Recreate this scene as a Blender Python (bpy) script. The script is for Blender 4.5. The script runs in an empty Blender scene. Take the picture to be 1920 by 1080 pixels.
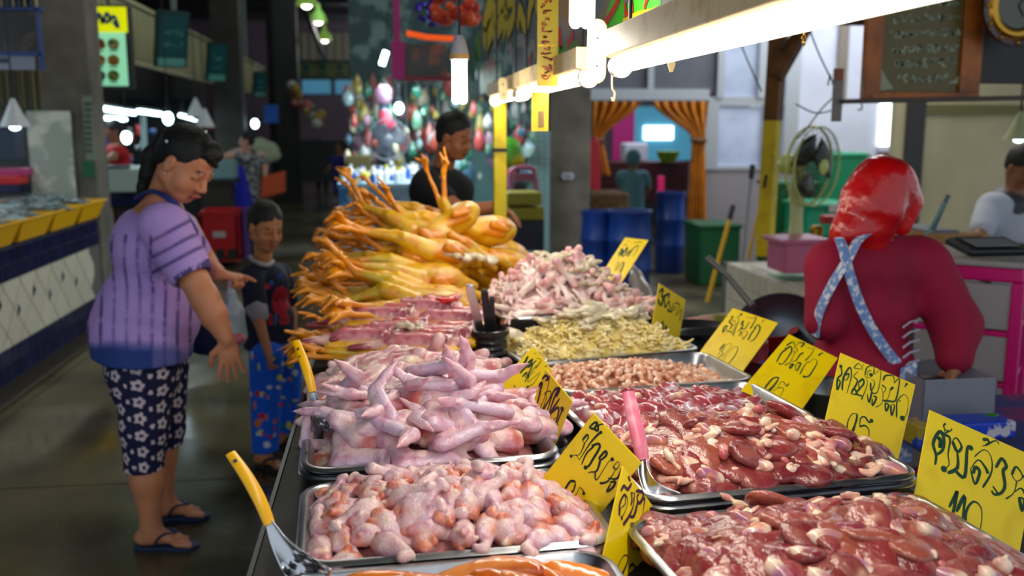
import bpy, math, random
import numpy as np
from mathutils import Vector, Matrix, Euler
random.seed(7)
NR = np.random.RandomState(5)
SC = bpy.context.scene
COL = SC.collection
# ---------------------------------------------------------------- camera
F = 1800.0
PITCH = math.atan(300 / F)
YAW = math.atan(240 / (F / math.cos(PITCH)))
CAM = np.array([0.0, 0.0, 1.6])
_cp, _sp, _cy, _sy = math.cos(PITCH), math.sin(PITCH), math.cos(YAW), math.sin(YAW)
FW = np.array([_sy * _cp, _cy * _cp, -_sp]); RT = np.array([_cy, -_sy, 0.0]); UP = np.cross(RT, FW)
camd = bpy.data.cameras.new('camera')
camo = bpy.data.objects.new('camera', camd); COL.objects.link(camo)
camd.sensor_width = 36; camd.lens = F * 36 / 1920
camd.clip_start = 0.05; camd.clip_end = 200
camo.matrix_world = Matrix(((RT[0], UP[0], -FW[0], 0), (RT[1], UP[1], -FW[1], 0), (RT[2], UP[2], -FW[2], 1.6), (0, 0, 0, 1)))
camd.dof.use_dof = True; camd.dof.focus_distance = 1.95; camd.dof.aperture_fstop = 2.9
SC.camera = camo
# ---------------------------------------------------------------- world, exposure
SC.view_settings.view_transform = 'Standard'
try: SC.view_settings.look = 'None'
except Exception: pass
SC.view_settings.gamma = 1.0
SC.view_settings.use_curve_mapping = False
SC.view_settings.exposure = 0.0
w = bpy.data.worlds.new('world'); SC.world = w; w.use_nodes = True
w.node_tree.nodes['Background'].inputs[0].default_value = (0.62, 0.72, 0.80, 1)
w.node_tree.nodes['Background'].inputs[1].default_value = 0.95

def area(name, loc, rot, size, energy, col, sy=None):
    d = bpy.data.lights.new(name, 'AREA'); d.energy = energy; d.color = col; d.size = size
    if sy: d.shape = 'RECTANGLE'; d.size_y = sy
    o = bpy.data.objects.new(name, d); COL.objects.link(o); o.location = loc; o.rotation_euler = rot
    return o

# ---------------------------------------------------------------- pixel -> world helpers
def ray(x, y): return FW * F + RT * (x - 960) + UP * (540 - y)
def onz(x, y, z):
    d = ray(x, y); return CAM + d * ((z - CAM[2]) / d[2])
def aty(x, y, Y):
    d = ray(x, y); return CAM + d * (Y / d[1])
def onplane(x, y, p0, n):
    d = ray(x, y); return CAM + d * (np.dot(np.array(p0) - CAM, n) / np.dot(d, n))
def s2l(c):
    c = np.asarray(c, float) / 255.0
    return np.where(c <= 0.04045, c / 12.92, ((c + 0.055) / 1.055) ** 2.4)

# ---------------------------------------------------------------- materials
MATS = {}
def mat(name, col=None, rough=0.5, metal=0.0, emit=None, es=0.0, attr=None, noise=None, bump=None, sss=0.0, coat=0.0, alpha=None, trans=0.0, sheen=0.0, var=0.0, rad=(1, .35, .25)):
    if name in MATS: return MATS[name]
    m = bpy.data.materials.new(name); m.use_nodes = True; MATS[name] = m
    nt = m.node_tree; b = nt.nodes['Principled BSDF']; L = nt.links
    c = tuple(s2l(col)) + (1,) if col is not None else (.8, .8, .8, 1)
    b.inputs['Base Color'].default_value = c
    b.inputs['Roughness'].default_value = rough; b.inputs['Metallic'].default_value = metal
    b.inputs['Coat Weight'].default_value = coat; b.inputs['Coat Roughness'].default_value = 0.12
    b.inputs['Transmission Weight'].default_value = trans
    if alpha is not None: b.inputs['Alpha'].default_value = alpha
    if sss:
        b.inputs['Subsurface Weight'].default_value = sss
        b.inputs['Subsurface Radius'].default_value = rad; b.inputs['Subsurface Scale'].default_value = 0.01
    if emit is not None:
        b.inputs['Emission Color'].default_value = tuple(s2l(emit)) + (1,); b.inputs['Emission Strength'].default_value = es
    tc = nt.nodes.new('ShaderNodeTexCoord')
    src = None
    if attr:
        a = nt.nodes.new('ShaderNodeAttribute'); a.attribute_name = attr; src = a.outputs['Color']
    if noise:   # (scale, colour2, lo, hi[, detail])
        n = nt.nodes.new('ShaderNodeTexNoise'); n.inputs['Scale'].default_value = noise[0]; n.inputs['Detail'].default_value = noise[4] if len(noise) > 4 else 4
        L.new(tc.outputs['Object'], n.inputs['Vector'])
        r = nt.nodes.new('ShaderNodeMapRange'); r.inputs[1].default_value = noise[2]; r.inputs[2].default_value = noise[3]
        L.new(n.outputs['Fac'], r.inputs[0])
        mx = nt.nodes.new('ShaderNodeMix'); mx.data_type = 'RGBA'
        L.new(r.outputs[0], mx.inputs[0])
        if src: L.new(src, mx.inputs[6])
        else: mx.inputs[6].default_value = c
        mx.inputs[7].default_value = tuple(s2l(noise[1])) + (1,)
        src = mx.outputs[2]
    if var:
        oi = nt.nodes.new('ShaderNodeObjectInfo'); hs = nt.nodes.new('ShaderNodeHueSaturation')
        r1 = nt.nodes.new('ShaderNodeMapRange'); r1.inputs[3].default_value = 1 - var; r1.inputs[4].default_value = 1 + var
        L.new(oi.outputs['Random'], r1.inputs[0]); L.new(r1.outputs[0], hs.inputs['Value'])
        if src: L.new(src, hs.inputs['Color'])
        else: hs.inputs['Color'].default_value = c
        src = hs.outputs['Color']
    if src: L.new(src, b.inputs['Base Color'])
    if bump:    # (scale, strength, distance)
        n = nt.nodes.new('ShaderNodeTexNoise'); n.inputs['Scale'].default_value = bump[0]; n.inputs['Detail'].default_value = 3
        L.new(tc.outputs['Object'], n.inputs['Vector'])
        bp = nt.nodes.new('ShaderNodeBump'); bp.inputs['Strength'].default_value = bump[1]; bp.inputs['Distance'].default_value = bump[2]
        L.new(n.outputs['Fac'], bp.inputs['Height']); L.new(bp.outputs[0], b.inputs['Normal'])
        if coat: L.new(bp.outputs[0], b.inputs['Coat Normal'])
    return m

# ---------------------------------------------------------------- objects
def wloc(o):
    v = Vector((0, 0, 0))
    while o is not None:
        v = v + o.location; o = o.parent
    return v
def tag(o, label, cat, group=None, kind=None):
    if label: o['label'] = label
    if cat: o['category'] = cat
    if group: o['group'] = group
    if kind: o['kind'] = kind
    return o
def thing(name, label, cat, loc=(0, 0, 0), group=None):
    o = bpy.data.objects.new(name, None); COL.objects.link(o); o.location = Vector([float(x) for x in loc]); o.empty_display_size = .05
    return tag(o, label, cat, group)
def setkind(o, k='structure'):
    o['kind'] = k; return o
def link(name, me, parent=None, mats=(), origin=None, smooth=False):
    """me is in world coordinates; the object's origin goes to its base (or to its parent)"""
    n = len(me.vertices)
    co = np.empty(n * 3, np.float32); me.vertices.foreach_get('co', co); co = co.reshape(-1, 3)
    o = bpy.data.objects.new(name, me); COL.objects.link(o)
    if parent is not None:
        o.parent = parent; off = np.array(wloc(parent)); 
    else:
        if origin is None:
            mn, mx = co.min(0), co.max(0); origin = ((mn[0] + mx[0]) / 2, (mn[1] + mx[1]) / 2, mn[2])
        off = np.array(origin, float); o.location = [float(v) for v in off]
    me.vertices.foreach_set('co', (co - off).astype(np.float32).ravel()); me.update()
    for m in (mats if isinstance(mats, (list, tuple)) else [mats]): me.materials.append(m)
    if smooth:
        me.polygons.foreach_set('use_smooth', [True] * len(me.polygons))
    return o
def rotm(ax='Z', deg=0): return np.array(Matrix.Rotation(math.radians(deg), 3, ax))

class MB:
    def __init__(s): s.v = []; s.f = []; s.mi = []; s.m = 0
    def add(s, vs, fs):
        o = len(s.v); s.v += [tuple(float(c) for c in p) for p in vs]
        for f in fs: s.f.append(tuple(i + o for i in f)); s.mi.append(s.m)
        return s
    def box(s, c, d, R=None):
        c = np.array(c, float); h = np.array(d, float) / 2
        P = [np.array((x, y, z)) * h for x in (-1, 1) for y in (-1, 1) for z in (-1, 1)]
        if R is not None: P = [R @ p for p in P]
        return s.add([c + p for p in P], [(0, 1, 3, 2), (4, 6, 7, 5), (0, 4, 5, 1), (2, 3, 7, 6), (0, 2, 6, 4), (1, 5, 7, 3)])
    def bx(s, x0, x1, y0, y1, z0, z1): return s.box(((x0 + x1) / 2, (y0 + y1) / 2, (z0 + z1) / 2), (abs(x1 - x0), abs(y1 - y0), abs(z1 - z0)))
    def tube(s, pts, r, n=8, cap=True, flat=None):
        pts = [np.array(p, float) for p in pts]; N = len(pts)
        rr = r if isinstance(r, (list, tuple)) else [r] * N
        rings = []; up = None
        for i, p in enumerate(pts):
            t = pts[min(i + 1, N - 1)] - pts[max(i - 1, 0)]; t = t / (np.linalg.norm(t) + 1e-9)
            if up is None: up = np.array((0, 0, 1.0)) if abs(t[2]) < .9 else np.array((1.0, 0, 0))
            a = np.cross(t, up); a /= np.linalg.norm(a) + 1e-9; b = np.cross(a, t); up = b
            fb = flat if flat else 1.0
            rings.append([p + (a * math.cos(q) + b * math.sin(q) * fb) * rr[i] for q in [2 * math.pi * k / n for k in range(n)]])
        vs = [p for g in rings for p in g]; fs = []
        for i in range(N - 1):
            for k in range(n):
                k2 = (k + 1) % n; fs.append((i * n + k, i * n + k2, (i + 1) * n + k2, (i + 1) * n + k))
        if cap: fs.append(tuple(range(n))[::-1]); fs.append(tuple(range((N - 1) * n, N * n)))
        return s.add(vs, fs)
    def cyl(s, a, b, r0, r1=None, n=16): return s.tube([a, b], [r0, r0 if r1 is None else r1], n)
    def lathe(s, prof, c=(0, 0, 0), n=24, R=None, sq=None, cap=True):
        c = np.array(c, float); vs = []
        for r, z in prof:
            for k in range(n):
                q = 2 * math.pi * k / n; p = np.array((r * math.cos(q), r * math.sin(q), z))
                if sq: p[1] *= sq
                if R is not None: p = R @ p
                vs.append(c + p)
        fs = []
        for i in range(len(prof) - 1):
            for k in range(n):
                k2 = (k + 1) % n; fs.append((i * n + k, i * n + k2, (i + 1) * n + k2, (i + 1) * n + k))
        if cap and prof[0][0] > 1e-5: fs.append(tuple(range(n))[::-1])
        if cap and prof[-1][0] > 1e-5: fs.append(tuple(range((len(prof) - 1) * n, len(prof) * n)))
        return s.add(vs, fs)
    def sph(s, c, r, n=12, R=None):
        rx, ry, rz = (r, r, r) if not isinstance(r, (tuple, list)) else r
        m = max(5, n // 2); c = np.array(c, float); vs = []
        for i in range(m + 1):
            t = math.pi * i / m - math.pi / 2
            for k in range(n):
                q = 2 * math.pi * k / n; p = np.array((math.cos(t) * math.cos(q) * rx, math.cos(t) * math.sin(q) * ry, math.sin(t) * rz))
                vs.append(c + (R @ p if R is not None else p))
        return s.add(vs, [(i * n + k, i * n + (k + 1) % n, (i + 1) * n + (k + 1) % n, (i + 1) * n + k) for i in range(m) for k in range(n)])
    def prism(s, out, o, ux, uy, th):
        """2-D outline extruded by th along ux x uy"""
        o = np.array(o, float); ux = np.array(ux, float); uy = np.array(uy, float); nn = np.cross(ux, uy); nn /= np.linalg.norm(nn)
        n = len(out); vs = [o + ux * a + uy * b for a, b in out] + [o + ux * a + uy * b + nn * th for a, b in out]
        fs = [tuple(range(n))[::-1], tuple(range(n, 2 * n))] + [(i, (i + 1) % n, n + (i + 1) % n, n + i) for i in range(n)]
        return s.add(vs, fs)
    def ribbon(s, pts, wd, n, lift):
        """flat marker stroke lying on a plane with normal n"""
        n = np.array(n, float); n /= np.linalg.norm(n); P = [np.array(p, float) for p in pts]
        vs = []
        N = len(P)
        for i, p in enumerate(P):
            t = P[min(i + 1, N - 1)] - P[max(i - 1, 0)]; t /= np.linalg.norm(t) + 1e-9
            a = np.cross(n, t); ww = (wd[i] if isinstance(wd, (list, tuple)) else wd) * .5
            vs += [p + a * ww + n * lift, p - a * ww + n * lift]
        return s.add(vs, [(2 * i, 2 * i + 1, 2 * i + 3, 2 * i + 2) for i in range(N - 1)])
    def build(s, name, mats, parent=None, smooth=False, bevel=0, origin=None, seg=2):
        me = bpy.data.meshes.new(name); me.from_pydata(s.v, [], s.f)
        o = link(name, me, parent, mats, origin, smooth)
        if len(me.materials) > 1: me.polygons.foreach_set('material_index', s.mi)
        if smooth:
            try: me.set_sharp_from_angle(angle=math.radians(38))
            except Exception: pass
        if bevel:
            b = o.modifiers.new('bevel', 'BEVEL'); b.width = bevel; b.segments = seg; b.limit_method = 'ANGLE'
        return o

def smooth_path(P, k=4):
    P = [np.array(p, float) for p in P]
    if len(P) < 3: return P
    out = []
    for i in range(len(P) - 1):
        p0, p1, p2, p3 = P[max(i - 1, 0)], P[i], P[i + 1], P[min(i + 2, len(P) - 1)]
        for j in range(k):
            t = j / k
            out.append(.5 * ((2 * p1) + (-p0 + p2) * t + (2 * p0 - 5 * p1 + 4 * p2 - p3) * t * t + (-p0 + 3 * p1 - 3 * p2 + p3) * t ** 3))
    out.append(P[-1]); return out

# ---------------------------------------------------------------- numpy noise
_T = NR.rand(64, 64, 64).astype(np.float32)
def vnoise(x, y, z):
    xi = np.floor(x).astype(int); yi = np.floor(y).astype(int); zi = np.floor(z).astype(int)
    fx = x - xi; fy = y - yi; fz = z - zi
    fx = fx * fx * (3 - 2 * fx); fy = fy * fy * (3 - 2 * fy); fz = fz * fz * (3 - 2 * fz)
    g = lambda a, b, c: _T[(xi + a) & 63, (yi + b) & 63, (zi + c) & 63]
    l = lambda a, b, t: a + (b - a) * t
    return l(l(l(g(0, 0, 0), g(1, 0, 0), fx), l(g(0, 1, 0), g(1, 1, 0), fx), fy), l(l(g(0, 0, 1), g(1, 0, 1), fx), l(g(0, 1, 1), g(1, 1, 1), fx), fy), fz) - .5

# ---------------------------------------------------------------- smooth-union surfaces
class Blob:
    """smooth union of tapered limbs and ellipsoids, meshed as ONE continuous surface (surface nets)"""
    def __init__(s, res=.005, k=.01): s.res = res; s.k = k; s.P = []; s.cuts = []; s.warp = None
    def cap(s, a, b, ra, rb=None, c=(200, 150, 120), k=None, sub=False, fl=None):
        s.P.append(dict(t='c', a=np.array(a, float), b=np.array(b, float), ra=ra, rb=ra if rb is None else rb, c=s2l(c), k=s.k if k is None else k, sub=sub)); return s
    def chain(s, pts, rr, c=(200, 150, 120), k=None):
        for i in range(len(pts) - 1): s.cap(pts[i], pts[i + 1], rr[i], rr[i + 1], c, k)
        return s
    def ell(s, c0, r, R=None, c=(200, 150, 120), k=None, sub=False):
        r = (r, r, r) if not isinstance(r, (tuple, list, np.ndarray)) else r
        s.P.append(dict(t='e', a=np.array(c0, float), r=np.array(r, float), R=np.eye(3) if R is None else np.array(R), c=s2l(c), k=s.k if k is None else k, sub=sub)); return s
    def cut(s, p, n): s.cuts.append((np.array(p, float), np.array(n, float) / np.linalg.norm(n))); return s
    def dist(s, q, X, Y, Z):
        if q['t'] == 'c':
            a = q['a']; d = q['b'] - a; L2 = max(float(d @ d), 1e-12)
            t = np.clip(((X - a[0]) * d[0] + (Y - a[1]) * d[1] + (Z - a[2]) * d[2]) / L2, 0, 1)
            return np.sqrt((X - a[0] - t * d[0]) ** 2 + (Y - a[1] - t * d[1]) ** 2 + (Z - a[2] - t * d[2]) ** 2) - (q['ra'] + (q['rb'] - q['ra']) * t)
        R = q['R']; x = X - q['a'][0]; y = Y - q['a'][1]; z = Z - q['a'][2]; r = q['r']
        u = (R[0, 0] * x + R[1, 0] * y + R[2, 0] * z) / r[0]; v = (R[0, 1] * x + R[1, 1] * y + R[2, 1] * z) / r[1]; w_ = (R[0, 2] * x + R[1, 2] * y + R[2, 2] * z) / r[2]
        k0 = np.sqrt(u * u + v * v + w_ * w_); k1 = np.sqrt((u / r[0]) ** 2 + (v / r[1]) ** 2 + (w_ / r[2]) ** 2) + 1e-9
        return k0 * (k0 - 1) / k1
    def bb(s, q):
        if q['t'] == 'c':
            m = max(q['ra'], q['rb']); return np.minimum(q['a'], q['b']) - m, np.maximum(q['a'], q['b']) + m
        e = np.sqrt(((q['R'] * q['r'][None, :]) ** 2).sum(1)); return q['a'] - e, q['a'] + e
    def mesh(s, name):
        h = s.res; bbs = [s.bb(q) for q in s.P]
        U = [b for q, b in zip(s.P, bbs) if not q['sub']]
        pad = 3 * h + (s.warp[0] if s.warp else 0)
        lo = np.min([b[0] for b in U], 0) - pad; hi = np.max([b[1] for b in U], 0) + pad
        N = np.ceil((hi - lo) / h).astype(int) + 1
        ax = [lo[i] + h * np.arange(N[i]) for i in range(3)]
        D = np.full(N, 1.0, np.float32)
        for q, b in zip(s.P, bbs):
            pd = q['k'] + 3 * h + (s.warp[0] if s.warp else 0)
            i0 = np.clip(np.floor((b[0] - pd - lo) / h).astype(int), 0, N); i1 = np.clip(np.ceil((b[1] + pd - lo) / h).astype(int) + 1, 0, N)
            if (i1 <= i0).any(): continue
            sl = tuple(slice(i0[i], i1[i]) for i in range(3))
            X, Y, Z = ax[0][sl[0]][:, None, None], ax[1][sl[1]][None, :, None], ax[2][sl[2]][None, None, :]
            d = s.dist(q, X, Y, Z).astype(np.float32); o = D[sl]; k = max(q['k'], 1e-5)
            if q['sub']:
                d = -d; hh = np.maximum(k - np.abs(o - d), 0) / k; D[sl] = np.maximum(o, d) + hh * hh * k * .25
            else:
                hh = np.maximum(k - np.abs(o - d), 0) / k; D[sl] = np.minimum(o, d) - hh * hh * k * .25
        if s.warp:
            amp, sc = s.warp[0], s.warp[1]
            I = np.nonzero(np.abs(D) < amp * 1.5 + 2 * h)
            x, y, z = ax[0][I[0]], ax[1][I[1]], ax[2][I[2]]
            st = s.warp[2] if len(s.warp) > 2 else (1, 1, 1)
            D[I] += (vnoise(x * sc * st[0] + 7, y * sc * st[1] + 3, z * sc * st[2]) * 1.4 + vnoise(x * sc * 2.3 * st[0], y * sc * 2.3 * st[1] + 9, z * sc * 2.3 * st[2]) * .6).astype(np.float32) * amp
        for p, n in s.cuts:
            D = np.maximum(D, (ax[0][:, None, None] - p[0]) * n[0] + (ax[1][None, :, None] - p[1]) * n[1] + (ax[2][None, None, :] - p[2]) * n[2])
        S = D < 0
        nx, ny, nz = N - 1
        cnt = np.zeros((nx, ny, nz), np.int8)
        for a in (0, 1):
            for b in (0, 1):
                for c in (0, 1): cnt += S[a:a + nx, b:b + ny, c:c + nz]
        act = (cnt > 0) & (cnt < 8); C = np.argwhere(act)
        idx = np.full(act.shape, -1, np.int64); idx[act] = np.arange(len(C))
        acc = np.zeros((len(C), 3)); wt = np.zeros(len(C))
        cor = [(a, b, c) for a in (0, 1) for b in (0, 1) for c in (0, 1)]
        for i in range(8):
            for j in range(i + 1, 8):
                p, q = cor[i], cor[j]
                if sum(abs(p[k] - q[k]) for k in range(3)) != 1: continue
                d0 = D[C[:, 0] + p[0], C[:, 1] + p[1], C[:, 2] + p[2]]; d1 = D[C[:, 0] + q[0], C[:, 1] + q[1], C[:, 2] + q[2]]
                m = (d0 < 0) != (d1 < 0); t = np.where(m, d0 / np.where(m, d0 - d1, 1), 0)
                for k in range(3): acc[:, k] += m * (p[k] + t * (q[k] - p[k]))
                wt += m
        V = lo + (C + acc / wt[:, None]) * h
        Fs = []
        for axis in range(3):
            s0 = [slice(None)] * 3; s1 = [slice(None)] * 3; s0[axis] = slice(0, -1); s1[axis] = slice(1, None)
            A, B = S[tuple(s0)], S[tuple(s1)]
            E = np.argwhere(A != B); E = E[(E[:, (axis + 1) % 3] > 0) & (E[:, (axis + 2) % 3] > 0)]
            E = E[(E < np.array([nx, ny, nz])).all(1)]
            fl = A[E[:, 0], E[:, 1], E[:, 2]]
            u = np.zeros(3, int); u[(axis + 1) % 3] = 1; v = np.zeros(3, int); v[(axis + 2) % 3] = 1
            g = lambda T: idx[T[:, 0], T[:, 1], T[:, 2]]
            q = np.stack([g(E - u - v), g(E - v), g(E), g(E - u)], 1)
            q[~fl] = q[~fl][:, ::-1]; Fs.append(q)
        Fq = np.concatenate(Fs); Fq = Fq[(Fq >= 0).all(1)]
        # light smoothing
        for _ in range(2):
            sm = np.zeros_like(V); ct = np.zeros(len(V))
            for k in range(4):
                np.add.at(sm, Fq[:, k], V[Fq[:, (k + 1) % 4]]); np.add.at(ct, Fq[:, k], 1)
                np.add.at(sm, Fq[:, k], V[Fq[:, (k - 1) % 4]]); np.add.at(ct, Fq[:, k], 1)
            V = V * .5 + .5 * sm / np.maximum(ct, 1)[:, None]
        me = bpy.data.meshes.new(name)
        me.vertices.add(len(V)); me.vertices.foreach_set('co', V.astype(np.float32).ravel())
        me.loops.add(Fq.size); me.loops.foreach_set('vertex_index', Fq.astype(np.int32).ravel())
        me.polygons.add(len(Fq)); me.polygons.foreach_set('loop_start', (np.arange(len(Fq)) * 4).astype(np.int32))
        me.update(calc_edges=True)
        cols = np.zeros((len(V), 3)); ws = np.full(len(V), 1e-9)
        for q in s.P:
            if q['sub']: continue
            d = s.dist(q, V[:, 0], V[:, 1], V[:, 2]); wgt = np.exp(-np.clip(d, -.02, 1) / max(.0022, s.res * .45)); cols += wgt[:, None] * q['c']; ws += wgt
        cols /= ws[:, None]
        a = me.attributes.new('Col', 'FLOAT_COLOR', 'POINT')
        a.data.foreach_set('color', np.concatenate([cols, np.ones((len(V), 1))], 1).astype(np.float32).ravel())
        return me
    def build(s, name, m, parent=None, origin=None):
        return link(name, s.mesh(name), parent, m, origin, True)

def place(name, me, loc, rot=None, parent=None, scale=1.0, group=None, label=None, cat=None):
    o = bpy.data.objects.new(name, me); COL.objects.link(o)
    o.location = [float(v) for v in loc]
    if rot is not None: o.rotation_euler = rot if not isinstance(rot, Matrix) else rot.to_euler()
    o.scale = (scale,) * 3 if not isinstance(scale, (tuple, list)) else scale
    if parent: o.parent = parent
    return tag(o, label, cat, group)
def protomesh(b, name, m):
    me = b.mesh(name); me.materials.append(m); me.polygons.foreach_set('use_smooth', [True] * len(me.polygons)); return me
# ================================================================ STALL: table, trays, lamps
STEEL = mat('aluminium', (196, 198, 204), .32, 1.0, bump=(60, .15, .002), noise=(9, (160, 165, 175), .4, .7))
STEEL2 = mat('brushed steel', (205, 205, 210), .22, 1.0)
DKSTEEL = mat('dark steel', (70, 72, 78), .35, .9)
DARKWOOD = mat('dark painted timber', (38, 34, 32), .6, noise=(12, (22, 20, 20), .4, .7))
BLACKP = mat('black plastic', (22, 22, 25), .28)
YPLAST = mat('yellow handle plastic', (255, 190, 0), .3, sss=.1)
YSIGN = mat('yellow acrylic', (246, 212, 0), .38, noise=(16, (228, 190, 0), .52, .78))
CREAM = mat('cream enamel', (236, 214, 160), .5, noise=(14, (205, 160, 80), .5, .75))
TUBEM = mat('fluorescent tube', (255, 255, 255), .3, emit=(255, 246, 226), es=7)
CFLM = mat('lit bulb', (255, 255, 255), .3, emit=(255, 248, 235), es=7)
COOLM = mat('lit cool bulb', (255, 255, 255), .3, emit=(215, 245, 255), es=8)
H = .93
TT = .868
# table
t = thing('market_table', 'long dark market table carrying all the steel trays of chicken', 'table', (.4, 2.9, 0))
b = MB().bx(-.235, 1.06, .72, 4.65, TT - .03, TT); b.build('table_top', DARKWOOD, t, bevel=.004)
b = MB().bx(-.21, 1.03, .75, 4.62, TT - .13, TT - .031); b.build('apron_board', DARKWOOD, t)
for x in (-.18, 1.0):
    for y in (.8, 2.0, 3.2, 4.55):
        MB().bx(x - .03, x + .03, y - .03, y + .03, 0, TT - .03).build('leg', DARKWOOD, t)
MB().bx(-.24, -.232, .72, 4.65, TT - .05, TT + .006).build('edge_strip', DKSTEEL, t)

def rrect(w, d, r, n=6):
    P = []
    for cx, cy, a0 in ((w / 2 - r, d / 2 - r, 0), (-w / 2 + r, d / 2 - r, 90), (-w / 2 + r, -d / 2 + r, 180), (w / 2 - r, -d / 2 + r, 270)):
        for k in range(n + 1):
            a = math.radians(a0 + 90 * k / n); P.append((cx + r * math.cos(a), cy + r * math.sin(a)))
    return P
class Tray: pass
def tray(cx, cy, w, d, rot, Hh, label, dep=.055, m=None, cat='tray', tn=(0, 0)):
    T = Tray(); T.c = np.array((cx, cy)); T.w = w; T.d = d; T.H = Hh; T.rot = rot; T.a = math.radians(rot); T.dep = dep
    b = MB(); pr = [(-.028, -dep - .002), (-.006, -.006), (.011, -.006), (.013, -.002), (.009, .002), (-.001, .003), (-.005, -.001), (-.03, -dep)]
    vs = []; fs = []; n = 28
    for off, z in pr:
        vs += [(x, y, z) for x, y in rrect(w + 2 * off, d + 2 * off, max(.05 + off, .01))]
    for i in range(len(pr) - 1):
        for k in range(n): fs.append((i * n + k, i * n + (k + 1) % n, (i + 1) * n + (k + 1) % n, (i + 1) * n + k))
    fs.append(tuple(range(n))[::-1]); fs.append(tuple(range((len(pr) - 1) * n, len(pr) * n)))
    b.add(vs, fs)
    me = bpy.data.meshes.new('steel_tray'); me.from_pydata(b.v, [], b.f); me.materials.append(m or STEEL)
    me.polygons.foreach_set('use_smooth', [True] * len(me.polygons)); me.set_sharp_from_angle(angle=math.radians(50))
    o = place('steel_tray', me, (cx, cy, Hh), (0, 0, T.a), None, 1, 'steel trays on the market table', label, cat)
    return T
def tw(T, u, v):
    return T.c[0] + u * math.cos(T.a) - v * math.sin(T.a), T.c[1] + u * math.sin(T.a) + v * math.cos(T.a)

R1 = tray(.70, 1.355, .56, .40, 6, H, 'steel tray of plain chicken livers nearest the camera, beside the 110 sign')
R2 = tray(.715, 1.815, .55, .39, 6, H + .012, 'steel tray of mixed giblets with white fat, with the pink-handled scoop')
R3 = tray(.70, 2.19, .54, .35, 6, H, 'steel tray of sliced gizzards behind the mixed giblets')
R4 = tray(.69, 2.545, .54, .33, 6, H, 'steel tray of small chicken hearts, beside the 180 sign')
R5 = tray(.63, 2.86, .56, .34, 13, H + .005, 'steel tray of pale yellow chicken fat under ice, in front of the pile of feet')
R6 = tray(.63, 3.27, .56, .40, 8, H + .06, 'raised steel tray heaped with white chicken feet')
L0 = tray(.09, 1.225, .50, .36, 3, H, 'steel tray of orange breast fillets at the bottom edge of the picture')
L1 = tray(.10, 1.615, .50, .34, 3, H, 'steel tray of drumettes with the long yellow-handled slotted spoon at its corner')
L2 = tray(.075, 2.03, .50, .40, 3, H + .014, 'steel tray of whole wings, beside the yellow sign with purple writing')
L3 = tray(.06, 2.45, .50, .40, 3, H, 'steel tray of leg quarters behind the wings')
for i, (T, s_) in enumerate(((R2, 'second empty tray nested under the tray of mixed giblets'), (L2, 'second empty tray nested under the tray of whole wings'))):
    tray(T.c[0], T.c[1] + .005, T.w + .01, T.d + .01, T.rot, T.H - .016, s_, dep=.042)
# block lifting the feet tray
MB().box((.63, 3.27, (TT + H + .0) / 2), (.48, .34, H - TT + .0), rotm('Z', 8)).build('support_crate', mat('blue grey plastic', (60, 85, 120), .5), bevel=.006)
tag(bpy.data.objects['support_crate'], 'blue-grey crate raising the tray of chicken feet', 'crate')

# ---------------------------------------------------------------- meat prototypes
def meat(name, rough=.3, coat=.5, noise=None, bump=(70, .25, .002), sss=.12, var=.08, rad=(1, .35, .25)):
    return mat(name, None, rough, 0, attr='Col', noise=noise, bump=bump, sss=sss, coat=coat, var=var, rad=rad)
M_WING = meat('chicken skin', .3, .6, (38, (214, 150, 172), .48, .7), (240, .7, .0026))
M_LIV = meat('liver', .3, .5, (26, (166, 92, 84), .48, .68), (95, .9, .004), .06, .16)
M_FAT = meat('fat and sinew', .35, .4, (40, (230, 150, 135), .5, .7), (120, .5, .003))
M_GIZ = meat('gizzard', .22, .7, (30, (150, 60, 70), .5, .72), (60, .3, .002), .1, .14)
M_HEART = meat('heart', .3, .5, (60, (205, 130, 100), .45, .65), (90, .3, .002), .12, .12)
M_FEET = meat('white feet', .35, .35, (40, (226, 172, 182), .52, .72), (150, .4, .002))
M_BRST = meat('marinated fillet', .18, .8, (16, (190, 80, 20), .45, .7), (40, .25, .003), .15, .1)
M_BIRD = meat('yellow bird skin', .3, .4, (16, (206, 122, 6), .46, .68), (220, .6, .003), .05, .14, (1, .5, .2))
M_THIGH = meat('leg quarter', .28, .6, (26, (206, 118, 128), .48, .68), (120, .6, .003))
SK = (244, 206, 204); SKL = (230, 200, 222); FLESH = (214, 104, 66); RAW = (196, 84, 78); WFAT = (250, 226, 198); BONE = (240, 205, 205)

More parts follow.
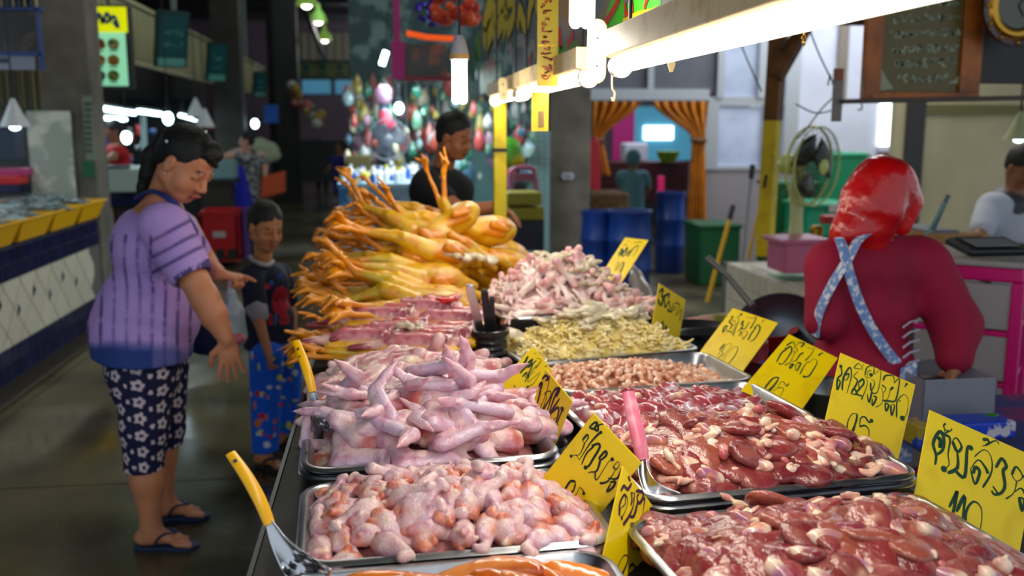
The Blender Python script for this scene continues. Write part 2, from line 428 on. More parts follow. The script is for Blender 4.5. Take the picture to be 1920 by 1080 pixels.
def wing(a1, a2, tipz=0.0, flatz=0.0, seed=0):
    rs = random.Random(seed)
    b = Blob(.0031, .009); b.warp = (.0024, 48)
    e = np.array((.080, 0, 0)); q = math.radians(180 - a1)
    d1 = np.array((math.cos(q), math.sin(q), flatz)); d1 /= np.linalg.norm(d1); w_ = e + d1 * .078
    q2 = q + math.radians(180 - a2) * (-1); d2 = np.array((math.cos(q2), math.sin(q2), tipz)); d2 /= np.linalg.norm(d2); tp = w_ + d2 * .068
    raw = rs.choice([RAW, FLESH, (224, 130, 104)])
    b.ell((.004, .002, 0), (.026, .025, .02), None, raw); b.ell((-.010, -.010, .006), .010, None, WFAT, k=.004); b.ell((-.012, .010, .002), (.012, .009, .009), None, (232, 150, 130), k=.004); b.cap((-.014, .0, .0), (-.004, 0, 0), .0085, .009, BONE, k=.004)
    b.ell((.028, .0, .002), (.034, .024, .021), None, SK); b.cap((.03, .004, 0), e, .0195, .0125, SK); b.cap((.02, -.012, .004), (.066, -.008, .002), .010, .008, SKL, k=.005)
    b.ell(e, (.0165, .015, .013), None, SKL, k=.005)
    n1 = np.cross((0, 0, 1.0), d1)
    b.cap(e + n1 * .011, w_ + n1 * .006, .0105, .0085, SK, k=.005); b.cap(e - n1 * .007, w_ - n1 * .005, .0115, .0080, SKL, k=.005); b.cap(e + n1 * .022 + d1 * .012, w_ + n1 * .013 - d1 * .006, .0065, .005, SK, k=.005)
    b.ell(w_, (.0135, .0125, .011), None, SKL, k=.004)
    n2 = np.cross((0, 0, 1.0), d2); n2 /= np.linalg.norm(n2) + 1e-9
    b.cap(w_, w_ + d2 * .036, .0105, .0078, SKL, k=.005); b.cap(w_ + d2 * .03, tp, .0080, .0022, (244, 188, 196), k=.005); b.cap(w_ + n2 * .009, w_ + d2 * .04 + n2 * .005, .0055, .003, SK, k=.005)
    b.cap(w_ - n2 * .006, w_ + d2 * .020 - n2 * .013, .0058, .0026, SK, k=.003)
    m_ = (np.array((.05, 0, 0)) + e + d1 * .03) / 2; b.ell((m_ + e) / 2, (.026, .017, .0055), rotm('Z', math.degrees((q + math.pi) / 2)), SKL, k=.01)
    return protomesh(b, 'chicken_wing', M_WING)
WINGS = [wing(55, 140, .1, .1, 1), wing(70, 120, .0, .15, 2), wing(40, 150, .3, 0, 3), wing(95, 110, .2, .1, 4), wing(60, 70, .1, .0, 5), wing(130, 150, .1, .1, 8)]
WUP = [wing(75, 60, 3.0, .3, 6), wing(50, 100, 4.0, .2, 7)]

def drumette(seed):
    rs = random.Random(seed); b = Blob(.0028, .007); b.warp = (.0028, 60)
    L = rs.uniform(.052, .066)
    b.ell((.004, 0, 0), (.027, .022, .019), None, SK); b.cap((.01, 0, 0), (L, rs.uniform(-.01, .01), 0), .019, .0085, SK, k=.008); b.ell((.024, -.008, .004), (.024, .010, .012), None, SKL, k=.004)
    b.ell((-.012, .008, .004), (.018, .015, .013), None, (232, 138, 104), k=.004); b.ell((-.008, -.012, .006), (.018, .010, .010), None, FLESH, k=.003)
    b.ell((.012, .008, .012), (.022, .010, .008), None, rs.choice([(236, 150, 116), SKL, (228, 178, 196)]), k=.004)
    b.ell((L + .003, .003, 0), (.010, .013, .011), None, BONE, k=.004); b.ell((L + .004, -.007, .002), .007, None, (246, 214, 210), k=.003)
    for k in range(7):
        a = rs.uniform(0, 6.28); b.ell((-.012 + rs.uniform(-.012, .03), .018 * math.cos(a), .016 * math.sin(a)), (rs.uniform(.006, .013), rs.uniform(.004, .008), rs.uniform(.004, .008)), rotm('Z', rs.uniform(0, 180)), rs.choice([WFAT, FLESH, (238, 178, 168), WFAT, (214, 100, 96)]), k=.0025)
    return protomesh(b, 'drumette', M_WING)
DRUM = [drumette(s) for s in range(8)]

def liver(seed, big=1.0):
    rs = random.Random(seed); b = Blob(.0032, .006); b.warp = (.0042, 34)
    c = rs.choice([(140, 48, 52), (126, 38, 46), (154, 66, 62), (136, 50, 66), (158, 78, 60)])
    L = .036 * big
    b.ell((0, 0, 0), (L * .95, .027 * big, .0115), rotm('Z', rs.uniform(-20, 20)), c)
    b.ell((L * .6, .024, .003), (L * .66, .022 * big, .009), rotm('Z', rs.uniform(30, 80)), c); b.ell((-L * .5, .014, -.002), (.02, .017, .008), None, c)
    b.ell((-.012, -.01, .004), (.02, .012, .009), None, c)
    if rs.random() < .4: b.cap((.01, .006, .010), (.03, .014, .010), .003, .004, (222, 168, 140), k=.003)
    return protomesh(b, 'chicken_liver', M_LIV)
LIVS = [liver(s, 1.0 + .1 * (s % 3)) for s in range(6)]
def fatbit(seed):
    rs = random.Random(seed); b = Blob(.0025, .004); b.warp = (.0035, 85)
    for k in range(11):
        p = np.array((rs.uniform(-.026, .026), rs.uniform(-.02, .02), rs.uniform(-.004, .006)))
        if k % 3: b.ell(p, (rs.uniform(.006, .012), rs.uniform(.004, .008), rs.uniform(.0035, .006)), rotm('Z', rs.uniform(0, 180)), rs.choice([WFAT, (246, 214, 180), (240, 196, 170), (200, 96, 104), (250, 232, 214)]))
        else: q = p + np.array((rs.uniform(-.025, .025), rs.uniform(-.02, .02), rs.uniform(-.003, .005))); b.cap(p, q, .0045, .003, rs.choice([WFAT, (236, 180, 160)]))
    return protomesh(b, 'fat_piece', M_FAT)
FATS = [fatbit(s) for s in range(7)]
def hrt(seed, sc=1.0, cc=(176, 92, 118)):
    b = Blob(.0024 * sc, .006); b.warp = (.001, 90)
    b.ell((0, 0, 0), (.016 * sc, .0105 * sc, .0105 * sc), None, cc); b.ell((.009 * sc, 0, 0), (.009 * sc, .008 * sc, .008 * sc), None, cc)
    b.ell((-.012 * sc, 0, .001), (.009 * sc, .011 * sc, .0095 * sc), None, (250, 224, 196)); b.cap((-.016 * sc, 0, .002), (-.023 * sc, .003, .004), .004 * sc, .0028 * sc, (235, 170, 160))
    return protomesh(b, 'chicken_heart', M_HEART)
HP = [hrt(1, 1.15, (176, 110, 150)), hrt(2, 1.25, (160, 96, 136)), hrt(6, 1.35, (186, 122, 140))]
HS = [hrt(3, .72, (236, 178, 140)), hrt(4, .75, (224, 156, 122)), hrt(5, .66, (244, 200, 168))]
def giz(seed):
    rs = random.Random(seed); b = Blob(.003, .008); b.warp = (.002, 45)
    c = rs.choice([(186, 92, 96), (170, 70, 82), (200, 118, 112), (160, 60, 70)])
    b.ell((0, .012, 0), (.03, .017, .014), None, c); b.ell((0, -.013, 0), (.027, .015, .012), None, c)
    b.ell((-.004, .0, .006), (.020, .007, .009), None, (214, 196, 214)); b.ell((.012, .017, .007), (.012, .009, .008), None, (222, 196, 206), k=.003)
    if rs.random() < .6: b.ell((-.018, -.012, .006), (.010, .008, .006), None, (246, 220, 180), k=.003)
    return protomesh(b, 'gizzard', M_GIZ)
GIZ = [giz(s) for s in range(5)]
def foot_w(seed):
    rs = random.Random(seed); b = Blob(.003, .005); c = (246, 224, 216)
    b.cap((-.065, 0, .002), (-.045, 0, 0), .0105, .008, (238, 180, 176)); b.cap((-.045, 0, 0), (0, 0, 0), .0075, .0085, c)
    for a, L in ((-32, .042), (-4, .055), (26, .045), (155, .022)):
        q = math.radians(a + rs.uniform(-8, 8)); z = rs.uniform(-.008, .012)
        m = np.array((math.cos(q), math.sin(q), .1)) * L * .55; e = np.array((math.cos(q) * L, math.sin(q) * L, z - .006))
        b.chain([(0, 0, 0), m, e], [.007, .0062, .004], c if rs.random() < .7 else (236, 184, 188))
    return protomesh(b, 'chicken_paw', M_FEET)
FEET = [foot_w(s) for s in range(4)]
def thigh(seed):
    rs = random.Random(seed); b = Blob(.004, .016); b.warp = (.003, 30)
    b.ell((0, 0, 0), (.058, .036, .024), None, (236, 196, 196)); b.ell((.01, .008, .010), (.045, .024, .018), None, (206, 112, 96) if seed % 2 else (228, 178, 180))
    b.cap((.05, -.004, 0), (.118, -.03, 0), .024, .012, (238, 196, 202)); b.cap((.118, -.03, 0), (.126, -.034, .002), .0145, .014, (240, 196, 196))
    b.cap((-.05, .0, .006), (-.066, .004, .010), .010, .007, BONE); b.ell((-.03, -.026, .006), (.022, .010, .012), None, WFAT)
    b.cap((-.03, .02, .018), (.035, .012, .020), .006, .005, (244, 208, 190), k=.004)
    return protomesh(b, 'leg_quarter', M_THIGH)
THG = [thigh(s) for s in range(4)]
def fillet(seed):
    rs = random.Random(seed); b = Blob(.0035, .012); b.warp = (.002, 26); c = rs.choice([(238, 138, 52), (232, 120, 40), (226, 112, 44), (240, 156, 84)])
    P = smooth_path([(-.085, 0, 0), (-.04, .012, .004), (.02, .010, .006), (.08, -.01, 0)], 3); rr = [.008 + .013 * math.sin(math.pi * (i + .6) / (len(P) + .2)) for i in range(len(P))]
    b.chain(P, rr, c); b.cap((-.05, .014, .012), (.05, .004, .014), .003, .003, (240, 176, 120), k=.006)
    return protomesh(b, 'breast_fillet', M_BRST)
FIL = [fillet(s) for s in range(4)]

# ---------------------------------------------------------------- piling
def pts(T, n, seed, mx=.02, my=.02, uv=None, cand=14):
    rs = random.Random(seed); P = []; u0, u1, v0, v1 = uv or (-T.w / 2 + mx, T.w / 2 - mx, -T.d / 2 + my, T.d / 2 - my)
    for i in range(n):
        best = None
        for k in range(cand):
            p = (rs.uniform(u0, u1), rs.uniform(v0, v1))
            d = min([(p[0] - q[0]) ** 2 + (p[1] - q[1]) ** 2 for q in P] or [1])
            if best is None or d > best[0]: best = (d, p)
        P.append(best[1])
    return P
def dome(T, u, v, z0, hh, e=2.2, sk=(0, 0)):
    a = min(1, abs((u - sk[0]) / (T.w / 2))); c = min(1, abs((v - sk[1]) / (T.d / 2)))
    return z0 + hh * (1 - a ** e) * (1 - c ** e)
def pile(T, protos, n, seed, z0, hh, name, label, cat, group, tilt=25, sc=(1, 1), uv=None, sink=0, flip=True, yaw=None, e=2.2, sk=(0, 0)):
    rs = random.Random(seed * 13 + 1); base_label = label
    for u, v in pts(T, n, seed, uv=uv):
        z = T.H + dome(T, u, v, z0, hh, e, sk) - sink * rs.random(); x, y = tw(T, u, v)
        du = (dome(T, u + .005, v, z0, hh, e, sk) - dome(T, u - .005, v, z0, hh, e, sk)) / .01; dv = (dome(T, u, v + .005, z0, hh, e, sk) - dome(T, u, v - .005, z0, hh, e, sk)) / .01
        N = Vector((-du, -dv, 1)).normalized(); N.rotate(Euler((0, 0, T.a)))
        Q = Vector((0, 0, 1)).rotation_difference(N).to_matrix()
        Y = Matrix.Rotation(math.radians(yaw[0] + rs.uniform(-yaw[1], yaw[1]) if yaw else rs.uniform(0, 360)), 3, 'Z')
        zu = min(3, int((u / T.w + .5) * 4)); zv = min(3, int((v / T.d + .5) * 4))
        label = base_label + ', ' + ('left end', 'left of centre', 'right of centre', 'right end')[zu] + (' at the front rim', ' toward the front', ' toward the back', ' at the back rim')[zv]
        Tl = Euler((math.radians(rs.uniform(-tilt, tilt)) + (math.pi if flip and rs.random() < .35 else 0), math.radians(rs.uniform(-tilt, tilt)), 0)).to_matrix()
        place(name, rs.choice(protos), (x, y, z), (Q @ Y @ Tl), None, rs.uniform(*sc), group, label, cat)
def mound(T, z0, hh, m, name, label, warp=.006, res=.012, e=2.2, sk=(0, 0), inset=.03, parent=None):
    """uncountable mass below the pieces one can see"""
    n = 44; b = MB(); vs = []; 
    for j in range(n + 1):
        for i in range(n + 1):
            u = (i / n - .5) * (T.w - 2 * inset); v = (j / n - .5) * (T.d - 2 * inset); x, y = tw(T, u, v)
            vs.append((x, y, T.H + dome(T, u, v, z0, hh, e, sk) + warp * float(vnoise(np.array([x * 60]), np.array([y * 60]), np.array([.5]))[0]) * 2))
    b.add(vs, [(j * (n + 1) + i, j * (n + 1) + i + 1, (j + 1) * (n + 1) + i + 1, (j + 1) * (n + 1) + i) for j in range(n) for i in range(n)])
    # skirt and underside
    lo = [(tw(T, (i / n - .5) * (T.w - 2 * inset - .02), (j / n - .5) * (T.d - 2 * inset - .02)) + (T.H - T.dep + .003,)) for i, j in [(i, 0) for i in range(n)] + [(n, j) for j in range(n)] + [(n - i, n) for i in range(n)] + [(0, n - j) for j in range(n)]]
    top = [j * (n + 1) + i for i, j in [(i, 0) for i in range(n)] + [(n, j) for j in range(n)] + [(n - i, n) for i in range(n)] + [(0, n - j) for j in range(n)]]
    o = len(b.v); b.v += lo; m_ = len(top)
    for k in range(m_): b.f.append((top[k], o + k, o + (k + 1) % m_, top[(k + 1) % m_])); b.mi.append(0)
    b.f.append(tuple(o + k for k in range(m_))); b.mi.append(0)
    ob = b.build(name, m, None, True); tag(ob, label, None, None, 'stuff'); return ob
U_LIV = mat('liver mass', (112, 40, 44), .25, coat=.7, bump=(60, .5, .004))
U_PINK = mat('pink meat mass', (196, 130, 130), .35, coat=.4, bump=(60, .5, .004))
U_TAN = mat('tan meat mass', (214, 160, 128), .35, coat=.4, bump=(90, .5, .004))
U_OR = mat('orange meat mass', (206, 104, 36), .25, coat=.6, bump=(60, .5, .004))
mound(R1, -.03, .055, U_LIV, 'liver_heap', 'underlying heap of livers in the nearest tray')
mound(R2, -.03, .052, U_LIV, 'giblet_heap', 'underlying heap of giblets in the second tray')
mound(R3, -.045, .040, mat('gizzard mass', (150, 70, 74), .3, coat=.6, bump=(60, .5, .004)), 'gizzard_heap', 'underlying heap of gizzards')
mound(R4, -.045, .045, U_TAN, 'heart_heap', 'underlying heap of chicken hearts')
mound(L0, -.045, .03, U_OR, 'fillet_heap', 'underlying layer of orange fillets')
mound(L1, -.04, .06, U_PINK, 'drumette_heap', 'underlying heap of drumettes')
mound(L2, -.04, .07, U_PINK, 'wing_heap', 'underlying heap of wings')
mound(L3, -.03, .06, U_PINK, 'leg_heap', 'underlying heap of leg quarters')
mound(R6, -.03, .15, mat('white feet mass', (222, 190, 180), .4, bump=(60, .5, .004)), 'feet_heap', 'underlying heap of white chicken feet', e=1.6, sk=(-.04, 0))

pile(R1, LIVS, 125, 11, -.018, .062, 'chicken_liver', 'dark red liver in the nearest tray', 'liver', 'livers in the nearest tray', 20, (1.05, 1.55), sink=.004, uv=(-.25, .25, -.165, .175))
pile(R1, HP, 34, 12, -.008, .064, 'chicken_heart', 'lilac heart among livers of the nearest tray', 'heart', 'hearts among the nearest livers', 30, (.9, 1.2))
pile(R1, FATS, 22, 13, -.010, .064, 'fat_piece', 'cream fat scrap in the nearest tray', 'fat', 'fat scraps in the nearest tray', 25, (.7, 1.1))
pile(R2, LIVS, 85, 21, -.016, .064, 'chicken_liver', 'dark red liver in the mixed giblet tray', 'liver', 'livers in the mixed giblet tray', 20, (1.1, 1.75), sink=.004, uv=(-.235, .235, -.15, .17))
pile(R2, FATS, 54, 22, -.010, .066, 'fat_piece', 'cream fat and sinew in the mixed giblet tray', 'fat', 'fat in the mixed giblet tray', 26, (1.1, 2.0), uv=(-.235, .18, -.15, .18))
pile(R2, HP, 20, 23, -.006, .072, 'chicken_heart', 'lilac heart in the mixed giblet tray', 'heart', 'hearts in the mixed giblet tray', 30, (.9, 1.3))
pile(R3, GIZ, 78, 31, -.030, .050, 'gizzard', 'red and lilac gizzard in the third tray', 'gizzard', 'gizzards in the third tray', 35, (1.1, 1.45), sink=.004, sk=(-.06, 0))
pile(R4, HS, 290, 41, -.034, .056, 'chicken_heart', 'small tan heart in the 180 tray', 'heart', 'hearts in the 180 tray', 40, (.85, 1.2), uv=(-.25, .25, -.15, .15), sink=.003, sk=(-.06, 0))
pile(L0, FIL, 26, 51, -.030, .045, 'breast_fillet', 'orange glossy fillet in the frontmost tray', 'chicken fillet', 'fillets in the frontmost tray', 12, (.95, 1.2), yaw=(-12, 30), sink=.004)
pile(L1, DRUM, 95, 61, -.018, .070, 'drumette', 'pink and orange drumette in its tray', 'drumette', 'drumettes in the tray', 30, (.85, 1.1), sink=.006)
pile(L2, WINGS, 54, 71, -.010, .088, 'chicken_wing', 'folded pale wing in the wing tray', 'chicken wing', 'wings in the wing tray', 24, (1.05, 1.3), sink=.010, uv=(-.17, .2, -.14, .14))
pile(L3, THG, 34, 81, -.005, .078, 'leg_quarter', 'pink leg quarter in its tray', 'chicken leg', 'leg quarters behind the wings', 16, (.9, 1.1), yaw=(0, 60), sink=.008)
for px, py, Y, rz, k, lab in ((735, 775, 2.1, 100, 0, 'whole wing with its tip pointing straight up, left of the wing tray centre'), (985, 815, 1.98, 20, 0, 'large wing with raised tip at the right end, before the purple-written sign'),
                              (880, 770, 2.12, 200, 1, 'wing with raised tip in the middle of the wing tray'), (605, 870, 1.95, 60, 1, 'wing standing on its side at the left corner of the wing tray')):
    p = aty(px, py, Y); place('chicken_wing', WUP[k], p, (math.radians(8), 0, math.radians(rz)), None, 1.15, 'wings in the wing tray', lab, 'chicken wing')
# liver pile spilling forwards
rs = random.Random(3)
p = aty(1400, 960, 1.56); place('fat_piece', FATS[1], p, (.3, .4, .2), None, 1.7, None, 'large pink and cream scrap perched on the back rim of the nearest tray', 'fat')

# white feet
pile(R6, FEET, 150, 91, -.006, .165, 'chicken_paw', 'white foot in the raised tray', 'chicken foot', 'white feet in the raised tray', 30, (1.05, 1.45), e=1.6, sink=.006, sk=(-.04, 0))
# chicken fat: strands, uncountable
rs = random.Random(17)
b = MB()
for i in range(620):
    u, v = rs.uniform(-.245, .245), rs.uniform(-.14, .14); x, y = tw(R5, u, v); z = R5.H + dome(R5, u, v, -.02, .105, 2.0)
    P = [np.array((x, y, z))]; a = rs.uniform(0, 6.28)
    for k in range(6):
        a += rs.uniform(-1.5, 1.5); q = P[-1] + np.array((math.cos(a) * .009, math.sin(a) * .008, rs.uniform(-.007, .007))); P.append(q)
    b.tube(smooth_path(P, 2), [.002] + [rs.uniform(.003, .0052) for _ in range(11)] + [.002], 6)
M_STR = mat('pale yellow fat', (246, 220, 130), .32, sss=.2, coat=.4, noise=(30, (250, 236, 190), .4, .65), bump=(80, .4, .002))
tag(b.build('chicken_fat', M_STR, None, True), 'tangle of pale yellow chicken fat heaped in its tray below the white feet', None, None, 'stuff')
mound(R5, -.03, .105, M_STR, 'fat_heap', 'underlying heap of pale yellow fat', e=2.0, warp=.009)
# ice lumps
M_ICE = mat('melting ice', (240, 226, 196), .3, trans=.35, sss=.3, coat=.3, bump=(90, .6, .004), noise=(20, (222, 204, 170), .4, .7), rad=(1, .8, .6))
def ice(seed):
    rs = random.Random(seed); b = Blob(.0028, .004); b.warp = (.006, 70)
    for k in range(14): b.ell((rs.uniform(-.03, .03), rs.uniform(-.024, .024), rs.uniform(-.006, .006)), (rs.uniform(.006, .015), rs.uniform(.006, .012), rs.uniform(.004, .009)), rotm('Z', rs.uniform(0, 180)), (235, 235, 225))
    return protomesh(b, 'ice_lump', M_ICE)
ICE = [ice(s) for s in range(4)]
def iceat(T, u, v, sc, z0, hh, e, grp, lab, sk=(0, 0)):
    x, y = tw(T, u, v); place('ice_lump', ICE[rs.randrange(4)], (x, y, T.H + dome(T, u, v, z0, hh, e, sk) + .012), (rs.uniform(-.3, .3) - v * 1.2, rs.uniform(-.3, .3), rs.uniform(0, 6)), None, (sc, sc, sc * .7), grp, lab, 'ice')
for i, (u, v, sc) in enumerate(((-.03, -.02, 1.9), (.03, -.03, 1.7), (-.08, .02, 1.5), (.0, .04, 1.6), (.06, .03, 1.3), (-.02, -.09, 1.4), (.07, -.08, 1.3), (.02, -.13, 1.1), (-.10, -.05, 1.1), (.12, -.02, 1.1), (.13, .10, 1.4), (-.05, .10, 1.2), (.16, -.09, 1.0))):
    iceat(R6, u, v, sc, .0, .165, 1.6, 'ice on the chicken feet', 'melting ice lump on the white feet, ' + ('left', 'middle', 'right')[0 if u < -.03 else (1 if u < .05 else 2)] + (' front', ' top')[int(v > -.05)] + ' of the pile', (-.04, 0))
iceat(R5, -.235, .05, 2.0, -.01, .105, 2, 'ice on the yellow fat', 'big ice lump at the left corner of the yellow fat tray')
for i, (u, v, sc) in enumerate(((.12, .06, 2.2), (.05, .05, 2.0), (-.02, .02, 2.2), (-.08, .0, 1.7), (.0, -.05, 1.6), (.08, -.02, 1.6), (.17, .03, 1.3), (-.14, .04, 1.4), (-.05, -.08, 1.0))):
    iceat(R5, u, v, sc, -.01, .105, 2, 'ice on the yellow fat', 'melting ice lump on the pale yellow fat, ' + ('left', 'middle', 'right')[0 if u < -.04 else (1 if u < .07 else 2)] + (' front', ' top')[int(v > 0)] + ' of the heap')
for px, py, Y, sc, lab in ((905, 482, 3.45, 1.7, 'ice lump between the yellow birds and the white feet'), (860, 478, 3.4, 1.5, 'ice lump lying on the yellow birds near the white feet'), (775, 610, 2.78, 1.3, 'small ice lump resting on the split birds')):
    place('ice_lump', ICE[1], aty(px, py, Y), (.2, 0, 1), None, (sc, sc, sc * .8), None, lab, 'ice')

# ---------------------------------------------------------------- yellow birds
YB = (222, 172, 18); YO = (228, 142, 10); YG = (196, 170, 44)
def claw(b, w_, d, n, c, seed, L=.05, r=.0062):
    rs = random.Random(seed); d = np.array(d) / np.linalg.norm(d); s = np.cross(d, n); s /= np.linalg.norm(s); n = np.cross(s, d)
    for a, l in ((-.55, .85), (-.08, 1.1), (.42, .9), (2.5, .5)):
        q = d * math.cos(a) + s * math.sin(a); cu = rs.uniform(.0, 1.1)
        m = w_ + q * L * l * .5 + n * .006; e = m + (q * math.cos(cu) - n * math.sin(cu)) * L * l * .5
        b.chain([w_, m, e], [r, r * .9, r * .55], c)
def bird(seed, up=False):
    """plucked bird on its side: body towards +X, legs and feet towards -X"""
    rs = random.Random(seed); b = Blob(.005, .006); b.warp = (.0045, 28)
    b.ell((.06, 0, 0), (.105, .062, .058), None, YB); b.ell((-.03, .0, .004), (.055, .05, .045), None, YB)
    b.ell((.07, -.03, .018), (.07, .035, .030), None, YG); b.cap((.02, -.055, .01), (.09, -.064, -.005), .018, .014, YO)
    if not up: b.cap((.15, 0, 0), (.2, .02, -.02), .024, .014, YB)
    for q in (-1, 1): b.chain([(.10, q * .05, .02), (.05, q * .078, .03), (.10, q * .084, .01)], [.02, .015, .009], YO)
    for s, dz in ((-1, .012), (1, .02)):
        k = np.array((-.085, s * .035, .03 + dz)); a = np.array((-.18, s * .030 + rs.uniform(-.03, .03), .02 + rs.uniform(-.03, .05))); f = a + np.array((-.080, rs.uniform(-.05, .05), rs.uniform(-.02, .075)))
        if up: a = np.array((-.12, s * .03, .12)); f = a + np.array((-.02 - .02 * s, s * .006, .10))
        b.cap((.0, s * .036, .012), k, .034, .023, YB); b.cap(k, a, .022, .010, YG if rs.random() < .5 else YB); b.cap(a, f, .0095, .0075, YO)
        claw(b, f, f - a + np.array((0, 0, .0)), np.array((0, .25 * s, 1.0)) if not up else np.array((1.0, .2, 0)), YO, seed * 3 + s, .074, .0074)
    return protomesh(b, 'whole_bird', M_BIRD)
BIRDS = [bird(s) for s in range(7)]; BUP = bird(9, True)
rs = random.Random(23)
lay = [(TT + .04, 2.86, 3.95, 8, .06), (TT + .10, 2.92, 3.95, 8, .05), (TT + .16, 3.05, 4.0, 7, .06), (TT + .22, 3.2, 4.05, 6, .08), (TT + .28, 3.35, 4.05, 5, .12), (TT + .335, 3.55, 4.0, 4, .16)]
for li, (z, y0, y1, n, x0) in enumerate(lay):
    for i in range(n):
        y = y0 + (y1 - y0) * (i + .2 + .6 * rs.random()) / n
        place('whole_bird', BIRDS[rs.randrange(7)], (x0 + rs.uniform(-.06, .07), y, z + rs.uniform(-.01, .015)), (math.radians(rs.uniform(-30, 30)), math.radians(rs.uniform(-4, 16)), math.radians(rs.uniform(-26, 22))), None, rs.uniform(1.0, 1.15),
              'heaped yellow whole birds', 'yellow bird with its feet over the aisle, ' + ('bottom', 'second', 'third', 'fourth', 'fifth', 'top')[li] + ' layer of the heap, ' + ('near end', 'middle', 'far end')[min(2, int(3 * i / n))], 'poultry')
    for i in range(max(2, n - 3)):
        y = y0 + (y1 - y0) * (i + .5) / max(2, n - 3)
        if li > 3 or y > 3.6:
            place('whole_bird', BIRDS[rs.randrange(4)], (.36 + rs.uniform(0, .2), y + .05, z - .02 - .02 * li), (rs.uniform(-.4, .4), .1, math.radians(rs.uniform(-40, 40))), None, 1.1, 'yellow birds on the far side of the heap', 'plucked yellow bird on the inner side of the heap', 'poultry')
p = aty(888, 434, 3.75); place('whole_bird', BUP, p, (0, 0, math.radians(14)), None, 1.1, None, 'orange bird on top of the heap with both feet reaching straight up', 'poultry')
p = aty(832, 428, 3.68); place('whole_bird', BUP, p, (math.radians(-8), math.radians(-30), math.radians(15)), None, 1.0, None, 'yellow bird near the top of the heap, legs slanting up left of the orange one', 'poultry')
# split birds, pink inside
M_SPL = meat('split bird flesh', .28, .5, (26, (150, 66, 84), .5, .66), (110, .5, .003))
def split(seed):
    rs = random.Random(seed); b = Blob(.004, .007); b.warp = (.0055, 34)
    for k in range(5): b.cap((-.07 + .035 * k, -.03, .014), (-.055 + .035 * k, .03, .016), .006, .007, rs.choice([(232, 180, 176), (190, 90, 100), (240, 206, 190)]), k=.003)
    b.ell((0, 0, 0), (.105, .045, .022), None, (222, 160, 160)); b.ell((-.02, -.02, .010), (.08, .02, .02), None, (206, 120, 130)); b.ell((.03, .014, .018), (.05, .016, .012), None, (196, 80, 84))
    b.ell((0, -.035, -.012), (.11, .02, .018), None, (248, 186, 30)); b.ell((.05, .02, .012), (.03, .02, .014), None, (246, 190, 120)); b.cap((-.10, -.02, 0), (-.135, -.028, 0), .016, .012, (236, 190, 180))
    b.cap((-.13, -.03, 0), (-.17, -.04, .0), .010, .008, (140, 50, 60))
    b.ell((.04, -.01, .018), (.03, .008, .008), None, (120, 24, 44), k=.003); b.ell((-.04, .012, .018), (.035, .007, .007), None, (134, 40, 60), k=.003); b.cap((-.09, .01, .012), (.02, .026, .016), .004, .004, (246, 206, 120), k=.003)
    return protomesh(b, 'split_bird', M_SPL)
SPL = [split(s) for s in range(3)]
for i, (px, py, Y) in enumerate(((720, 590, 2.9), (800, 575, 2.95), (745, 618, 2.82), (830, 625, 2.8), (700, 600, 3.0), (850, 595, 2.9), (690, 630, 2.78), (790, 640, 2.72))):
    place('split_bird', SPL[i % 3], aty(px, py, Y), (.2, 0, math.radians(rs.uniform(-8, 14))), None, 1.15, 'split birds before the yellow heap', 'pink split bird with yellow skin, ' + ('nearest left', 'middle left', 'back left', 'nearest right', 'lowest left', 'back right', 'front left', 'front centre')[i] + ' of those before the yellow heap', 'poultry')
rs = random.Random(61)
for i in range(7):
    place('whole_bird', BIRDS[i % 4], (.02 + rs.uniform(-.04, .04), 2.70 + .05 * i, TT + .035 + rs.uniform(0, .02)), (rs.uniform(-.3, .3), 0, rs.uniform(-.2, .2)), None, .95, 'low yellow birds beneath the split ones', 'yellow bird lying under the split birds, feet over the table edge', 'poultry')
p = aty(835, 560, 2.95); b = Blob(.004, .008); b.warp = (.003, 40)
for k in range(6): b.ell(p + np.array((rs.uniform(-.05, .05), rs.uniform(-.03, .03), rs.uniform(-.005, .01))), (.024, .014, .010), rotm('Z', rs.uniform(0, 180)), (206, 24, 12))
tag(b.build('red_comb_pile', meat('bright red offal', .25, .6)), 'bright red combs heaped on the split birds beside the knife holder', 'offal')
# ================================================================ price signs
INKG = mat('dark green marker', (8, 62, 34), .6)
INKP = mat('purple brown marker', (62, 24, 48), .6)
INKB = mat('black green marker', (12, 34, 24), .6)
def fitplane(C, Y):
    """pose of a rectangular board whose corners project to C"""
    best = None
    d0 = -FW
    for ia in range(-12, 13):
        for ie in range(-9, 10):
            az = ia * 5; el = ie * 5
            n = d0 * math.cos(math.radians(el)) + UP * math.sin(math.radians(el)); n = n * math.cos(math.radians(az)) + RT * math.sin(math.radians(az))
            p0 = aty(C[3][0], C[3][1], Y) * .5 + aty(C[2][0], C[2][1], Y) * .5
            if any(np.dot(ray(*c), n) > -.25 * np.linalg.norm(ray(*c)) for c in C): continue
            q = [onplane(c[0], c[1], p0, n) for c in C]
            e = [q[1] - q[0], q[2] - q[1], q[3] - q[2], q[0] - q[3]]; l = [np.linalg.norm(v) for v in e]
            cost = abs(e[0] @ e[1]) / l[0] / l[1] + abs(e[2] @ e[3]) / l[2] / l[3] + abs(e[1] @ e[2]) / l[1] / l[2] + abs(e[3] @ e[0]) / l[3] / l[0] + abs(l[0] - l[2]) / l[0] + abs(l[1] - l[3]) / l[1] + .0035 * (abs(az) + abs(el))
            if best is None or cost < best[0]: best = (cost, n, p0, q)
    return best[1:]
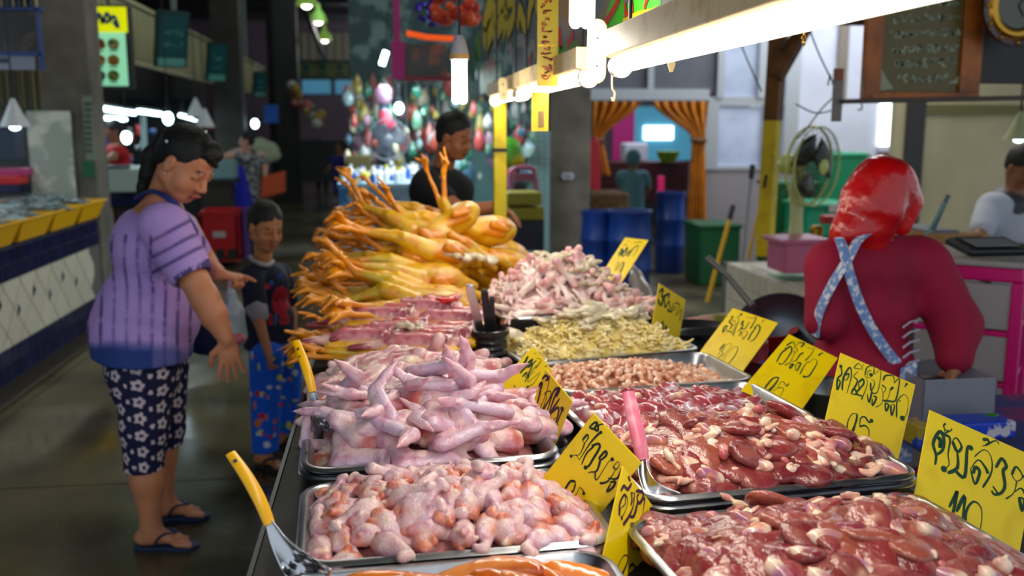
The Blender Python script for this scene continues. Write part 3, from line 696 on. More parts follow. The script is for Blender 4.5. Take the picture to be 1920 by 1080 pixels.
def psign(C, Y, org, sc, strokes, wpx, ink, label, blobs=()):
    n, p0, q = fitplane(C, Y)
    ux = q[1] - q[0]; W = np.linalg.norm(ux); ux /= W; uy = np.cross(n, ux)
    out = [((c - q[0]) @ ux, (c - q[0]) @ uy) for c in q]; out = out[::-1] if (out[1][0] - out[0][0]) * (out[2][1] - out[1][1]) - (out[1][1] - out[0][1]) * (out[2][0] - out[1][0]) < 0 else out
    t = thing('price_sign', label, 'sign', (q[2] + q[3]) / 2, 'yellow handwritten price signs')
    b = MB().prism(out, q[0] - n * .0025, ux, uy, .0025); bd_ = b.build('board', YSIGN, t, bevel=.0012)
    mpp = np.linalg.norm(onplane(C[0][0] + 1, C[0][1], p0, n) - q[0])
    b = MB()
    for k, st in enumerate(strokes):
        P = [onplane(org[0] + x / sc, org[1] + y / sc, p0, n) for x, y in st]; P = smooth_path(P, 4); N = len(P)
        w = [1.35 * wpx / sc * mpp * (.75 + .45 * math.sin(3.1 * i / N + k)) * (.6 if i in (0, N - 1) else 1) for i in range(N)]
        b.ribbon(P, w, n, .0006 + .00005 * (k % 5))
    for x, y, r in blobs:
        c = onplane(org[0] + x / sc, org[1] + y / sc, p0, n) + n * .0009; r = r / sc * mpp
        b.add([c + (ux * math.cos(a) + uy * math.sin(a)) * r for a in [k * math.pi / 6 for k in range(12)]], [tuple(range(12))])
    setkind(b.build('handwriting', ink, bd_), 'stuff')
    return t
psign([(1113, 774), (1203, 868), (1077, 1025), (990, 930)], 1.66, (1000, 760), 4.0, [
    [(420, 165), (460, 130), (480, 135), (455, 175), (420, 165)], [(455, 175), (485, 190), (490, 150), (530, 140)], [(370, 260), (405, 220), (412, 245), (385, 282), (370, 260)], [(388, 280), (350, 365), (300, 375), (275, 380)], [(320, 368), (348, 412)], [(345, 412), (430, 280), (505, 200)],
    [(362, 445), (400, 360), (450, 310), (440, 305), (490, 288), (497, 320), (450, 400), (420, 450), (395, 465)], [(490, 400), (540, 345), (550, 370), (515, 405), (490, 400)], [(505, 405), (478, 490), (430, 500), (410, 510)], [(465, 500), (475, 560), (560, 430), (590, 405)], [(600, 460), (635, 420), (645, 450), (620, 480), (600, 460)],
    [(618, 480), (590, 530), (550, 575), (498, 585)], [(560, 545), (630, 548), (665, 470)], [(575, 580), (615, 572), (600, 612), (552, 648), (580, 590)],
    [(318, 575), (280, 570), (235, 640), (222, 690), (250, 690), (310, 620), (318, 575)], [(316, 590), (290, 660), (200, 745)], [(385, 655), (352, 615), (330, 655), (300, 690), (258, 715)], [(300, 700), (342, 690), (330, 745), (270, 810), (220, 826), (205, 800), (230, 765)], [(250, 870), (275, 882), (272, 920)], [(342, 918), (300, 970), (322, 925), (300, 945)]],
    11, INKB, 'yellow sign with four letters and 95, stuck between drumettes and the pink handle', [(508, 203, 12), (285, 381, 11), (393, 466, 15), (593, 405, 14), (380, 660, 12), (222, 765, 16)])
psign([(1168, 873), (1272, 1012), (1226, 1222), (1122, 1083)], 1.42, (1120, 870), 5.14, [
    [(222, 265), (255, 212), (290, 245), (330, 185)], [(300, 115), (305, 150), (318, 162)], [(210, 500), (215, 380), (262, 292), (266, 380), (225, 430), (210, 500)], [(262, 292), (290, 340), (272, 440), (230, 520)], [(325, 270), (355, 300), (320, 400), (330, 340), (325, 270)], [(360, 262), (345, 400), (300, 510), (250, 580)], [(300, 500), (350, 500), (390, 350)],
    [(370, 260), (430, 270), (440, 320), (400, 380), (380, 320), (400, 290)], [(430, 340), (460, 330)], [(455, 335), (440, 440), (420, 560)], [(320, 570), (350, 580), (325, 680), (320, 570)], [(400, 570), (365, 650), (392, 640), (360, 750), (362, 660)], [(470, 460), (490, 470), (455, 590), (470, 460)], [(500, 440), (540, 435), (590, 520)], [(455, 600), (480, 600), (440, 720), (390, 800)],
    [(440, 690), (490, 710), (530, 590), (560, 590), (540, 640)], [(610, 560), (580, 602)], [(612, 555), (590, 670), (570, 760)], [(450, 762), (490, 770), (450, 890), (450, 762)], [(520, 760), (550, 850), (510, 980), (520, 850), (560, 750)], [(610, 790), (660, 740), (675, 850), (650, 1080)], [(580, 850), (620, 795), (590, 920), (568, 1040)], [(690, 675), (690, 712)],
    [(198, 1090), (200, 980), (250, 885), (290, 890), (280, 960), (240, 1060), (235, 1100)], [(290, 1090), (305, 1000), (335, 965), (362, 1000), (372, 1090)]],
    11, INKP, 'lowest yellow sign, purplish script in two lines, overlapping the sign with 95', [(390, 805, 16), (232, 520, 10), (252, 578, 9), (692, 680, 15)])
psign([(1023, 692), (1073, 752), (1026, 871), (976, 811)], 2.03, (910, 640), 4.5, [
    [(480, 320), (510, 290), (535, 310), (510, 332)], [(455, 370), (480, 350), (470, 400), (455, 370)], [(470, 400), (440, 520), (410, 530)], [(425, 515), (450, 590), (520, 420), (545, 290)], [(475, 600), (520, 470), (500, 440), (550, 420), (550, 470), (500, 560), (470, 605)], [(500, 560), (520, 592), (570, 440), (600, 400), (632, 400)],
    [(540, 600), (590, 460), (630, 400), (600, 470)], [(525, 680), (560, 590), (630, 480)], [(560, 600), (620, 560), (600, 680), (555, 730), (555, 690), (600, 640)], [(655, 570), (620, 660), (600, 730), (570, 770)], [(400, 760), (420, 720), (440, 740), (400, 800)], [(430, 830), (450, 750), (475, 760), (460, 850)]],
    10, INKP, 'yellow sign with purple script, behind the raised wing tip and overlapping another sign', [(525, 682, 12), (650, 572, 14)])
psign([(1000, 649), (1036, 694), (950, 787), (914, 742)], 2.32, (910, 640), 4.5, [
    [(265, 245), (320, 190), (360, 125), (330, 200), (400, 150), (360, 222), (430, 160)], [(290, 270), (340, 220), (400, 190), (350, 300), (430, 200)], [(310, 300), (350, 260), (340, 310), (420, 250)], [(330, 345), (370, 290), (360, 345), (460, 260), (410, 350), (355, 385)], [(430, 140), (470, 160), (420, 230)], [(410, 100), (428, 105)], [(500, 215), (520, 205)], [(110, 470), (150, 450)], [(240, 370), (262, 405)]],
    9, INKG, 'yellow sign with dense green script beside the black tool holder, partly behind a purple-written one', [(355, 385, 10)])
psign([(1172, 445), (1216, 450), (1159, 540), (1115, 532)], 3.42, (1130, 440), 5.14, [
    [(150, 190), (190, 130), (180, 200), (240, 120), (220, 190)], [(150, 212), (200, 150), (190, 212), (270, 150), (230, 212)], [(240, 210), (300, 130), (345, 108), (320, 170), (290, 212)], [(240, 60), (262, 65)], [(115, 320), (150, 262), (155, 290), (120, 350)], [(150, 360), (180, 280), (205, 275), (170, 370)], [(300, 75), (380, 72)], [(200, 110), (235, 90)]],
    9, INKG, 'small yellow sign farthest back, standing in the pile of white feet before the blue barrels')
psign([(1236, 531), (1286, 562), (1273, 640), (1223, 607)], 3.02, (1130, 440), 5.14, [
    [(540, 560), (580, 520), (570, 600), (640, 570), (630, 622)], [(530, 620), (560, 680), (590, 600), (600, 700), (640, 640), (650, 720), (690, 650)], [(620, 720), (660, 742), (700, 690), (700, 780)], [(700, 660), (740, 680), (710, 780), (762, 720), (740, 830)], [(765, 690), (745, 835)], [(545, 925), (565, 850), (582, 850), (578, 950)], [(595, 950), (608, 880), (622, 950)], [(560, 540), (590, 545)]],
    9, INKG, 'narrow yellow sign standing upright at the right end of the yellow fat tray')
psign([(1374, 577), (1459, 605), (1387, 704), (1304, 670)], 2.66, (1300, 570), 7.71, [
    [(540, 190), (570, 180), (560, 210), (520, 260), (560, 300), (530, 370)], [(425, 410), (450, 330), (490, 320), (440, 402), (420, 420)], [(480, 390), (540, 400), (560, 420), (620, 280)], [(560, 260), (600, 240), (600, 290), (560, 320)], [(620, 200), (655, 190), (660, 230), (620, 330), (570, 465)], [(640, 190), (700, 135), (690, 172)], [(690, 270), (725, 245), (705, 292), (680, 282)], [(720, 290), (700, 350), (640, 400)], [(680, 350), (745, 360), (800, 275), (830, 265)],
    [(680, 410), (702, 402), (660, 470), (680, 410)], [(720, 520), (705, 420), (765, 400), (780, 430), (720, 515)], [(765, 180), (850, 212), (912, 190), (860, 300), (820, 360)], [(870, 355), (905, 345), (840, 430), (790, 530)], [(880, 352), (935, 305), (965, 350), (930, 440), (870, 522), (818, 540)], [(1022, 230), (985, 272)],
    [(375, 665), (455, 575), (390, 690), (300, 810), (248, 835)], [(430, 722), (420, 690), (470, 600), (530, 575), (548, 610), (450, 730), (400, 830), (330, 890), (318, 850), (370, 780), (430, 722)], [(430, 870), (480, 730), (600, 620), (645, 640), (600, 750), (470, 905), (405, 935), (405, 900)], [(480, 945), (530, 888), (540, 940), (565, 925)], [(580, 952), (612, 957)]],
    13, INKG, 'yellow sign reading 180, beside the tray of small tan hearts')
psign([(1479, 626), (1571, 671), (1496, 779), (1389, 732)], 2.3, (1380, 620), 6.355, [
    [(480, 380), (540, 270), (600, 220), (578, 208)], [(600, 220), (650, 190), (660, 250), (570, 385), (515, 402)], [(600, 180), (680, 135), (705, 190), (745, 150)], [(690, 200), (735, 225), (700, 270), (690, 235)], [(700, 250), (650, 370), (580, 412)], [(650, 350), (705, 365), (760, 290), (805, 262)], [(740, 145), (815, 150), (770, 200)],
    [(645, 405), (682, 400), (640, 455), (645, 405)], [(725, 390), (772, 390), (720, 482), (705, 400), (740, 430)], [(760, 520), (830, 395), (885, 375), (840, 372)], [(850, 200), (895, 215), (932, 212), (890, 290), (820, 360)], [(885, 368), (935, 335), (965, 380), (930, 450), (870, 540), (810, 552)], [(1040, 265), (1000, 280), (985, 302)],
    [(500, 580), (505, 560), (440, 570), (360, 660), (335, 712), (370, 725), (450, 650), (500, 580)], [(500, 590), (400, 720), (310, 795), (260, 795), (262, 750), (290, 708)], [(630, 630), (600, 662), (565, 608), (520, 630), (500, 680), (438, 722)], [(495, 688), (560, 680), (545, 750), (450, 845), (385, 860), (350, 830), (360, 790), (395, 778)], [(460, 912), (530, 880), (520, 942)], [(615, 955), (570, 965), (555, 998), (590, 975)]],
    13, INKG, 'yellow sign with short script and 95, beside the tray of gizzards', [(520, 398, 14), (812, 550, 17)])
psign([(1576, 661), (1717, 721), (1677, 895), (1536, 835)], 1.88, (1540, 650), 4.32, [
    [(155, 160), (165, 220), (130, 262), (128, 350), (152, 290), (132, 262)], [(168, 355), (178, 250), (230, 168), (242, 240), (205, 378)], [(190, 232), (222, 218), (210, 262), (188, 272), (190, 232)], [(262, 172), (300, 135), (332, 180), (262, 175)], [(345, 143), (322, 168)], [(300, 198), (262, 240), (292, 280), (248, 365)], [(240, 382), (290, 385), (262, 340), (240, 382)], [(300, 290), (335, 262), (342, 300), (308, 335), (300, 290)],
    [(320, 330), (280, 380), (330, 402), (325, 425), (372, 300), (350, 228)], [(352, 230), (370, 168), (422, 160), (415, 230), (372, 252), (378, 200), (405, 195)], [(430, 190), (430, 222), (482, 190), (455, 365), (400, 370)], [(400, 265), (432, 290), (402, 360), (398, 290)], [(370, 380), (385, 452), (410, 360)], [(420, 400), (445, 415), (412, 478), (412, 420)], [(500, 275), (520, 235), (582, 240), (590, 300)], [(490, 310), (522, 340), (500, 372), (485, 330)], [(500, 372), (490, 455), (440, 492)],
    [(515, 440), (542, 410), (560, 340), (582, 330), (560, 350)], [(590, 295), (632, 260), (602, 430), (540, 440), (495, 435)], [(515, 455), (545, 475), (522, 522), (515, 455)], [(562, 470), (568, 560), (592, 480), (570, 465)], [(608, 575), (612, 440), (640, 440), (615, 450)], [(622, 425), (668, 388), (702, 430), (690, 545), (650, 585)], [(700, 298), (680, 310), (678, 330)],
    [(290, 545), (245, 548), (210, 620), (212, 690), (240, 695), (280, 610), (290, 545)], [(288, 560), (270, 640), (248, 718)], [(412, 598), (385, 612), (352, 570), (318, 580), (308, 650)], [(308, 648), (355, 640), (385, 680), (378, 740), (362, 765)], [(490, 870), (468, 912), (488, 890)]],
    9, INKG, 'yellow sign with one long line of green script and 95, behind the mixed giblets', [(157, 160, 13), (655, 580, 20), (688, 305, 10), (405, 600, 15), (400, 228, 14)])
psign([(1743, 768), (1945, 858), (1905, 1075), (1703, 985)], 1.6, (1700, 760), 3.6, [
    [(190, 402), (198, 340), (178, 260), (205, 195), (232, 180), (250, 230), (242, 300), (198, 335)], [(205, 222), (225, 228), (222, 282), (242, 250), (205, 222)], [(225, 182), (262, 200), (292, 228), (278, 330), (285, 400), (250, 432)], [(262, 122), (248, 140), (262, 165), (290, 175), (305, 158)], [(252, 160), (262, 185), (285, 170)], [(308, 242), (335, 220), (370, 280), (340, 312), (308, 242)],
    [(340, 312), (342, 420), (275, 458)], [(320, 432), (390, 482), (408, 290), (440, 285)], [(512, 232), (545, 232), (552, 262), (510, 275)], [(530, 270), (600, 238), (620, 265)], [(455, 348), (520, 300), (568, 345), (572, 450), (512, 555)], [(430, 430), (482, 368), (530, 420), (548, 462)], [(430, 430), (460, 532), (492, 450), (462, 418), (448, 462)], [(600, 422), (640, 360), (672, 412), (650, 445), (662, 540), (638, 590), (592, 602), (572, 575)],
    [(612, 592), (580, 545)], [(708, 470), (738, 415), (782, 480), (742, 512), (708, 470)], [(742, 512), (722, 590), (668, 632)], [(720, 590), (770, 560), (800, 600)], [(758, 620), (792, 640), (778, 712), (758, 620)],
    [(285, 688), (330, 600), (338, 585), (320, 690), (298, 780)], [(335, 718), (390, 610), (382, 720), (362, 860)], [(395, 870), (400, 720), (450, 650), (500, 690), (505, 780), (478, 910)]],
    14, INKG, 'largest yellow sign reading 110, stuck in the nearest tray of livers', [(250, 430, 20), (432, 288, 16), (785, 480, 10)])

# ================================================================ ladles, scoop, tool holder
PINKP = mat('pink handle plastic', (236, 120, 150), .35, noise=(30, (250, 170, 185), .45, .7), sss=.1)
def spoon(name, label, hp, bp, hm, hw, bw, slots):
    t = thing(name, label, 'utensil', hp[-1])
    P = smooth_path(hp, 5); n = len(P)
    MB().tube(P, [hw * (.86 + .2 * math.sin(math.pi * i / n)) for i in range(n)], 14, flat=.55).build('handle', hm, t, True)
    Q = smooth_path(bp, 6); m_ = len(Q); view = -FW
    b = MB(); vs = []
    R = []
    for i, p in enumerate(Q):
        tt = Q[min(i + 1, m_ - 1)] - Q[max(i - 1, 0)]; tt /= np.linalg.norm(tt); a = np.cross(view, tt); a /= np.linalg.norm(a); nn = np.cross(tt, a)
        f = i / (m_ - 1); w_ = hw * .5 + (bw - hw * .5) * (f ** 1.1); R.append((p, a, nn, w_))
    K = 12
    for p, a, nn, w_ in R:
        for k in range(K + 1): u = k / K * 2 - 1; vs.append(p + a * u * w_ - nn * (.30 * w_ * (1 - u * u)))
    fs = []
    for i in range(m_ - 1):
        for k in range(K):
            if slots and i > m_ * .42 and i % 3 == 1 and k % 3 == 1: continue
            fs.append((i * (K + 1) + k, i * (K + 1) + k + 1, (i + 1) * (K + 1) + k + 1, (i + 1) * (K + 1) + k))
    b.add(vs, fs); o = b.build('blade', STEEL2, t, True); s = o.modifiers.new('solid', 'SOLIDIFY'); s.thickness = .0016
    # hanging hole
    c = P[1] + (P[2] - P[1]) * .4; return t
spoon('slotted_spoon', 'slotted steel spoon with long curved yellow handle, at the corner of the drumette tray', [aty(432, 850, 1.52), aty(462, 893, 1.50), aty(488, 940, 1.48), aty(505, 982, 1.47)],
      [aty(504, 978, 1.47), aty(525, 1020, 1.45), aty(556, 1062, 1.42), aty(600, 1105, 1.38)], YPLAST, .0118, .036, True)
spoon('slotted_spoon', 'slotted steel spoon with yellow handle stuck in the leg quarters, behind the wings', [aty(555, 640, 2.3), aty(566, 668, 2.27), aty(577, 700, 2.24), aty(586, 735, 2.22)],
      [aty(586, 733, 2.22), aty(592, 758, 2.2), aty(606, 782, 2.17), aty(628, 802, 2.14)], YPLAST, .0115, .03, True)
spoon('serving_scoop', 'steel scoop with translucent pink handle, standing in the mixed giblets', [aty(1178, 736, 1.76), aty(1187, 778, 1.73), aty(1197, 820, 1.70), aty(1205, 862, 1.68)],
      [aty(1204, 858, 1.68), aty(1208, 890, 1.655), aty(1226, 920, 1.63), aty(1268, 944, 1.61)], PINKP, .0145, .022, False)
for hx, hy, Y, r in ((441, 864, 1.512, .0032), (559, 654, 2.285, .0032), (562, 668, 2.27, .0022)):
    c = aty(hx, hy, Y); d = ray(hx, hy); d = d / np.linalg.norm(d); b = MB().cyl(c - d * .014, c - d * .004, r, n=10)
    par = [o for o in COL.objects if o.name.startswith('slotted_spoon') and o.type == 'EMPTY'][0 if hx < 500 else 1]
    b.build('hanging_hole', DKSTEEL, par)
p = onz(918, 704, TT)
t = thing('tool_holder', 'black ribbed plastic tool holder between the wings and the fat tray', 'holder', p)
pr = [(.046, 0), (.05, .002)]
for k in range(6): pr += [(.052, .012 + .018 * k), (.055, .018 + .018 * k), (.052, .024 + .018 * k)]
pr += [(.054, .125), (.06, .128), (.06, .142), (.054, .145), (.050, .14), (.048, .01), (.0, .008)]
MB().lathe(pr, p, 28).build('cup', BLACKP, t, True)
for (x0, y0, x1, y1, wd, mm, lab) in ((905, 640, 880, 535, .014, STEEL2, 'wide steel tongs handle standing in the black tool holder'), (918, 636, 908, 546, .012, DKSTEEL, 'dark steel tongs standing in the black tool holder, right of the wider one'), (926, 640, 922, 560, .008, DKSTEEL, 'thin dark utensil leaning at the right in the tool holder')):
    a = aty(x0, y0, p[1] + .01); c = aty(x1, y1, p[1] - .02); a = a + (a - c) * .6; u = c - a; L = np.linalg.norm(u); u /= L; w2 = wd * .9
    out = [(-w2, 0), (w2, 0)] + [(w2 * math.cos(q), L - w2 + w2 * math.sin(q)) for q in np.linspace(0, math.pi, 9)]; sx = np.cross(u, -FW); sx /= np.linalg.norm(sx)
    b = MB(); n_ = np.cross(sx, u)
    for of in (0, .014): b.prism(out, a - n_ * of, sx, u, .003)
    b.box(c - u * w2 * .5 - n_ * .006, (w2 * 1.6, w2 * .5, .016)); o = b.build('tongs', mm, None, bevel=.001); tag(o, lab, 'utensil')
# round steel bowls between trays and the signs
def bowl(p, r, h, label, m=STEEL2, name='steel_bowl', cat='bowl', grp=None):
    b = MB().lathe([(r * .45, 0), (r * .8, h * .4), (r * .97, h * .92), (r * 1.06, h), (r * 1.06, h + .003), (r * .95, h * .93), (r * .78, h * .42), (r * .42, .004), (0, .004)], p, 36)
    return tag(b.build(name, m, None, True), label, cat, grp)
bowl(onz(1010, 880, TT) + np.array((.02, .06, 0)), .05, .04, 'small steel bowl between the wing tray and the gizzards')
for px, py, Y, r, lab in ((1010, 850, 1.95, .05, 'small steel bowl in the gap right of the wings'), (955, 720, 2.35, .05, 'small clear steel dish behind the raised wing, beside the tool holder')):
    pass
GOLD = mat('gold rim metal', (200, 150, 60), .25, 1.0)
bowl(aty(1340, 668, 3.0), .16, .06, 'wide steel bowl half hidden behind the 180 sign')
bowl(aty(1548, 790, 2.42), .10, .10, 'steel bowl with gold base between the two 95 signs')
bowl(aty(1300, 640, 3.2), .13, .05, 'steel pan behind the narrow upright sign', DKSTEEL)

# ================================================================ tube lamps over the stall
def fixture(y0, y1, x, z, label, hh=.07):
    t = thing('fluorescent_lamp', label, 'lamp', (x, (y0 + y1) / 2, z), 'long tube lamps over the stall')
    b = MB(); pf = [(-.035, .018), (-.035, hh), (.035, hh), (.035, .018), (.02, .014), (-.02, .014)]
    b.prism(pf, (x, y0, z), (1, 0, 0), (0, 0, 1), -(y1 - y0)); b.build('housing', CREAM, t, bevel=.002)
    for y in (y0 + .02, y1 - .02):
        MB().cyl((x - .0, y - .012, z - .004), (x, y + .012, z - .004), .026, n=20).build('lamp_holder', mat('white lamp plastic', (235, 230, 215), .4), t, True)
    MB().cyl((x, y0 + .035, z - .006), (x, y1 - .035, z - .006), .0145, n=16).build('tube', TUBEM, t, True)
    for y in (max(y0, .9) + .1, y1 - .1): MB().cyl((x, y, z + hh), (x, y, 4.9), .004, n=6).build('hanger_wire', DKSTEEL, t)
    return t
fixture(.55, 2.16, .525, 1.74, 'longest bright tube lamp nearest the camera, hanging over the liver trays', .075)
fixture(2.42, 3.62, .515, 1.73, 'second tube lamp along the line, over the white chicken feet')
fixture(3.70, 4.55, .515, 1.73, 'short far tube lamp at the yellow taped post')
# real light output of the three lamps
for y0, y1, e in ((.62, 2.16, 8), (2.42, 3.62, 8), (3.7, 4.55, 5)):
    area('tube_light', (.52, (y0 + y1) / 2, 1.715), (0, 0, 0), .04, e, (1, .93, .80), y1 - y0)
# hanging compact lamps
def cfl(px, py, Y, h, r, label, grp='compact lamps on wires'):
    p = aty(px, py, Y); t = thing('compact_lamp', label, 'lamp', p, grp)
    lb_ = MB().lathe([(r * .5, h * 1.55), (r * .75, h * 1.42), (r * 1.0, h * 1.18), (r * 1.05, h * 1.0), (r * .8, h * .98)], p, 20).build('lamp_base', mat('lamp cap grey', (190, 186, 196), .4), t, True)
    MB().lathe([(r * 1.02, h * 1.12), (r * 1.07, h * 1.12), (r * 1.07, h * 1.02), (r * 1.02, h * 1.02)], p, 20, cap=False).build('lamp_collar', mat('lamp collar amber', (220, 170, 80), .4), lb_, True)
    for a in range(4):
        q = p + np.array((math.cos(a * 1.571 + .78), math.sin(a * 1.571 + .78), 0)) * r * .55
        MB().tube([q + (0, 0, .0 + r * .3), q + (0, 0, h)], r * .42, 10).sph(q + (0, 0, r * .3), r * .42, 10).build('lamp_tube', CFLM, t, True)
    MB().cyl(p + (0, 0, h * 1.5), p + (0, 0, h * 1.5 + 1.2), .004, n=6).build('lamp_wire', BLACKP, t)
    return t
cfl(862, 193, 3.35, .145, .031, 'white compact lamp hanging left of the tube lamps, above the man in black')
cfl(1091, 50, 2.25, .16, .034, 'white compact lamp hanging in front of the painted banner')
for px, py, Y in ((862, 205, 3.35), (1091, 60, 2.25)):
    d = bpy.data.lights.new('compact_lamp_light', 'POINT'); d.energy = 3.5; d.shadow_soft_size = .05; d.color = (1, .94, .82); o = bpy.data.objects.new('compact_lamp_light', d); COL.objects.link(o); o.location = aty(px, py, Y) + np.array((0, 0, -.05))
# wooden battens at the lamp ends
def pill(C, Y, w, label, name='batten'):
    (x0, y0), (x1, y1) = C; a = aty(x0, y0, Y); c = aty(x1, y1, Y); u = (c - a); L = np.linalg.norm(u); u /= L; n = -FW; s = np.cross(u, n); s /= np.linalg.norm(s); n = np.cross(s, u)
    out = [(w / 2 * math.sin(q), -w / 2 * math.cos(q) + w / 2) for q in np.linspace(-math.pi / 2, math.pi / 2, 9)] + [(w / 2 * math.sin(q), L - w / 2 - w / 2 * math.cos(q)) for q in np.linspace(math.pi / 2, math.pi * 1.5, 9)]
    b = MB().prism(out, a, s, u, .012); t = b.build(name, CREAM, None, bevel=.003)
    t['label'] = label; t['category'] = 'board'
    for f in (.3, .72):
        p = a + u * L * f; MB().cyl(p - n * .014, p + n * .016, .0028, n=10).build('screw', DKSTEEL, t)
pill(((1120, 36), (1117, 158)), 2.3, .046, 'pale rounded batten with two screws between the two tube lamps')
pill(((942, 145), (945, 190)), 3.66, .034, 'small rounded end plate between the far tube lamps')
# hooks, chain, tag under the near lamp
tag(MB().tube(smooth_path([aty(1148, 140, 2.25), aty(1148, 165, 2.25), aty(1153, 175, 2.25), aty(1150, 190, 2.25), aty(1147, 182, 2.25)], 4), .0025, 6).build('wire_hook', CREAM, None, True), 'bent wire hook below the rounded batten', 'hook')
tag(MB().prism([(-.007, 0), (.007, 0), (.008, .02), (.003, .035), (-.003, .035), (-.008, .02)], aty(1260, 103, 2.0), (1, 0, 0), (0, 0, -1), .004).build('plastic_tag', CREAM, None), 'small cream tag dangling under the near tube lamp', 'tag')
t = thing('chain', 'short brass chain dangling from the near tube lamp', 'chain', aty(1507, 80, 1.5))
for k in range(6):
    c = aty(1507, 34 + k * 9, 1.5); a = k * 1.57
    MB().tube([c + np.array((math.cos(q) * .0028 * math.cos(a), math.cos(q) * .0028 * math.sin(a), math.sin(q) * .005)) for q in np.linspace(0, 6.28, 11)], .0011, 5, False).build('chain_link', GOLD, t, True)
# ================================================================ SETTING
def wetfloor():
    m = mat('wet concrete', (104, 95, 70), .4, noise=(1.3, (56, 52, 40), .38, .64, 9), bump=(6, .08, .004))
    nt = m.node_tree; L = nt.links; b = nt.nodes['Principled BSDF']
    tc = nt.nodes.new('ShaderNodeTexCoord'); n = nt.nodes.new('ShaderNodeTexNoise'); n.inputs['Scale'].default_value = .55; n.inputs['Detail'].default_value = 7
    L.new(tc.outputs['Object'], n.inputs['Vector']); r = nt.nodes.new('ShaderNodeMapRange'); r.inputs[1].default_value = .42; r.inputs[2].default_value = .62; r.inputs[3].default_value = .10; r.inputs[4].default_value = .45
    L.new(n.outputs['Fac'], r.inputs[0]); L.new(r.outputs[0], b.inputs['Roughness']); return m
FLM = wetfloor()
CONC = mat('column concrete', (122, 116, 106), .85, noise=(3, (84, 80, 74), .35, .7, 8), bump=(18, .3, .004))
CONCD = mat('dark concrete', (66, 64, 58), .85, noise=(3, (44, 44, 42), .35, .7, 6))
CEILM = mat('dark roof sheet', (44, 50, 50), .7)
DKM = mat('dark paint', (26, 28, 30), .6)
WHITEW = mat('bluish white wall', (206, 210, 226), .7, noise=(1.5, (186, 190, 206), .4, .7))
CREAMW = mat('cream wall', (206, 196, 160), .8, noise=(1.2, (184, 174, 140), .4, .7))
GREYW = mat('grey lower wall', (140, 134, 140), .8)
ALU = mat('window aluminium', (176, 182, 192), .45, .4)
NAVY = mat('navy glazed tile', (22, 26, 70), .15, coat=.4, var=.25)
WTILE = mat('white glazed tile', (214, 208, 188), .15, coat=.4, var=.05)
GROUT = mat('grout', (96, 92, 88), .9)
BLUEP = mat('blue barrel plastic', (6, 46, 118), .35, noise=(4, (4, 34, 92), .4, .7))
YPAINT = mat('yellow painted wood', (226, 200, 20), .5, noise=(9, (190, 160, 20), .5, .7))
BROWNW = mat('brown timber', (122, 76, 22), .6, noise=(10, (86, 52, 14), .4, .65))
def S(b, name, m, parent=None, **k): return setkind(b.build(name, m, parent, **k))
def part(b, name, m, parent, **k): return b.build(name, m, parent, **k)
# floor slabs with real joints
fl = S(MB().bx(-14, 12, -2, 40, -.06, -.012), 'floor', mat('joint dark', (26, 24, 20), .8))
ys = [-2, .45, 4.37, 8.3, 12.2, 16.1, 20, 24, 28, 32, 40]; xs = [-14, -6.2, -2.12, 2.6, 7, 12]
for i in range(len(xs) - 1):
    for j in range(len(ys) - 1):
        MB().bx(xs[i] + .006, xs[i + 1] - .006, ys[j] + .006, ys[j + 1] - .006, -.012, 0).build('slab', FLM, fl)
# roof: corrugated sheet, beams
b = MB(); n = 260; vs = []
for i in range(n + 1):
    x = -13 + 25 * i / n; z = 5.3 + .03 * math.sin(i * 1.5708); vs += [(x, -2, z), (x, 40, z)]
b.add(vs, [(2 * i, 2 * i + 1, 2 * i + 3, 2 * i + 2) for i in range(n)])
ce = S(b, 'ceiling', CEILM)
for y in range(6, 40, 4):
    MB().bx(-13, 12, y - .08, y + .08, 4.75, 4.95).bx(-13, 12, y - .04, y + .04, 5.15, 5.25).build('roof_beam', DKM, ce)
for x in (-2.6, 2.2):
    MB().bx(x - .06, x + .06, 2, 38, 4.95, 5.1).build('roof_purlin', DKM, ce)
# conduit with the three hall lamps
p0 = aty(560, 0, 18); 
S(MB().tube([aty(556, -30, 16), aty(607, 110, 27)], .06, 8), 'trim_1', DKSTEEL)
GREENL = mat('lamp shade green', (120, 180, 90), .4, emit=(150, 190, 70), es=.35)
for i, (px, py, Y, r) in enumerate(((575, 6, 16.5, .17), (597, 38, 20, .17), (609, 73, 24, .17))):
    p = aty(px, py, Y); t = thing('hall_lamp', ['nearest round hall lamp below the dark roof', 'middle round hall lamp below the dark roof', 'farthest and lowest round hall lamp below the dark roof'][i], 'lamp', p, 'round hall lamps')
    MB().lathe([(.03, .32), (.05, .2), (r * .7, .12), (r, -.02), (r * .95, -.04)], p, 20).build('lamp_shade', GREENL, t, True)
    MB().sph(p, r * .55, 12).build('bulb', TUBEM, t, True); MB().cyl(p + (0, 0, .3), (p[0], p[1], 4.96), .012, n=6).build('lamp_rod', DKM, t)
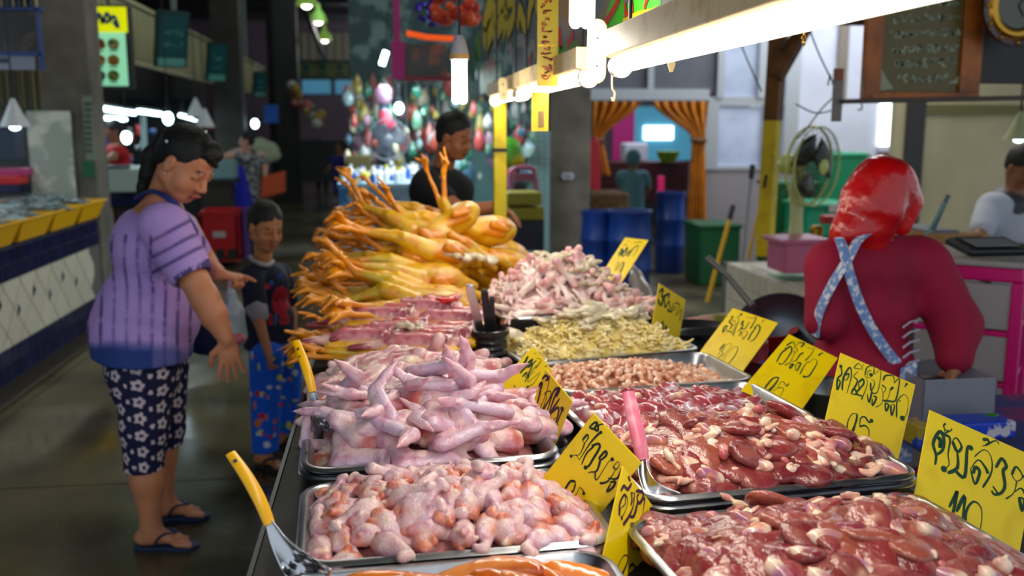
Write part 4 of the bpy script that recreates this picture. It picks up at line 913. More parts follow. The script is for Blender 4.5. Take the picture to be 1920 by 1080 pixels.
# walls
def WP(px0, py0, px1, py1, Y, d=.06):
    a = aty(px0, py0, Y); c = aty(px1, py1, Y); return (a[0], c[0], Y, Y + d, c[2], a[2])
YE = 31.0
S(MB().bx(-13, 12, YE, YE + .2, 0, 5.4), 'wall_back', mat('far wall plum', (92, 78, 92), .8))
S(MB().bx(-13.2, -13, -2, 40, 0, 5.4), 'wall_left', DKM)
we = WP(540, 60, 668, 114, YE - .3); S(MB().bx(*we), 'trim_2', mat('far cream cladding', (122, 118, 104), .8))
for k in range(8):
    x = we[0] + (we[1] - we[0]) * (k + .5) / 8; S(MB().bx(x - .02, x + .02, YE - .34, YE - .3, we[4], we[5]), 'trim_%d' % (3 + k), mat('far cladding joint', (84, 82, 74), .8))
SKYB = mat('blue daylight pane', (60, 110, 140), .3, emit=(70, 130, 160), es=.55)
for i, (a, c) in enumerate(((566, 620), (628, 658))): S(MB().bx(*WP(a, 148, c, 176, YE - .12)), 'window_%d' % (1 + i), SKYB)
for i, (a, c, y0, y1, m) in enumerate(((515, 566, 170, 345, DKM), (662, 706, 40, 340, DKM), (705, 745, 30, 250, mat('slate paint', (40, 46, 58), .7)))):
    r = WP(a, y0, c, y1, 22 + i, .3); S(MB().bx(r[0], r[1], r[2], r[3], 0, 4.9), 'trim_%d' % (12 + i), m)
t = thing('hall_sign', 'long green-framed cream sign with three round emblems at the far end of the aisle', 'sign', aty(605, 150, 26))
MB().bx(*WP(560, 20, 562, 112, 26, .02)).bx(*WP(646, 20, 648, 112, 26, .02)).build('hanger', DKM, t); MB().bx(*WP(548, 112, 659, 150, 26, .1)).build('sign_frame', mat('sign green', (18, 66, 48), .5), t)
MB().bx(*WP(556, 118, 654, 145, 25.97, .03)).build('sign_face', mat('sign cream', (140, 150, 104), .6), t)
for px in (573, 605, 637):
    p = aty(px, 126, 25.95); MB().cyl(p, p + (0, -.02, 0), .09, n=16).build('emblem', mat('emblem green', (20, 92, 80), .5), t)
    MB().bx(*WP(px - 9, 137, px + 9, 141, 25.94, .02)).build('lettering', mat('sign green', (18, 66, 48), .5), t)
# columns
def column(px0, px1, Y, name, m=CONC, dep=None):
    a = aty(px0, 240, Y); c = aty(px1, 240, Y); d = dep or (c[0] - a[0])
    return S(MB().bx(a[0], c[0], Y, Y + d, 0, 5.2), name, m, bevel=.015)
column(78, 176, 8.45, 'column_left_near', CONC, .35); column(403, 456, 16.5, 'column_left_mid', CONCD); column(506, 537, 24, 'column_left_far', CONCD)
column(1030, 1108, 9.6, 'column_right', CONC)
r = WP(47, 208, 152, 500, 8.40, .03); S(MB().bx(r[0], r[1], r[2], r[3], 0, r[5]), 'trim_15', mat('pale patched plaster', (166, 176, 166), .7, noise=(5, (214, 216, 206), .5, .6, 7)), bevel=.01)
r = WP(153, 180, 178, 300, 8.37, .03); t = thing('column_notice', 'narrow pale notice board with tiny lettering and green foot on the left column', 'sign', aty(165, 330, 8.37))
MB().bx(*r).build('board', mat('notice grey green', (120, 132, 112), .6), t); MB().bx(*WP(154, 302, 177, 332, 8.36, .03)).build('green_foot', mat('green paint', (10, 92, 50), .5), t)
b = MB()
for k in range(9): b.bx(*WP(158, 192 + k * 11, 172, 197 + k * 11, 8.36, .008))
setkind(b.build('lettering', mat('notice ink', (60, 74, 66), .6), t), 'stuff')
# ---- left fish counter
XC = -2.36
t = thing('fish_counter', 'tiled fish counter with navy borders and white diagonal tiles along the aisle', 'counter', (XC - .5, 6.8, 0))
Y0, Y1 = 4.4, 8.32
MB().bx(XC - 1.3, XC - .012, Y0, Y1, 0, .86).build('counter_body', GROUT, t)
MB().bx(XC - 1.32, XC + .01, Y0 - .03, Y1 + .03, .861, .885).build('counter_top', mat('counter slab', (40, 44, 70), .3), t)
ts = .105
k0 = 0
for row, z in enumerate((.025, .13)):
    y = Y0
    while y + ts < Y1:
        MB().bx(XC - .012, XC - .002 + .001 * (k0 % 3), y + .003, y + ts - .003, z, z + ts - .006).build('navy_tile', NAVY, t); y += ts; k0 += 1
for row in range(2):
    y = Y0; z = .655 + row * .1
    while y + ts < Y1:
        MB().bx(XC - .012, XC - .002 + .001 * (k0 % 3), y + .003, y + ts - .003, z, z + .094).build('navy_tile', NAVY, t); y += ts; k0 += 1
d = .29; zc0, zc1 = .24, .65
for i in range(-1, 12):
    for j in range(-1, 2):
        for h_ in (0, 1):
            cy = Y0 + .2 + i * d * 1.02 + h_ * d * .51; cz = (zc0 + zc1) / 2 + (j + h_ * .5) * d * 1.02 - .12
            hw = d * .5 - .004
            poly = [(cy - hw, cz), (cy, cz - hw), (cy + hw, cz), (cy, cz + hw)]
            # clip to the band
            def clip(P, ax, lim, sg):
                o = []
                for q in range(len(P)):
                    A, B = P[q], P[(q + 1) % len(P)]; a, c = (A[ax] - lim) * sg, (B[ax] - lim) * sg
                    if a <= 0: o.append(A)
                    if a * c < 0: f = a / (a - c); o.append((A[0] + (B[0] - A[0]) * f, A[1] + (B[1] - A[1]) * f))
                return o
            for ax, lim, sg in ((1, zc1, 1), (1, zc0, -1), (0, Y1 - .22, 1), (0, Y0, -1)):
                poly = clip(poly, ax, lim, sg)
                if len(poly) < 3: break
            if len(poly) < 3: continue
            MB().prism(poly, (XC - .012, 0, 0), (0, 1, 0), (0, 0, 1), .010).build('white_tile', WTILE, t)
for i in range(0, 11):
    cy = Y0 + .2 + i * d * 1.02 + d * .26; cz = .52 if i % 2 else .44
    MB().prism([(cy - .03, cz - .04), (cy + .03, cz), (cy - .005, cz + .045)], (XC - .003, 0, 0), (0, 1, 0), (0, 0, 1), .004).build('accent_tile', NAVY, t)
S(MB().bx(XC + .0, XC + .17, Y0, Y1 + .3, 0, .028), 'trim_16', mat('wet kerb', (60, 54, 40), .3), bevel=.008)
# yellow fish trays with fish on ice
YTR = mat('yellow fish tray', (240, 180, 8), .35, sss=.08)
FISH = mat('silver fish', (150, 168, 172), .25, .35, noise=(12, (70, 90, 96), .45, .65), coat=.5, var=.25)
CRUSH = mat('crushed ice', (186, 206, 212), .25, trans=.1, bump=(60, .8, .01), noise=(30, (120, 150, 160), .5, .7))
def fishm(seed):
    b = Blob(.006, .01); b.ell((0, 0, 0), (.12, .035, .02), None, (150, 168, 172)); b.cap((-.11, 0, 0), (-.15, .028, 0), .008, .004, (110, 130, 140)); b.cap((-.11, 0, 0), (-.15, -.028, 0), .008, .004, (110, 130, 140)); b.cap((-.02, .03, 0), (.03, .042, 0), .006, .004, (110, 130, 140)); b.ell((.095, .012, .014), .006, None, (10, 10, 10))
    return protomesh(b, 'fish', mat('fish skin', None, .25, .2, attr='Col', noise=(30, (90, 108, 118), .45, .65), coat=.5, var=.3))
FM = [fishm(1)]
rs = random.Random(2)
for i, y in enumerate(np.arange(4.78, 8.2, .615)):
    b = MB(); z = .887; cx = XC - .28; w_, dd = .78, .585
    P = [(-.5, -.5), (.5, -.5), (.5, .5), (-.5, .5)]; vs = []
    for s_, zz in ((.86, 0), (1, .13), (1.04, .135), (1.04, .15), (.985, .15), (.84, .012)):
        vs += [(cx + u * w_ * s_, y + v * dd * s_, z + zz) for u, v in P]
    b.add(vs, [(q * 4 + k, q * 4 + (k + 1) % 4, q * 4 + 4 + (k + 1) % 4, q * 4 + 4 + k) for q in range(5) for k in range(4)] + [(20, 21, 22, 23), (3, 2, 1, 0)])
    tag(b.build('fish_tray', YTR, None, bevel=.012), ['yellow plastic fish tray, number one from the camera end of the counter', 'yellow plastic fish tray, next after the nearest one', 'yellow plastic fish tray in the middle of the counter', 'yellow plastic fish tray just past the middle of the counter', 'yellow plastic fish tray, last but one before the column', 'yellow plastic fish tray at the far end of the counter by the column'][i], 'tray', 'yellow fish trays on the left counter')
    bb = Blob(.016, .03); bb.warp = (.012, 14); bb.ell((cx, y, z + .09), (w_ * .46, dd * .46, .085), None, (200, 215, 220))
    tag(bb.build('crushed_ice', CRUSH), 'crushed ice heaped in a yellow fish tray', None, None, 'stuff')
    for k in range(15):
        u, v = rs.uniform(-.3, .3), rs.uniform(-.2, .2)
        place('fish', FM[0], (cx + u, y + v, z + .178 - .3 * u * u - .4 * v * v), (rs.uniform(-.3, .3), rs.uniform(-.15, .15), rs.uniform(0, 6.28)), None, rs.uniform(.8, 1.25), 'fish on the yellow trays', 'silver grey fish lying on ice on the left counter', 'fish')
# ---- stalls on the left
STR1 = mat('fascia cream', (176, 168, 124), .6); STR2 = mat('fascia blue grey', (44, 74, 110), .6)
t = thing('fascia', 'long cream and blue striped fascia above the left stalls', 'fascia', (-2.75, 16, 2.36))
MB().bx(-2.80, -2.77, 9.9, 23.5, 2.36, 2.95).build('backing', STR2, t)
for k in range(90):
    y = 10 + k * .15; MB().bx(-2.77, -2.745, y, y + .085, 2.38, 2.93).build('slat', STR1, t)
MB().bx(-2.80, -2.72, 9.9, 23.5, 2.31, 2.36).build('bottom_rail', STR1, t); MB().bx(-2.80, -2.72, 9.9, 23.5, 2.95, 2.99).build('top_rail', STR1, t)
for y in (10.5, 14.0, 17.5, 21): S(MB().bx(-2.84, -2.78, y, y + .06, 2.36, 5.2), 'trim_%d' % (20 + int(y)), mat('grey steel post', (110, 116, 116), .5))
GRN = mat('dark green board', (8, 52, 44), .5); TEAL = mat('teal print', (0, 78, 84), .5); PALE = mat('pale print', (90, 160, 150), .6)
nrm_ = lambda v: np.array(v, float) / np.linalg.norm(v)
for i, (y, wd, hh) in enumerate(((12.0, 1.25, .95), (15.3, .9, .8), (20.2, .9, .7))):
    t = thing('stall_sign', ['nearest dark green stall sign jutting from the striped fascia', 'second dark green stall sign along the striped fascia', 'farthest small green stall sign on the fascia'][i], 'sign', (-2.6, y, 2.3), 'green stall signs')
    wd, hh = ((.36, .62), (.30, .56), (.27, .5))[i]; ux = nrm_((.86, .5, 0)); uy = nrm_((.16, -.28, .95)); o = aty((286, 383, 471)[i], (122, 150, 180)[i], (11.4, 14.6, 19.6)[i])
    n_ = np.cross(ux, uy)
    MB().prism([(0, 0), (wd, 0), (wd, hh), (0, hh)], o, ux, uy, .08).build('frame', GRN, t, bevel=.01)
    MB().prism([(.03, .13), (wd - .03, .13), (wd - .03, hh - .03), (.03, hh - .03)], o + n_ * .081, ux, uy, .006).build('face', TEAL, t)
    MB().prism([(.03, .02), (wd - .03, .02), (wd - .03, .11), (.03, .11)], o + n_ * .081, ux, uy, .006).build('lower_band', PALE, t)
    b = MB(); rs_ = random.Random(i)
    for r_ in range(2):
        x = .08
        while x < wd - .1:
            q = o + ux * x + uy * (hh * .62 - r_ * .13); P = [q + ux * rs_.uniform(-.01, .03) + uy * rs_.uniform(-.03, .04) for _ in range(4)]; b.ribbon(smooth_path(P, 3), .009, n_, .09); x += .045
    setkind(b.build('lettering', PALE, t), 'stuff')
# menu light box
t = thing('menu_lightbox', 'lit menu board with yellow header and six dishes on the left column', 'sign', aty(210, 163, 9.3))
MB().bx(*WP(160, 8, 249, 165, 9.35, .14)).build('case', DKM, t, bevel=.01)
MB().bx(*WP(172, 12, 240, 161, 9.33, .02)).build('menu_face', mat('lit pale mint', (150, 200, 160), .4, emit=(130, 205, 165), es=.85), t)
MB().bx(*WP(172, 12, 239, 61, 9.315, .012)).build('menu_header', mat('lit yellow', (220, 220, 0), .4, emit=(215, 220, 0), es=.8), t)
b = MB(); n_ = np.array((0, -1.0, 0))
for P in ([(180, 45), (186, 25), (193, 45), (190, 32)], [(195, 42), (200, 24), (206, 36), (198, 44)], [(206, 40), (214, 30), (222, 52), (212, 40)]): b.ribbon(smooth_path([aty(x, y, 9.31) for x, y in P], 4), .03, n_, .002)
setkind(b.build('header_lettering', mat('menu blue', (40, 110, 160), .5), t), 'stuff')
b = MB(); dc = [(150, 70, 30), (60, 110, 60), (160, 90, 40), (170, 120, 40), (60, 90, 110), (70, 130, 30)]
for k in range(6):
    x, y = (187, 213)[k % 2], (83, 113, 142)[k // 2]; p = aty(x, y, 9.322)
    MB().cyl(p, p + (0, -.008, 0), .052, n=18).build('dish', mat('dish %d' % k, dc[k], .5, noise=(30, (220, 200, 120), .5, .6)), t)
    MB().bx(*WP(x - 9, y + 12, x + 9, y + 14, 9.318, .004)).build('caption', mat('menu ink', (60, 100, 80), .5), t)
MB().tube([aty(205, 10, 9.4), aty(190, -40, 9.4)], .012, 6).build('hanger', DKM, t)
# blue framed poster, top left
t = thing('blue_framed_poster', 'large dark food poster in a blue frame with a pale caption strip, top left', 'poster', aty(30, 135, 7.2))
for r in ((0 - 90, 12, 78, 20), (66, 12, 79, 132), (-90, 96, 78, 104)): MB().bx(*WP(*r, 7.2, .05)).build('frame', mat('blue frame', (14, 62, 140), .4), t)
MB().bx(*WP(-90, 18, 70, 100, 7.23, .02)).build('picture', mat('dark dish photo', (40, 28, 26), .35, noise=(5, (120, 104, 96), .52, .66, 6)), t)
MB().bx(*WP(-90, 103, 66, 131, 7.23, .02)).build('caption_strip', mat('pale strip', (150, 160, 178), .5), t)
MB().bx(*WP(-4, 109, 14, 118, 7.22, .01)).build('caption_lettering', mat('dark print', (50, 60, 90), .5), t)
for k in range(8): pass
t = thing('slatted_panel', 'cream and blue slatted panel above the poster, top left', 'panel', aty(30, 10, 7.3))
for k in range(12): MB().bx(*WP(-60 + k * 11, -60, -53 + k * 11, 12, 7.3, .03)).build('slat', STR1 if k % 2 else STR2, t)
t = thing('strip_curtain', 'olive yellow strips hanging below the blue framed poster', 'curtain', aty(35, 210, 7.1))
rs = random.Random(8)
for k in range(16):
    x = -30 + k * 7; MB().bx(*WP(x, 130, x + 5, rs.uniform(195, 212), 7.1 + .02 * (k % 3), .01)).build('strip', mat('strip %d' % (k % 3), [(110, 104, 0), (150, 140, 20), (96, 40, 10)][k % 3], .35), t)
def shade(px, py, Y, r, label, on=True, m=None):
    p = aty(px, py, Y); t = thing('shaded_lamp', label, 'lamp', p, 'small lamps over the left stalls')
    MB().lathe([(r * .12, r * 1.9), (r * .2, r * 1.7), (r * .6, r * .8), (r, 0), (r * .95, .0)], p, 18).build('lamp_shade', m or mat('white enamel shade', (200, 205, 210), .4), t, True)
    MB().sph(p + (0, 0, .02), r * .45, 10).build('bulb', COOLM if on else DKM, t, True); MB().cyl(p + (0, 0, r * 1.9), p + (0, 0, r * 1.9 + .9), .006, n=5).build('lamp_wire', DKM, t)
shade(28, 238, 7.0, .10, 'white enamel lamp shade over the fish counter, far left')
shade(368, 220, 12, .12, 'grey lamp shade between the stall and the second column', False); shade(385, 238, 11.5, .11, 'pale lamp shade right of the grey one', False)
def glow(px, py, Y, r, label, ln=0):
    p = aty(px, py, Y); t = thing('hanging_bulb', label, 'bulb', p, 'bare bulbs over the left stalls')
    MB().sph(p, (r, r, r * 1.3), 12).build('bulb', COOLM, t, True); MB().cyl(p + (0, 0, r * 1.2), p + (0, 0, r * 2.2), r * .5, n=8).build('socket', DKM, t); MB().cyl(p + (0, 0, r), p + (0, 0, 1.3), .006, n=5).build('wire', DKM, t)
glow(315, 222, 10.5, .052, 'large bare bulb above the woman in lavender'); glow(237, 258, 10.2, .05, 'bare bulb before the person in red'); glow(478, 232, 17, .06, 'bare bulb by the blue cloth near the third column'); glow(344, 240, 15, .03, 'tiny bulb deep in the left stall')
def stick(x0, y0, x1, y1, Y0_, Y1_, label):
    a = aty(x0, y0, Y0_); c = aty(x1, y1, Y1_); t = thing('strip_light', label, 'lamp', a, 'cool strip lights in the left stalls')
    MB().tube([a, c], .028, 8).build('tube', COOLM, t, True); u = np.array((0, 0, .045)); MB().tube([a + u, c + u], .03, 4).build('fitting', DKM, t)
stick(190, 203, 252, 212, 11, 12.6, 'longest cool strip light in the left stall'); stick(259, 208, 302, 214, 12.8, 14, 'second cool strip light, right of the longest'); stick(181, 220, 235, 224, 13.5, 14.5, 'low cool strip light below the longest'); stick(338, 216, 367, 224, 15, 16.2, 'short cool strip light near the hanging shades')
for x, y, z, e in ((-3.6, 11.8, 2.0, 24), (-3.4, 15.5, 2.0, 22), (-3.6, 6.6, 2.3, 14)):
    area('stall_light', (x, y, z), (0, 0, 0), .5, e, (.78, .95, 1), 2.0)
# stall furniture behind the first column
def tg(b, name, m, label, cat, group=None, **k): return tag(b.build(name, m, None, **k), label, cat, group)
tg(MB().bx(*WP(181, 318, 282, 360, 9.6, 1.0)), 'white_counter', mat('white laminate', (170, 190, 182), .4), 'white counter with grey tray behind the lavender woman', 'counter', bevel=.01)
t = thing('tiled_stand', 'navy and white tiled stand below the white counter', 'stand', aty(225, 480, 9.7))
MB().bx(*WP(181, 361, 282, 385, 9.7, .9)).build('navy_band', NAVY, t); MB().bx(*WP(182, 386, 218, 560, 9.7, .3)).build('white_panel', WTILE, t); MB().bx(*WP(219, 386, 282, 560, 9.75, .3)).build('dark_panel', DKM, t)
tg(MB().lathe([(.10, 0), (.14, .3), (.15, .3), (.13, .28), (.09, .01), (0, .01)], onz(201, 528, 0), 20), 'green_bucket', mat('bright green plastic', (30, 170, 30), .4), 'bright green bucket on the floor beside the tiled stand', 'bucket', smooth=True)
bowl(aty(222, 320, 9.8), .13, .05, 'steel bowl on the white counter', STEEL)
tg(MB().bx(*WP(262, 215, 276, 312, 10.5, .08)), 'stall_post', mat('pale steel post', (150, 176, 180), .5), 'pale steel post inside the left stall', 'post')
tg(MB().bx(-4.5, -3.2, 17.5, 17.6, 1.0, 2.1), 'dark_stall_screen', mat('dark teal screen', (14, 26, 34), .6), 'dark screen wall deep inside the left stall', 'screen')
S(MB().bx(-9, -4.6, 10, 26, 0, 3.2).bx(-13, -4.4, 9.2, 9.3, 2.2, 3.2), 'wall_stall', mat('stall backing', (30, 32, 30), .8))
rs = random.Random(4)
for k in range(26):
    x = rs.uniform(182, 400); y = rs.uniform(232, 305); c = rs.choice([(20, 60, 120), (140, 30, 30), (180, 190, 190), (30, 90, 80), (90, 70, 30), (40, 40, 60)])
    r = WP(x, y, x + rs.uniform(5, 12), y + rs.uniform(8, 20), 14 + rs.random() * 2, .2); r = (r[0], r[1], r[2], r[3], r[4], r[5])
    tg(MB().bx(*r), 'stall_good', mat('good %d' % (k % 6), c, .5), 'small coloured box on the shelves deep in the left stall', 'box', 'goods deep in the left stall', bevel=.02)
tg(MB().bx(-5.2, -3.0, 13.8, 16.4, 0, .95), 'display_shelf', DKM, 'dark display shelf deep in the left stall', 'shelf')
# things at far left edge
for i, (a, b_, c, d_, Y, cc, lab) in enumerate(((-20, 316, 46, 330, 8.2, (180, 50, 120), 'pink cover resting above the fish trays at the left edge'), (-20, 330, 34, 346, 8.1, (200, 30, 34), 'red plastic rack at the left edge behind the fish'), (-20, 320, 44, 362, 8.6, (20, 30, 90), 'navy box at the left edge behind the red rack'), (-20, 240, 30, 300, 9.5, (60, 84, 110), 'blue grey cabinet at the left edge'))):
    tg(MB().bx(*WP(a, b_, c, d_, Y, .25)), ['plastic_cover', 'plastic_rack', 'plastic_box', 'cabinet'][i], mat('edge thing %d' % i, cc, .4), lab, ['cover', 'rack', 'box', 'cabinet'][i], bevel=.01)
# crates on the aisle
def crate(C, Y, d, m, name, label, cells=4):
    x0, x1, y0, y1, z0, z1 = WP(*C, Y, d); t = thing(name, label, 'crate', ((x0 + x1) / 2, Y, z0))
    h = z1 - z0; MB().bx(x0, x1, y0, y1, z0, z0 + .02).build('base', m, t)
    for a in ((x0, x1, y0, y0 + .02), (x0, x1, y1 - .02, y1), (x0, x0 + .02, y0, y1), (x1 - .02, x1, y0, y1)):
        MB().bx(a[0], a[1], a[2], a[3], z0 + .1 * h, z1).build('side_panel', m, t)
    MB().bx(x0 - .012, x1 + .012, y0 - .012, y1 + .012, z1 - .05, z1 - .02).build('rim', m, t); 
    for k in range(3):
        x = x0 + (x1 - x0) * (k + .5) / 3; MB().bx(x - .05, x + .05, y0 - .004, y0 + .003, z0 + .02, z0 + .25 * h).build('foot_notch', DKM, t)
    MB().bx((x0 + x1) / 2 - .07, (x0 + x1) / 2 + .07, y0 - .006, y0, z0 + h * .48, z0 + h * .6).build('sticker', mat('white print', (180, 170, 170), .6), t)
    return t
REDP = mat('red crate plastic', (176, 8, 14), .4)
crate((374, 396, 448, 490, 11.3), 11.3, .55, REDP, 'red_crate', 'red plastic crate standing on the wet aisle floor behind the boy') if False else crate((374, 396, 448, 490), 11.3, .55, REDP, 'red_crate', 'red plastic crate standing on the wet aisle floor behind the boy')
tg(MB().bx(*WP(452, 392, 464, 488, 11.5, .4)), 'purple_crate', mat('purple plastic', (70, 30, 110), .4), 'purple crate edge just right of the red crate', 'crate', bevel=.01)
a = aty(488, 372, 12.5); c = aty(530, 330, 12.5)
tg(MB().prism([(0, 0), (.30, .07), (.31, .34), (.03, .27)], a, (1, 0, 0), (0, 0, 1), -.22), 'orange_crate', mat('orange plastic', (220, 84, 16), .4), 'orange plastic crate tilted beside the blue-aproned woman', 'crate', bevel=.012)
tg(MB().bx(*WP(398, 300, 440, 336, 12.0, .3)), 'foam_box', mat('pale foam', (120, 156, 160), .6), 'pale blue foam box on the dark stall counter', 'box', bevel=.015)
t = thing('dark_counter', 'dark stall counter carrying the foam box', 'counter', aty(420, 480, 12))
MB().bx(*WP(372, 336, 440, 344, 11.9, .45)).build('counter_top', DKM, t); r = WP(376, 344, 438, 480, 11.95, .4); MB().bx(r[0], r[1], r[2], r[3], 0, r[5]).build('counter_front', mat('dark olive panel', (40, 42, 34), .6), t)
tg(MB().bx(*WP(494, 196, 522, 230, 17, .05)), 'blue_cloth', mat('blue cloth', (0, 90, 190), .6), 'bright blue cloth hanging by the far left column', 'cloth')
bb = Blob(.03, .06); bb.warp = (.03, 6)
for px, py in ((485, 272), (505, 278), (495, 295), (512, 290)): bb.ell(aty(px, py, 15), (.13, .1, .11), None, (170, 180, 140))
tag(bb.build('produce_bag', mat('pale produce bags', (168, 176, 146), .5)), 'pale bags of produce heaped near the blue-aproned woman', 'bag')
rs = random.Random(31)
for k in range(22):
    px = 552 + rs.uniform(-6, 50); py = 178 + (px - 552) * .95 + rs.uniform(-16, 16)
    bb = MB().sph(aty(px, py, 20 + rs.random()), rs.uniform(.06, .13), 8); tg(bb, 'flower_bunch', mat('far flower %d' % (k % 4), [(170, 176, 170), (150, 120, 60), (60, 110, 90), (160, 90, 90)][k % 4], .6), 'pale flower bunch hanging by the far aisle entrance', 'flowers', 'flowers by the far aisle')
tg(MB().bx(*WP(560, 262, 640, 340, 21, .6)), 'far_stall_table', DKM, 'dark stall at the far end of the aisle', 'stall')
# ---- striped shop goods, middle (behind the yellow birds)
MAG = mat('magenta paint', (150, 10, 96), .5)
t = thing('shop_frame', 'magenta shop frame with hanging goods behind the stall', 'frame', aty(742, 330, 8.2))
MB().bx(*WP(736, -60, 752, 150, 8.2, .06)).build('post', MAG, t); MB().bx(*WP(733, 78, 760, 148, 8.19, .02)).build('side_board', MAG, t); MB().bx(*WP(745, 143, 850, 152, 8.2, .05)).build('lower_rail', mat('dark red rail', (110, 14, 34), .5), t)
MB().bx(*WP(736, -66, 1000, -50, 8.2, .05)).build('top_rail', MAG, t)
tg(MB().bx(*WP(752, 82, 838, 144, 8.22, .02)), 'snack_poster', mat('snack photo', (60, 62, 60), .5, noise=(5, (160, 80, 50), .5, .65, 6)), 'dark photo poster with snacks inside the magenta frame', 'poster')
tg(MB().tube([aty(762, 62, 8), aty(800, 70, 8), aty(852, 73, 8)], .022, 8), 'orange_tube', mat('orange tube', (255, 96, 10), .4, emit=(255, 90, 10), es=.5), 'glowing orange tube in the middle shop', 'tube', smooth=True)
rs = random.Random(5)
for k in range(34):
    px, py = rs.uniform(815, 892), rs.uniform(-25, 40); py += (px - 850) * .1
    tg(MB().sph(aty(px, py, 6.6 + rs.random() * .5), (rs.uniform(.03, .055),) * 3, 8), 'orange_bloom', mat('orange bloom %d' % (k % 2), [(226, 84, 10), (190, 52, 8)][k % 2], .6), 'orange artificial bloom hanging above the tube lamps end', 'flower', 'orange blooms at the top')
for k in range(30):
    px, py = rs.uniform(782, 820), rs.uniform(-20, 48)
    tg(MB().sph(aty(px, py, 7.2 + rs.random() * .3), .022, 6), 'tinsel_ball', mat('violet tinsel', (60, 30, 170), .15, .7), 'shiny violet tinsel ball in the hanging bunch', 'decoration', 'violet tinsel')
t = thing('white_lantern', 'small white lit tube hanging left of the magenta frame', 'lamp', aty(720, 120, 10)); MB().tube([aty(716, 122, 10), aty(724, 96, 10)], .03, 8).build('tube', COOLM, t, True); MB().cyl(aty(724, 96, 10), aty(726, 20, 10), .006, n=5).build('wire', DKM, t)
glow(748, 203, 8.6, .04, 'bare white bulb in the middle shop')
area('shop_light', tuple(aty(800, 150, 8.0)), (0, 0, 0), .8, 55, (.8, .95, 1), 2.0)
# hanging bags of goods
hues = [(150, 190, 196), (190, 60, 80), (110, 160, 130), (170, 156, 50), (150, 110, 150), (80, 120, 150), (206, 214, 214), (150, 30, 54), (40, 110, 90), (220, 214, 180)]
def crumple(seed):
    r = random.Random(seed); b = Blob(.09, .12); b.res = .09; b.k = .2; b.warp = (.10, 3.1)
    b.cap((0, 0, .9), (0, 0, .3), .08, .35); b.ell((0, 0, -.2), (r.uniform(.5, .9), .5, r.uniform(.6, .9))); b.ell((r.uniform(-.4, .4), 0, -.5), (.5, .4, .4)); return b.mesh('hanging_bag')
CRU = [crumple(q) for q in range(5)]
BGM = [mat('bag %d' % q, hues[q], .2, coat=.6, noise=(26, [(210, 214, 214), (200, 180, 60), (30, 40, 50)][q % 3], .55, .68)) for q in range(10)]
for k in range(240):
    px = rs.uniform(650, 1000); py = rs.uniform(155, 335); sz = rs.uniform(.035, .10); Y = 8.9 + rs.random() * 1.2
    if px > 880: py = rs.uniform(190, 330)
    me = CRU[k % 5].copy() if k < 50 else BAGS[k % 50]
    if k < 50: me.materials.append(BGM[(k * 7) % 10]); me.polygons.foreach_set('use_smooth', [True] * len(me.polygons)); BAGS = (BAGS if k else []) + [me]
    place('hanging_bag', me, aty(px, py, Y), (0, 0, rs.uniform(0, 6)), None, (sz, sz, sz * rs.uniform(.9, 1.6)), 'hanging bags in the middle shop', 'small crumpled bag of goods hanging in the dim middle shop, ' + ('left', 'centre', 'right')[int((px - 650) / 117)] + (' upper', ' middle', ' lower')[min(2, int((py - 155) / 61))] + ' part', 'bag')
for k in range(16):
    px = 700 + k * 20; tg(MB().cyl(aty(px, 140, 9.4), aty(px + 3, 250, 9.4), .008, n=5), 'hanging_string', mat('pale string', (120, 130, 130), .6), 'pale string carrying bags in the middle shop', 'string', 'strings in the middle shop')
S(MB().bx(*WP(650, -100, 1030, 345, 11.2, .1)), 'wall_shop', mat('shop backing', (60, 84, 88), .8, noise=(5, (110, 140, 140), .5, .6)))
bb = Blob(.02, .04); bb.cap(aty(722, 215, 8.4), aty(724, 232, 8.4), .05, .07, (200, 60, 80))
tag(bb.build('pink_bag', mat('pink glow bag', (214, 60, 84), .4)), 'bright pink bag hanging above the wrapped fan', 'bag')
def fanface(t, p, ax, r, ring_m, blade_m, nsp=28, grill_m=None):
    ax = np.array(ax, float); ax /= np.linalg.norm(ax); u = np.cross(ax, (0, 0, 1.0)); u /= np.linalg.norm(u); v = np.cross(u, ax)
    R = np.stack([u, v, ax], 1); g = grill_m or ring_m
    for off, nm in ((-.05, 'rear_ring'), (.0, 'front_ring')):
        MB().tube([p + ax * off + (u * math.cos(a) + v * math.sin(a)) * r for a in np.linspace(0, 2 * math.pi, 41)], .006 if nm == 'front_ring' else .008, 6, False).build(nm, ring_m, t, True)
    b = MB()
    for k in range(nsp):
        a = 2 * math.pi * k / nsp; d = u * math.cos(a) + v * math.sin(a); d2 = u * math.cos(a + .25) + v * math.sin(a + .25)
        b.tube([p + d * .04 + ax * .045, p + d2 * r * .6 + ax * .035, p + d2 * r], .0016, 4); b.tube([p + d * .04 - ax * .10, p + d * r * .8 - ax * .09, p + d * r - ax * .05], .0016, 4)
    b.build('wire_guard', g, t, True)
    b = MB()
    for k in range(3):
        a0 = 2 * math.pi * k / 3; vs = []
        for i in range(7):
            for j in range(4):
                a = a0 + i / 6 * 1.5; rr = .035 + (r * .82 - .035) * j / 3; vs.append(p + (u * math.cos(a) + v * math.sin(a)) * rr + ax * (-.05 + .035 * (i / 6)))
        b.add(vs, [(i * 4 + j, i * 4 + j + 1, i * 4 + 5 + j, i * 4 + 4 + j) for i in range(6) for j in range(3)])
    o = b.build('blades', blade_m, t, True); s = o.modifiers.new('s', 'SOLIDIFY'); s.thickness = .003
    MB().lathe([(.0, .055), (.035, .053), (.045, .045), (.045, .04)], p, 20, R=R).build('hub_cap', ring_m, t, True)
    MB().lathe([(.05, -.10), (.06, -.14), (.055, -.22), (.03, -.25), (0, -.25)], p, 20, R=R).build('motor', ring_m, t, True)
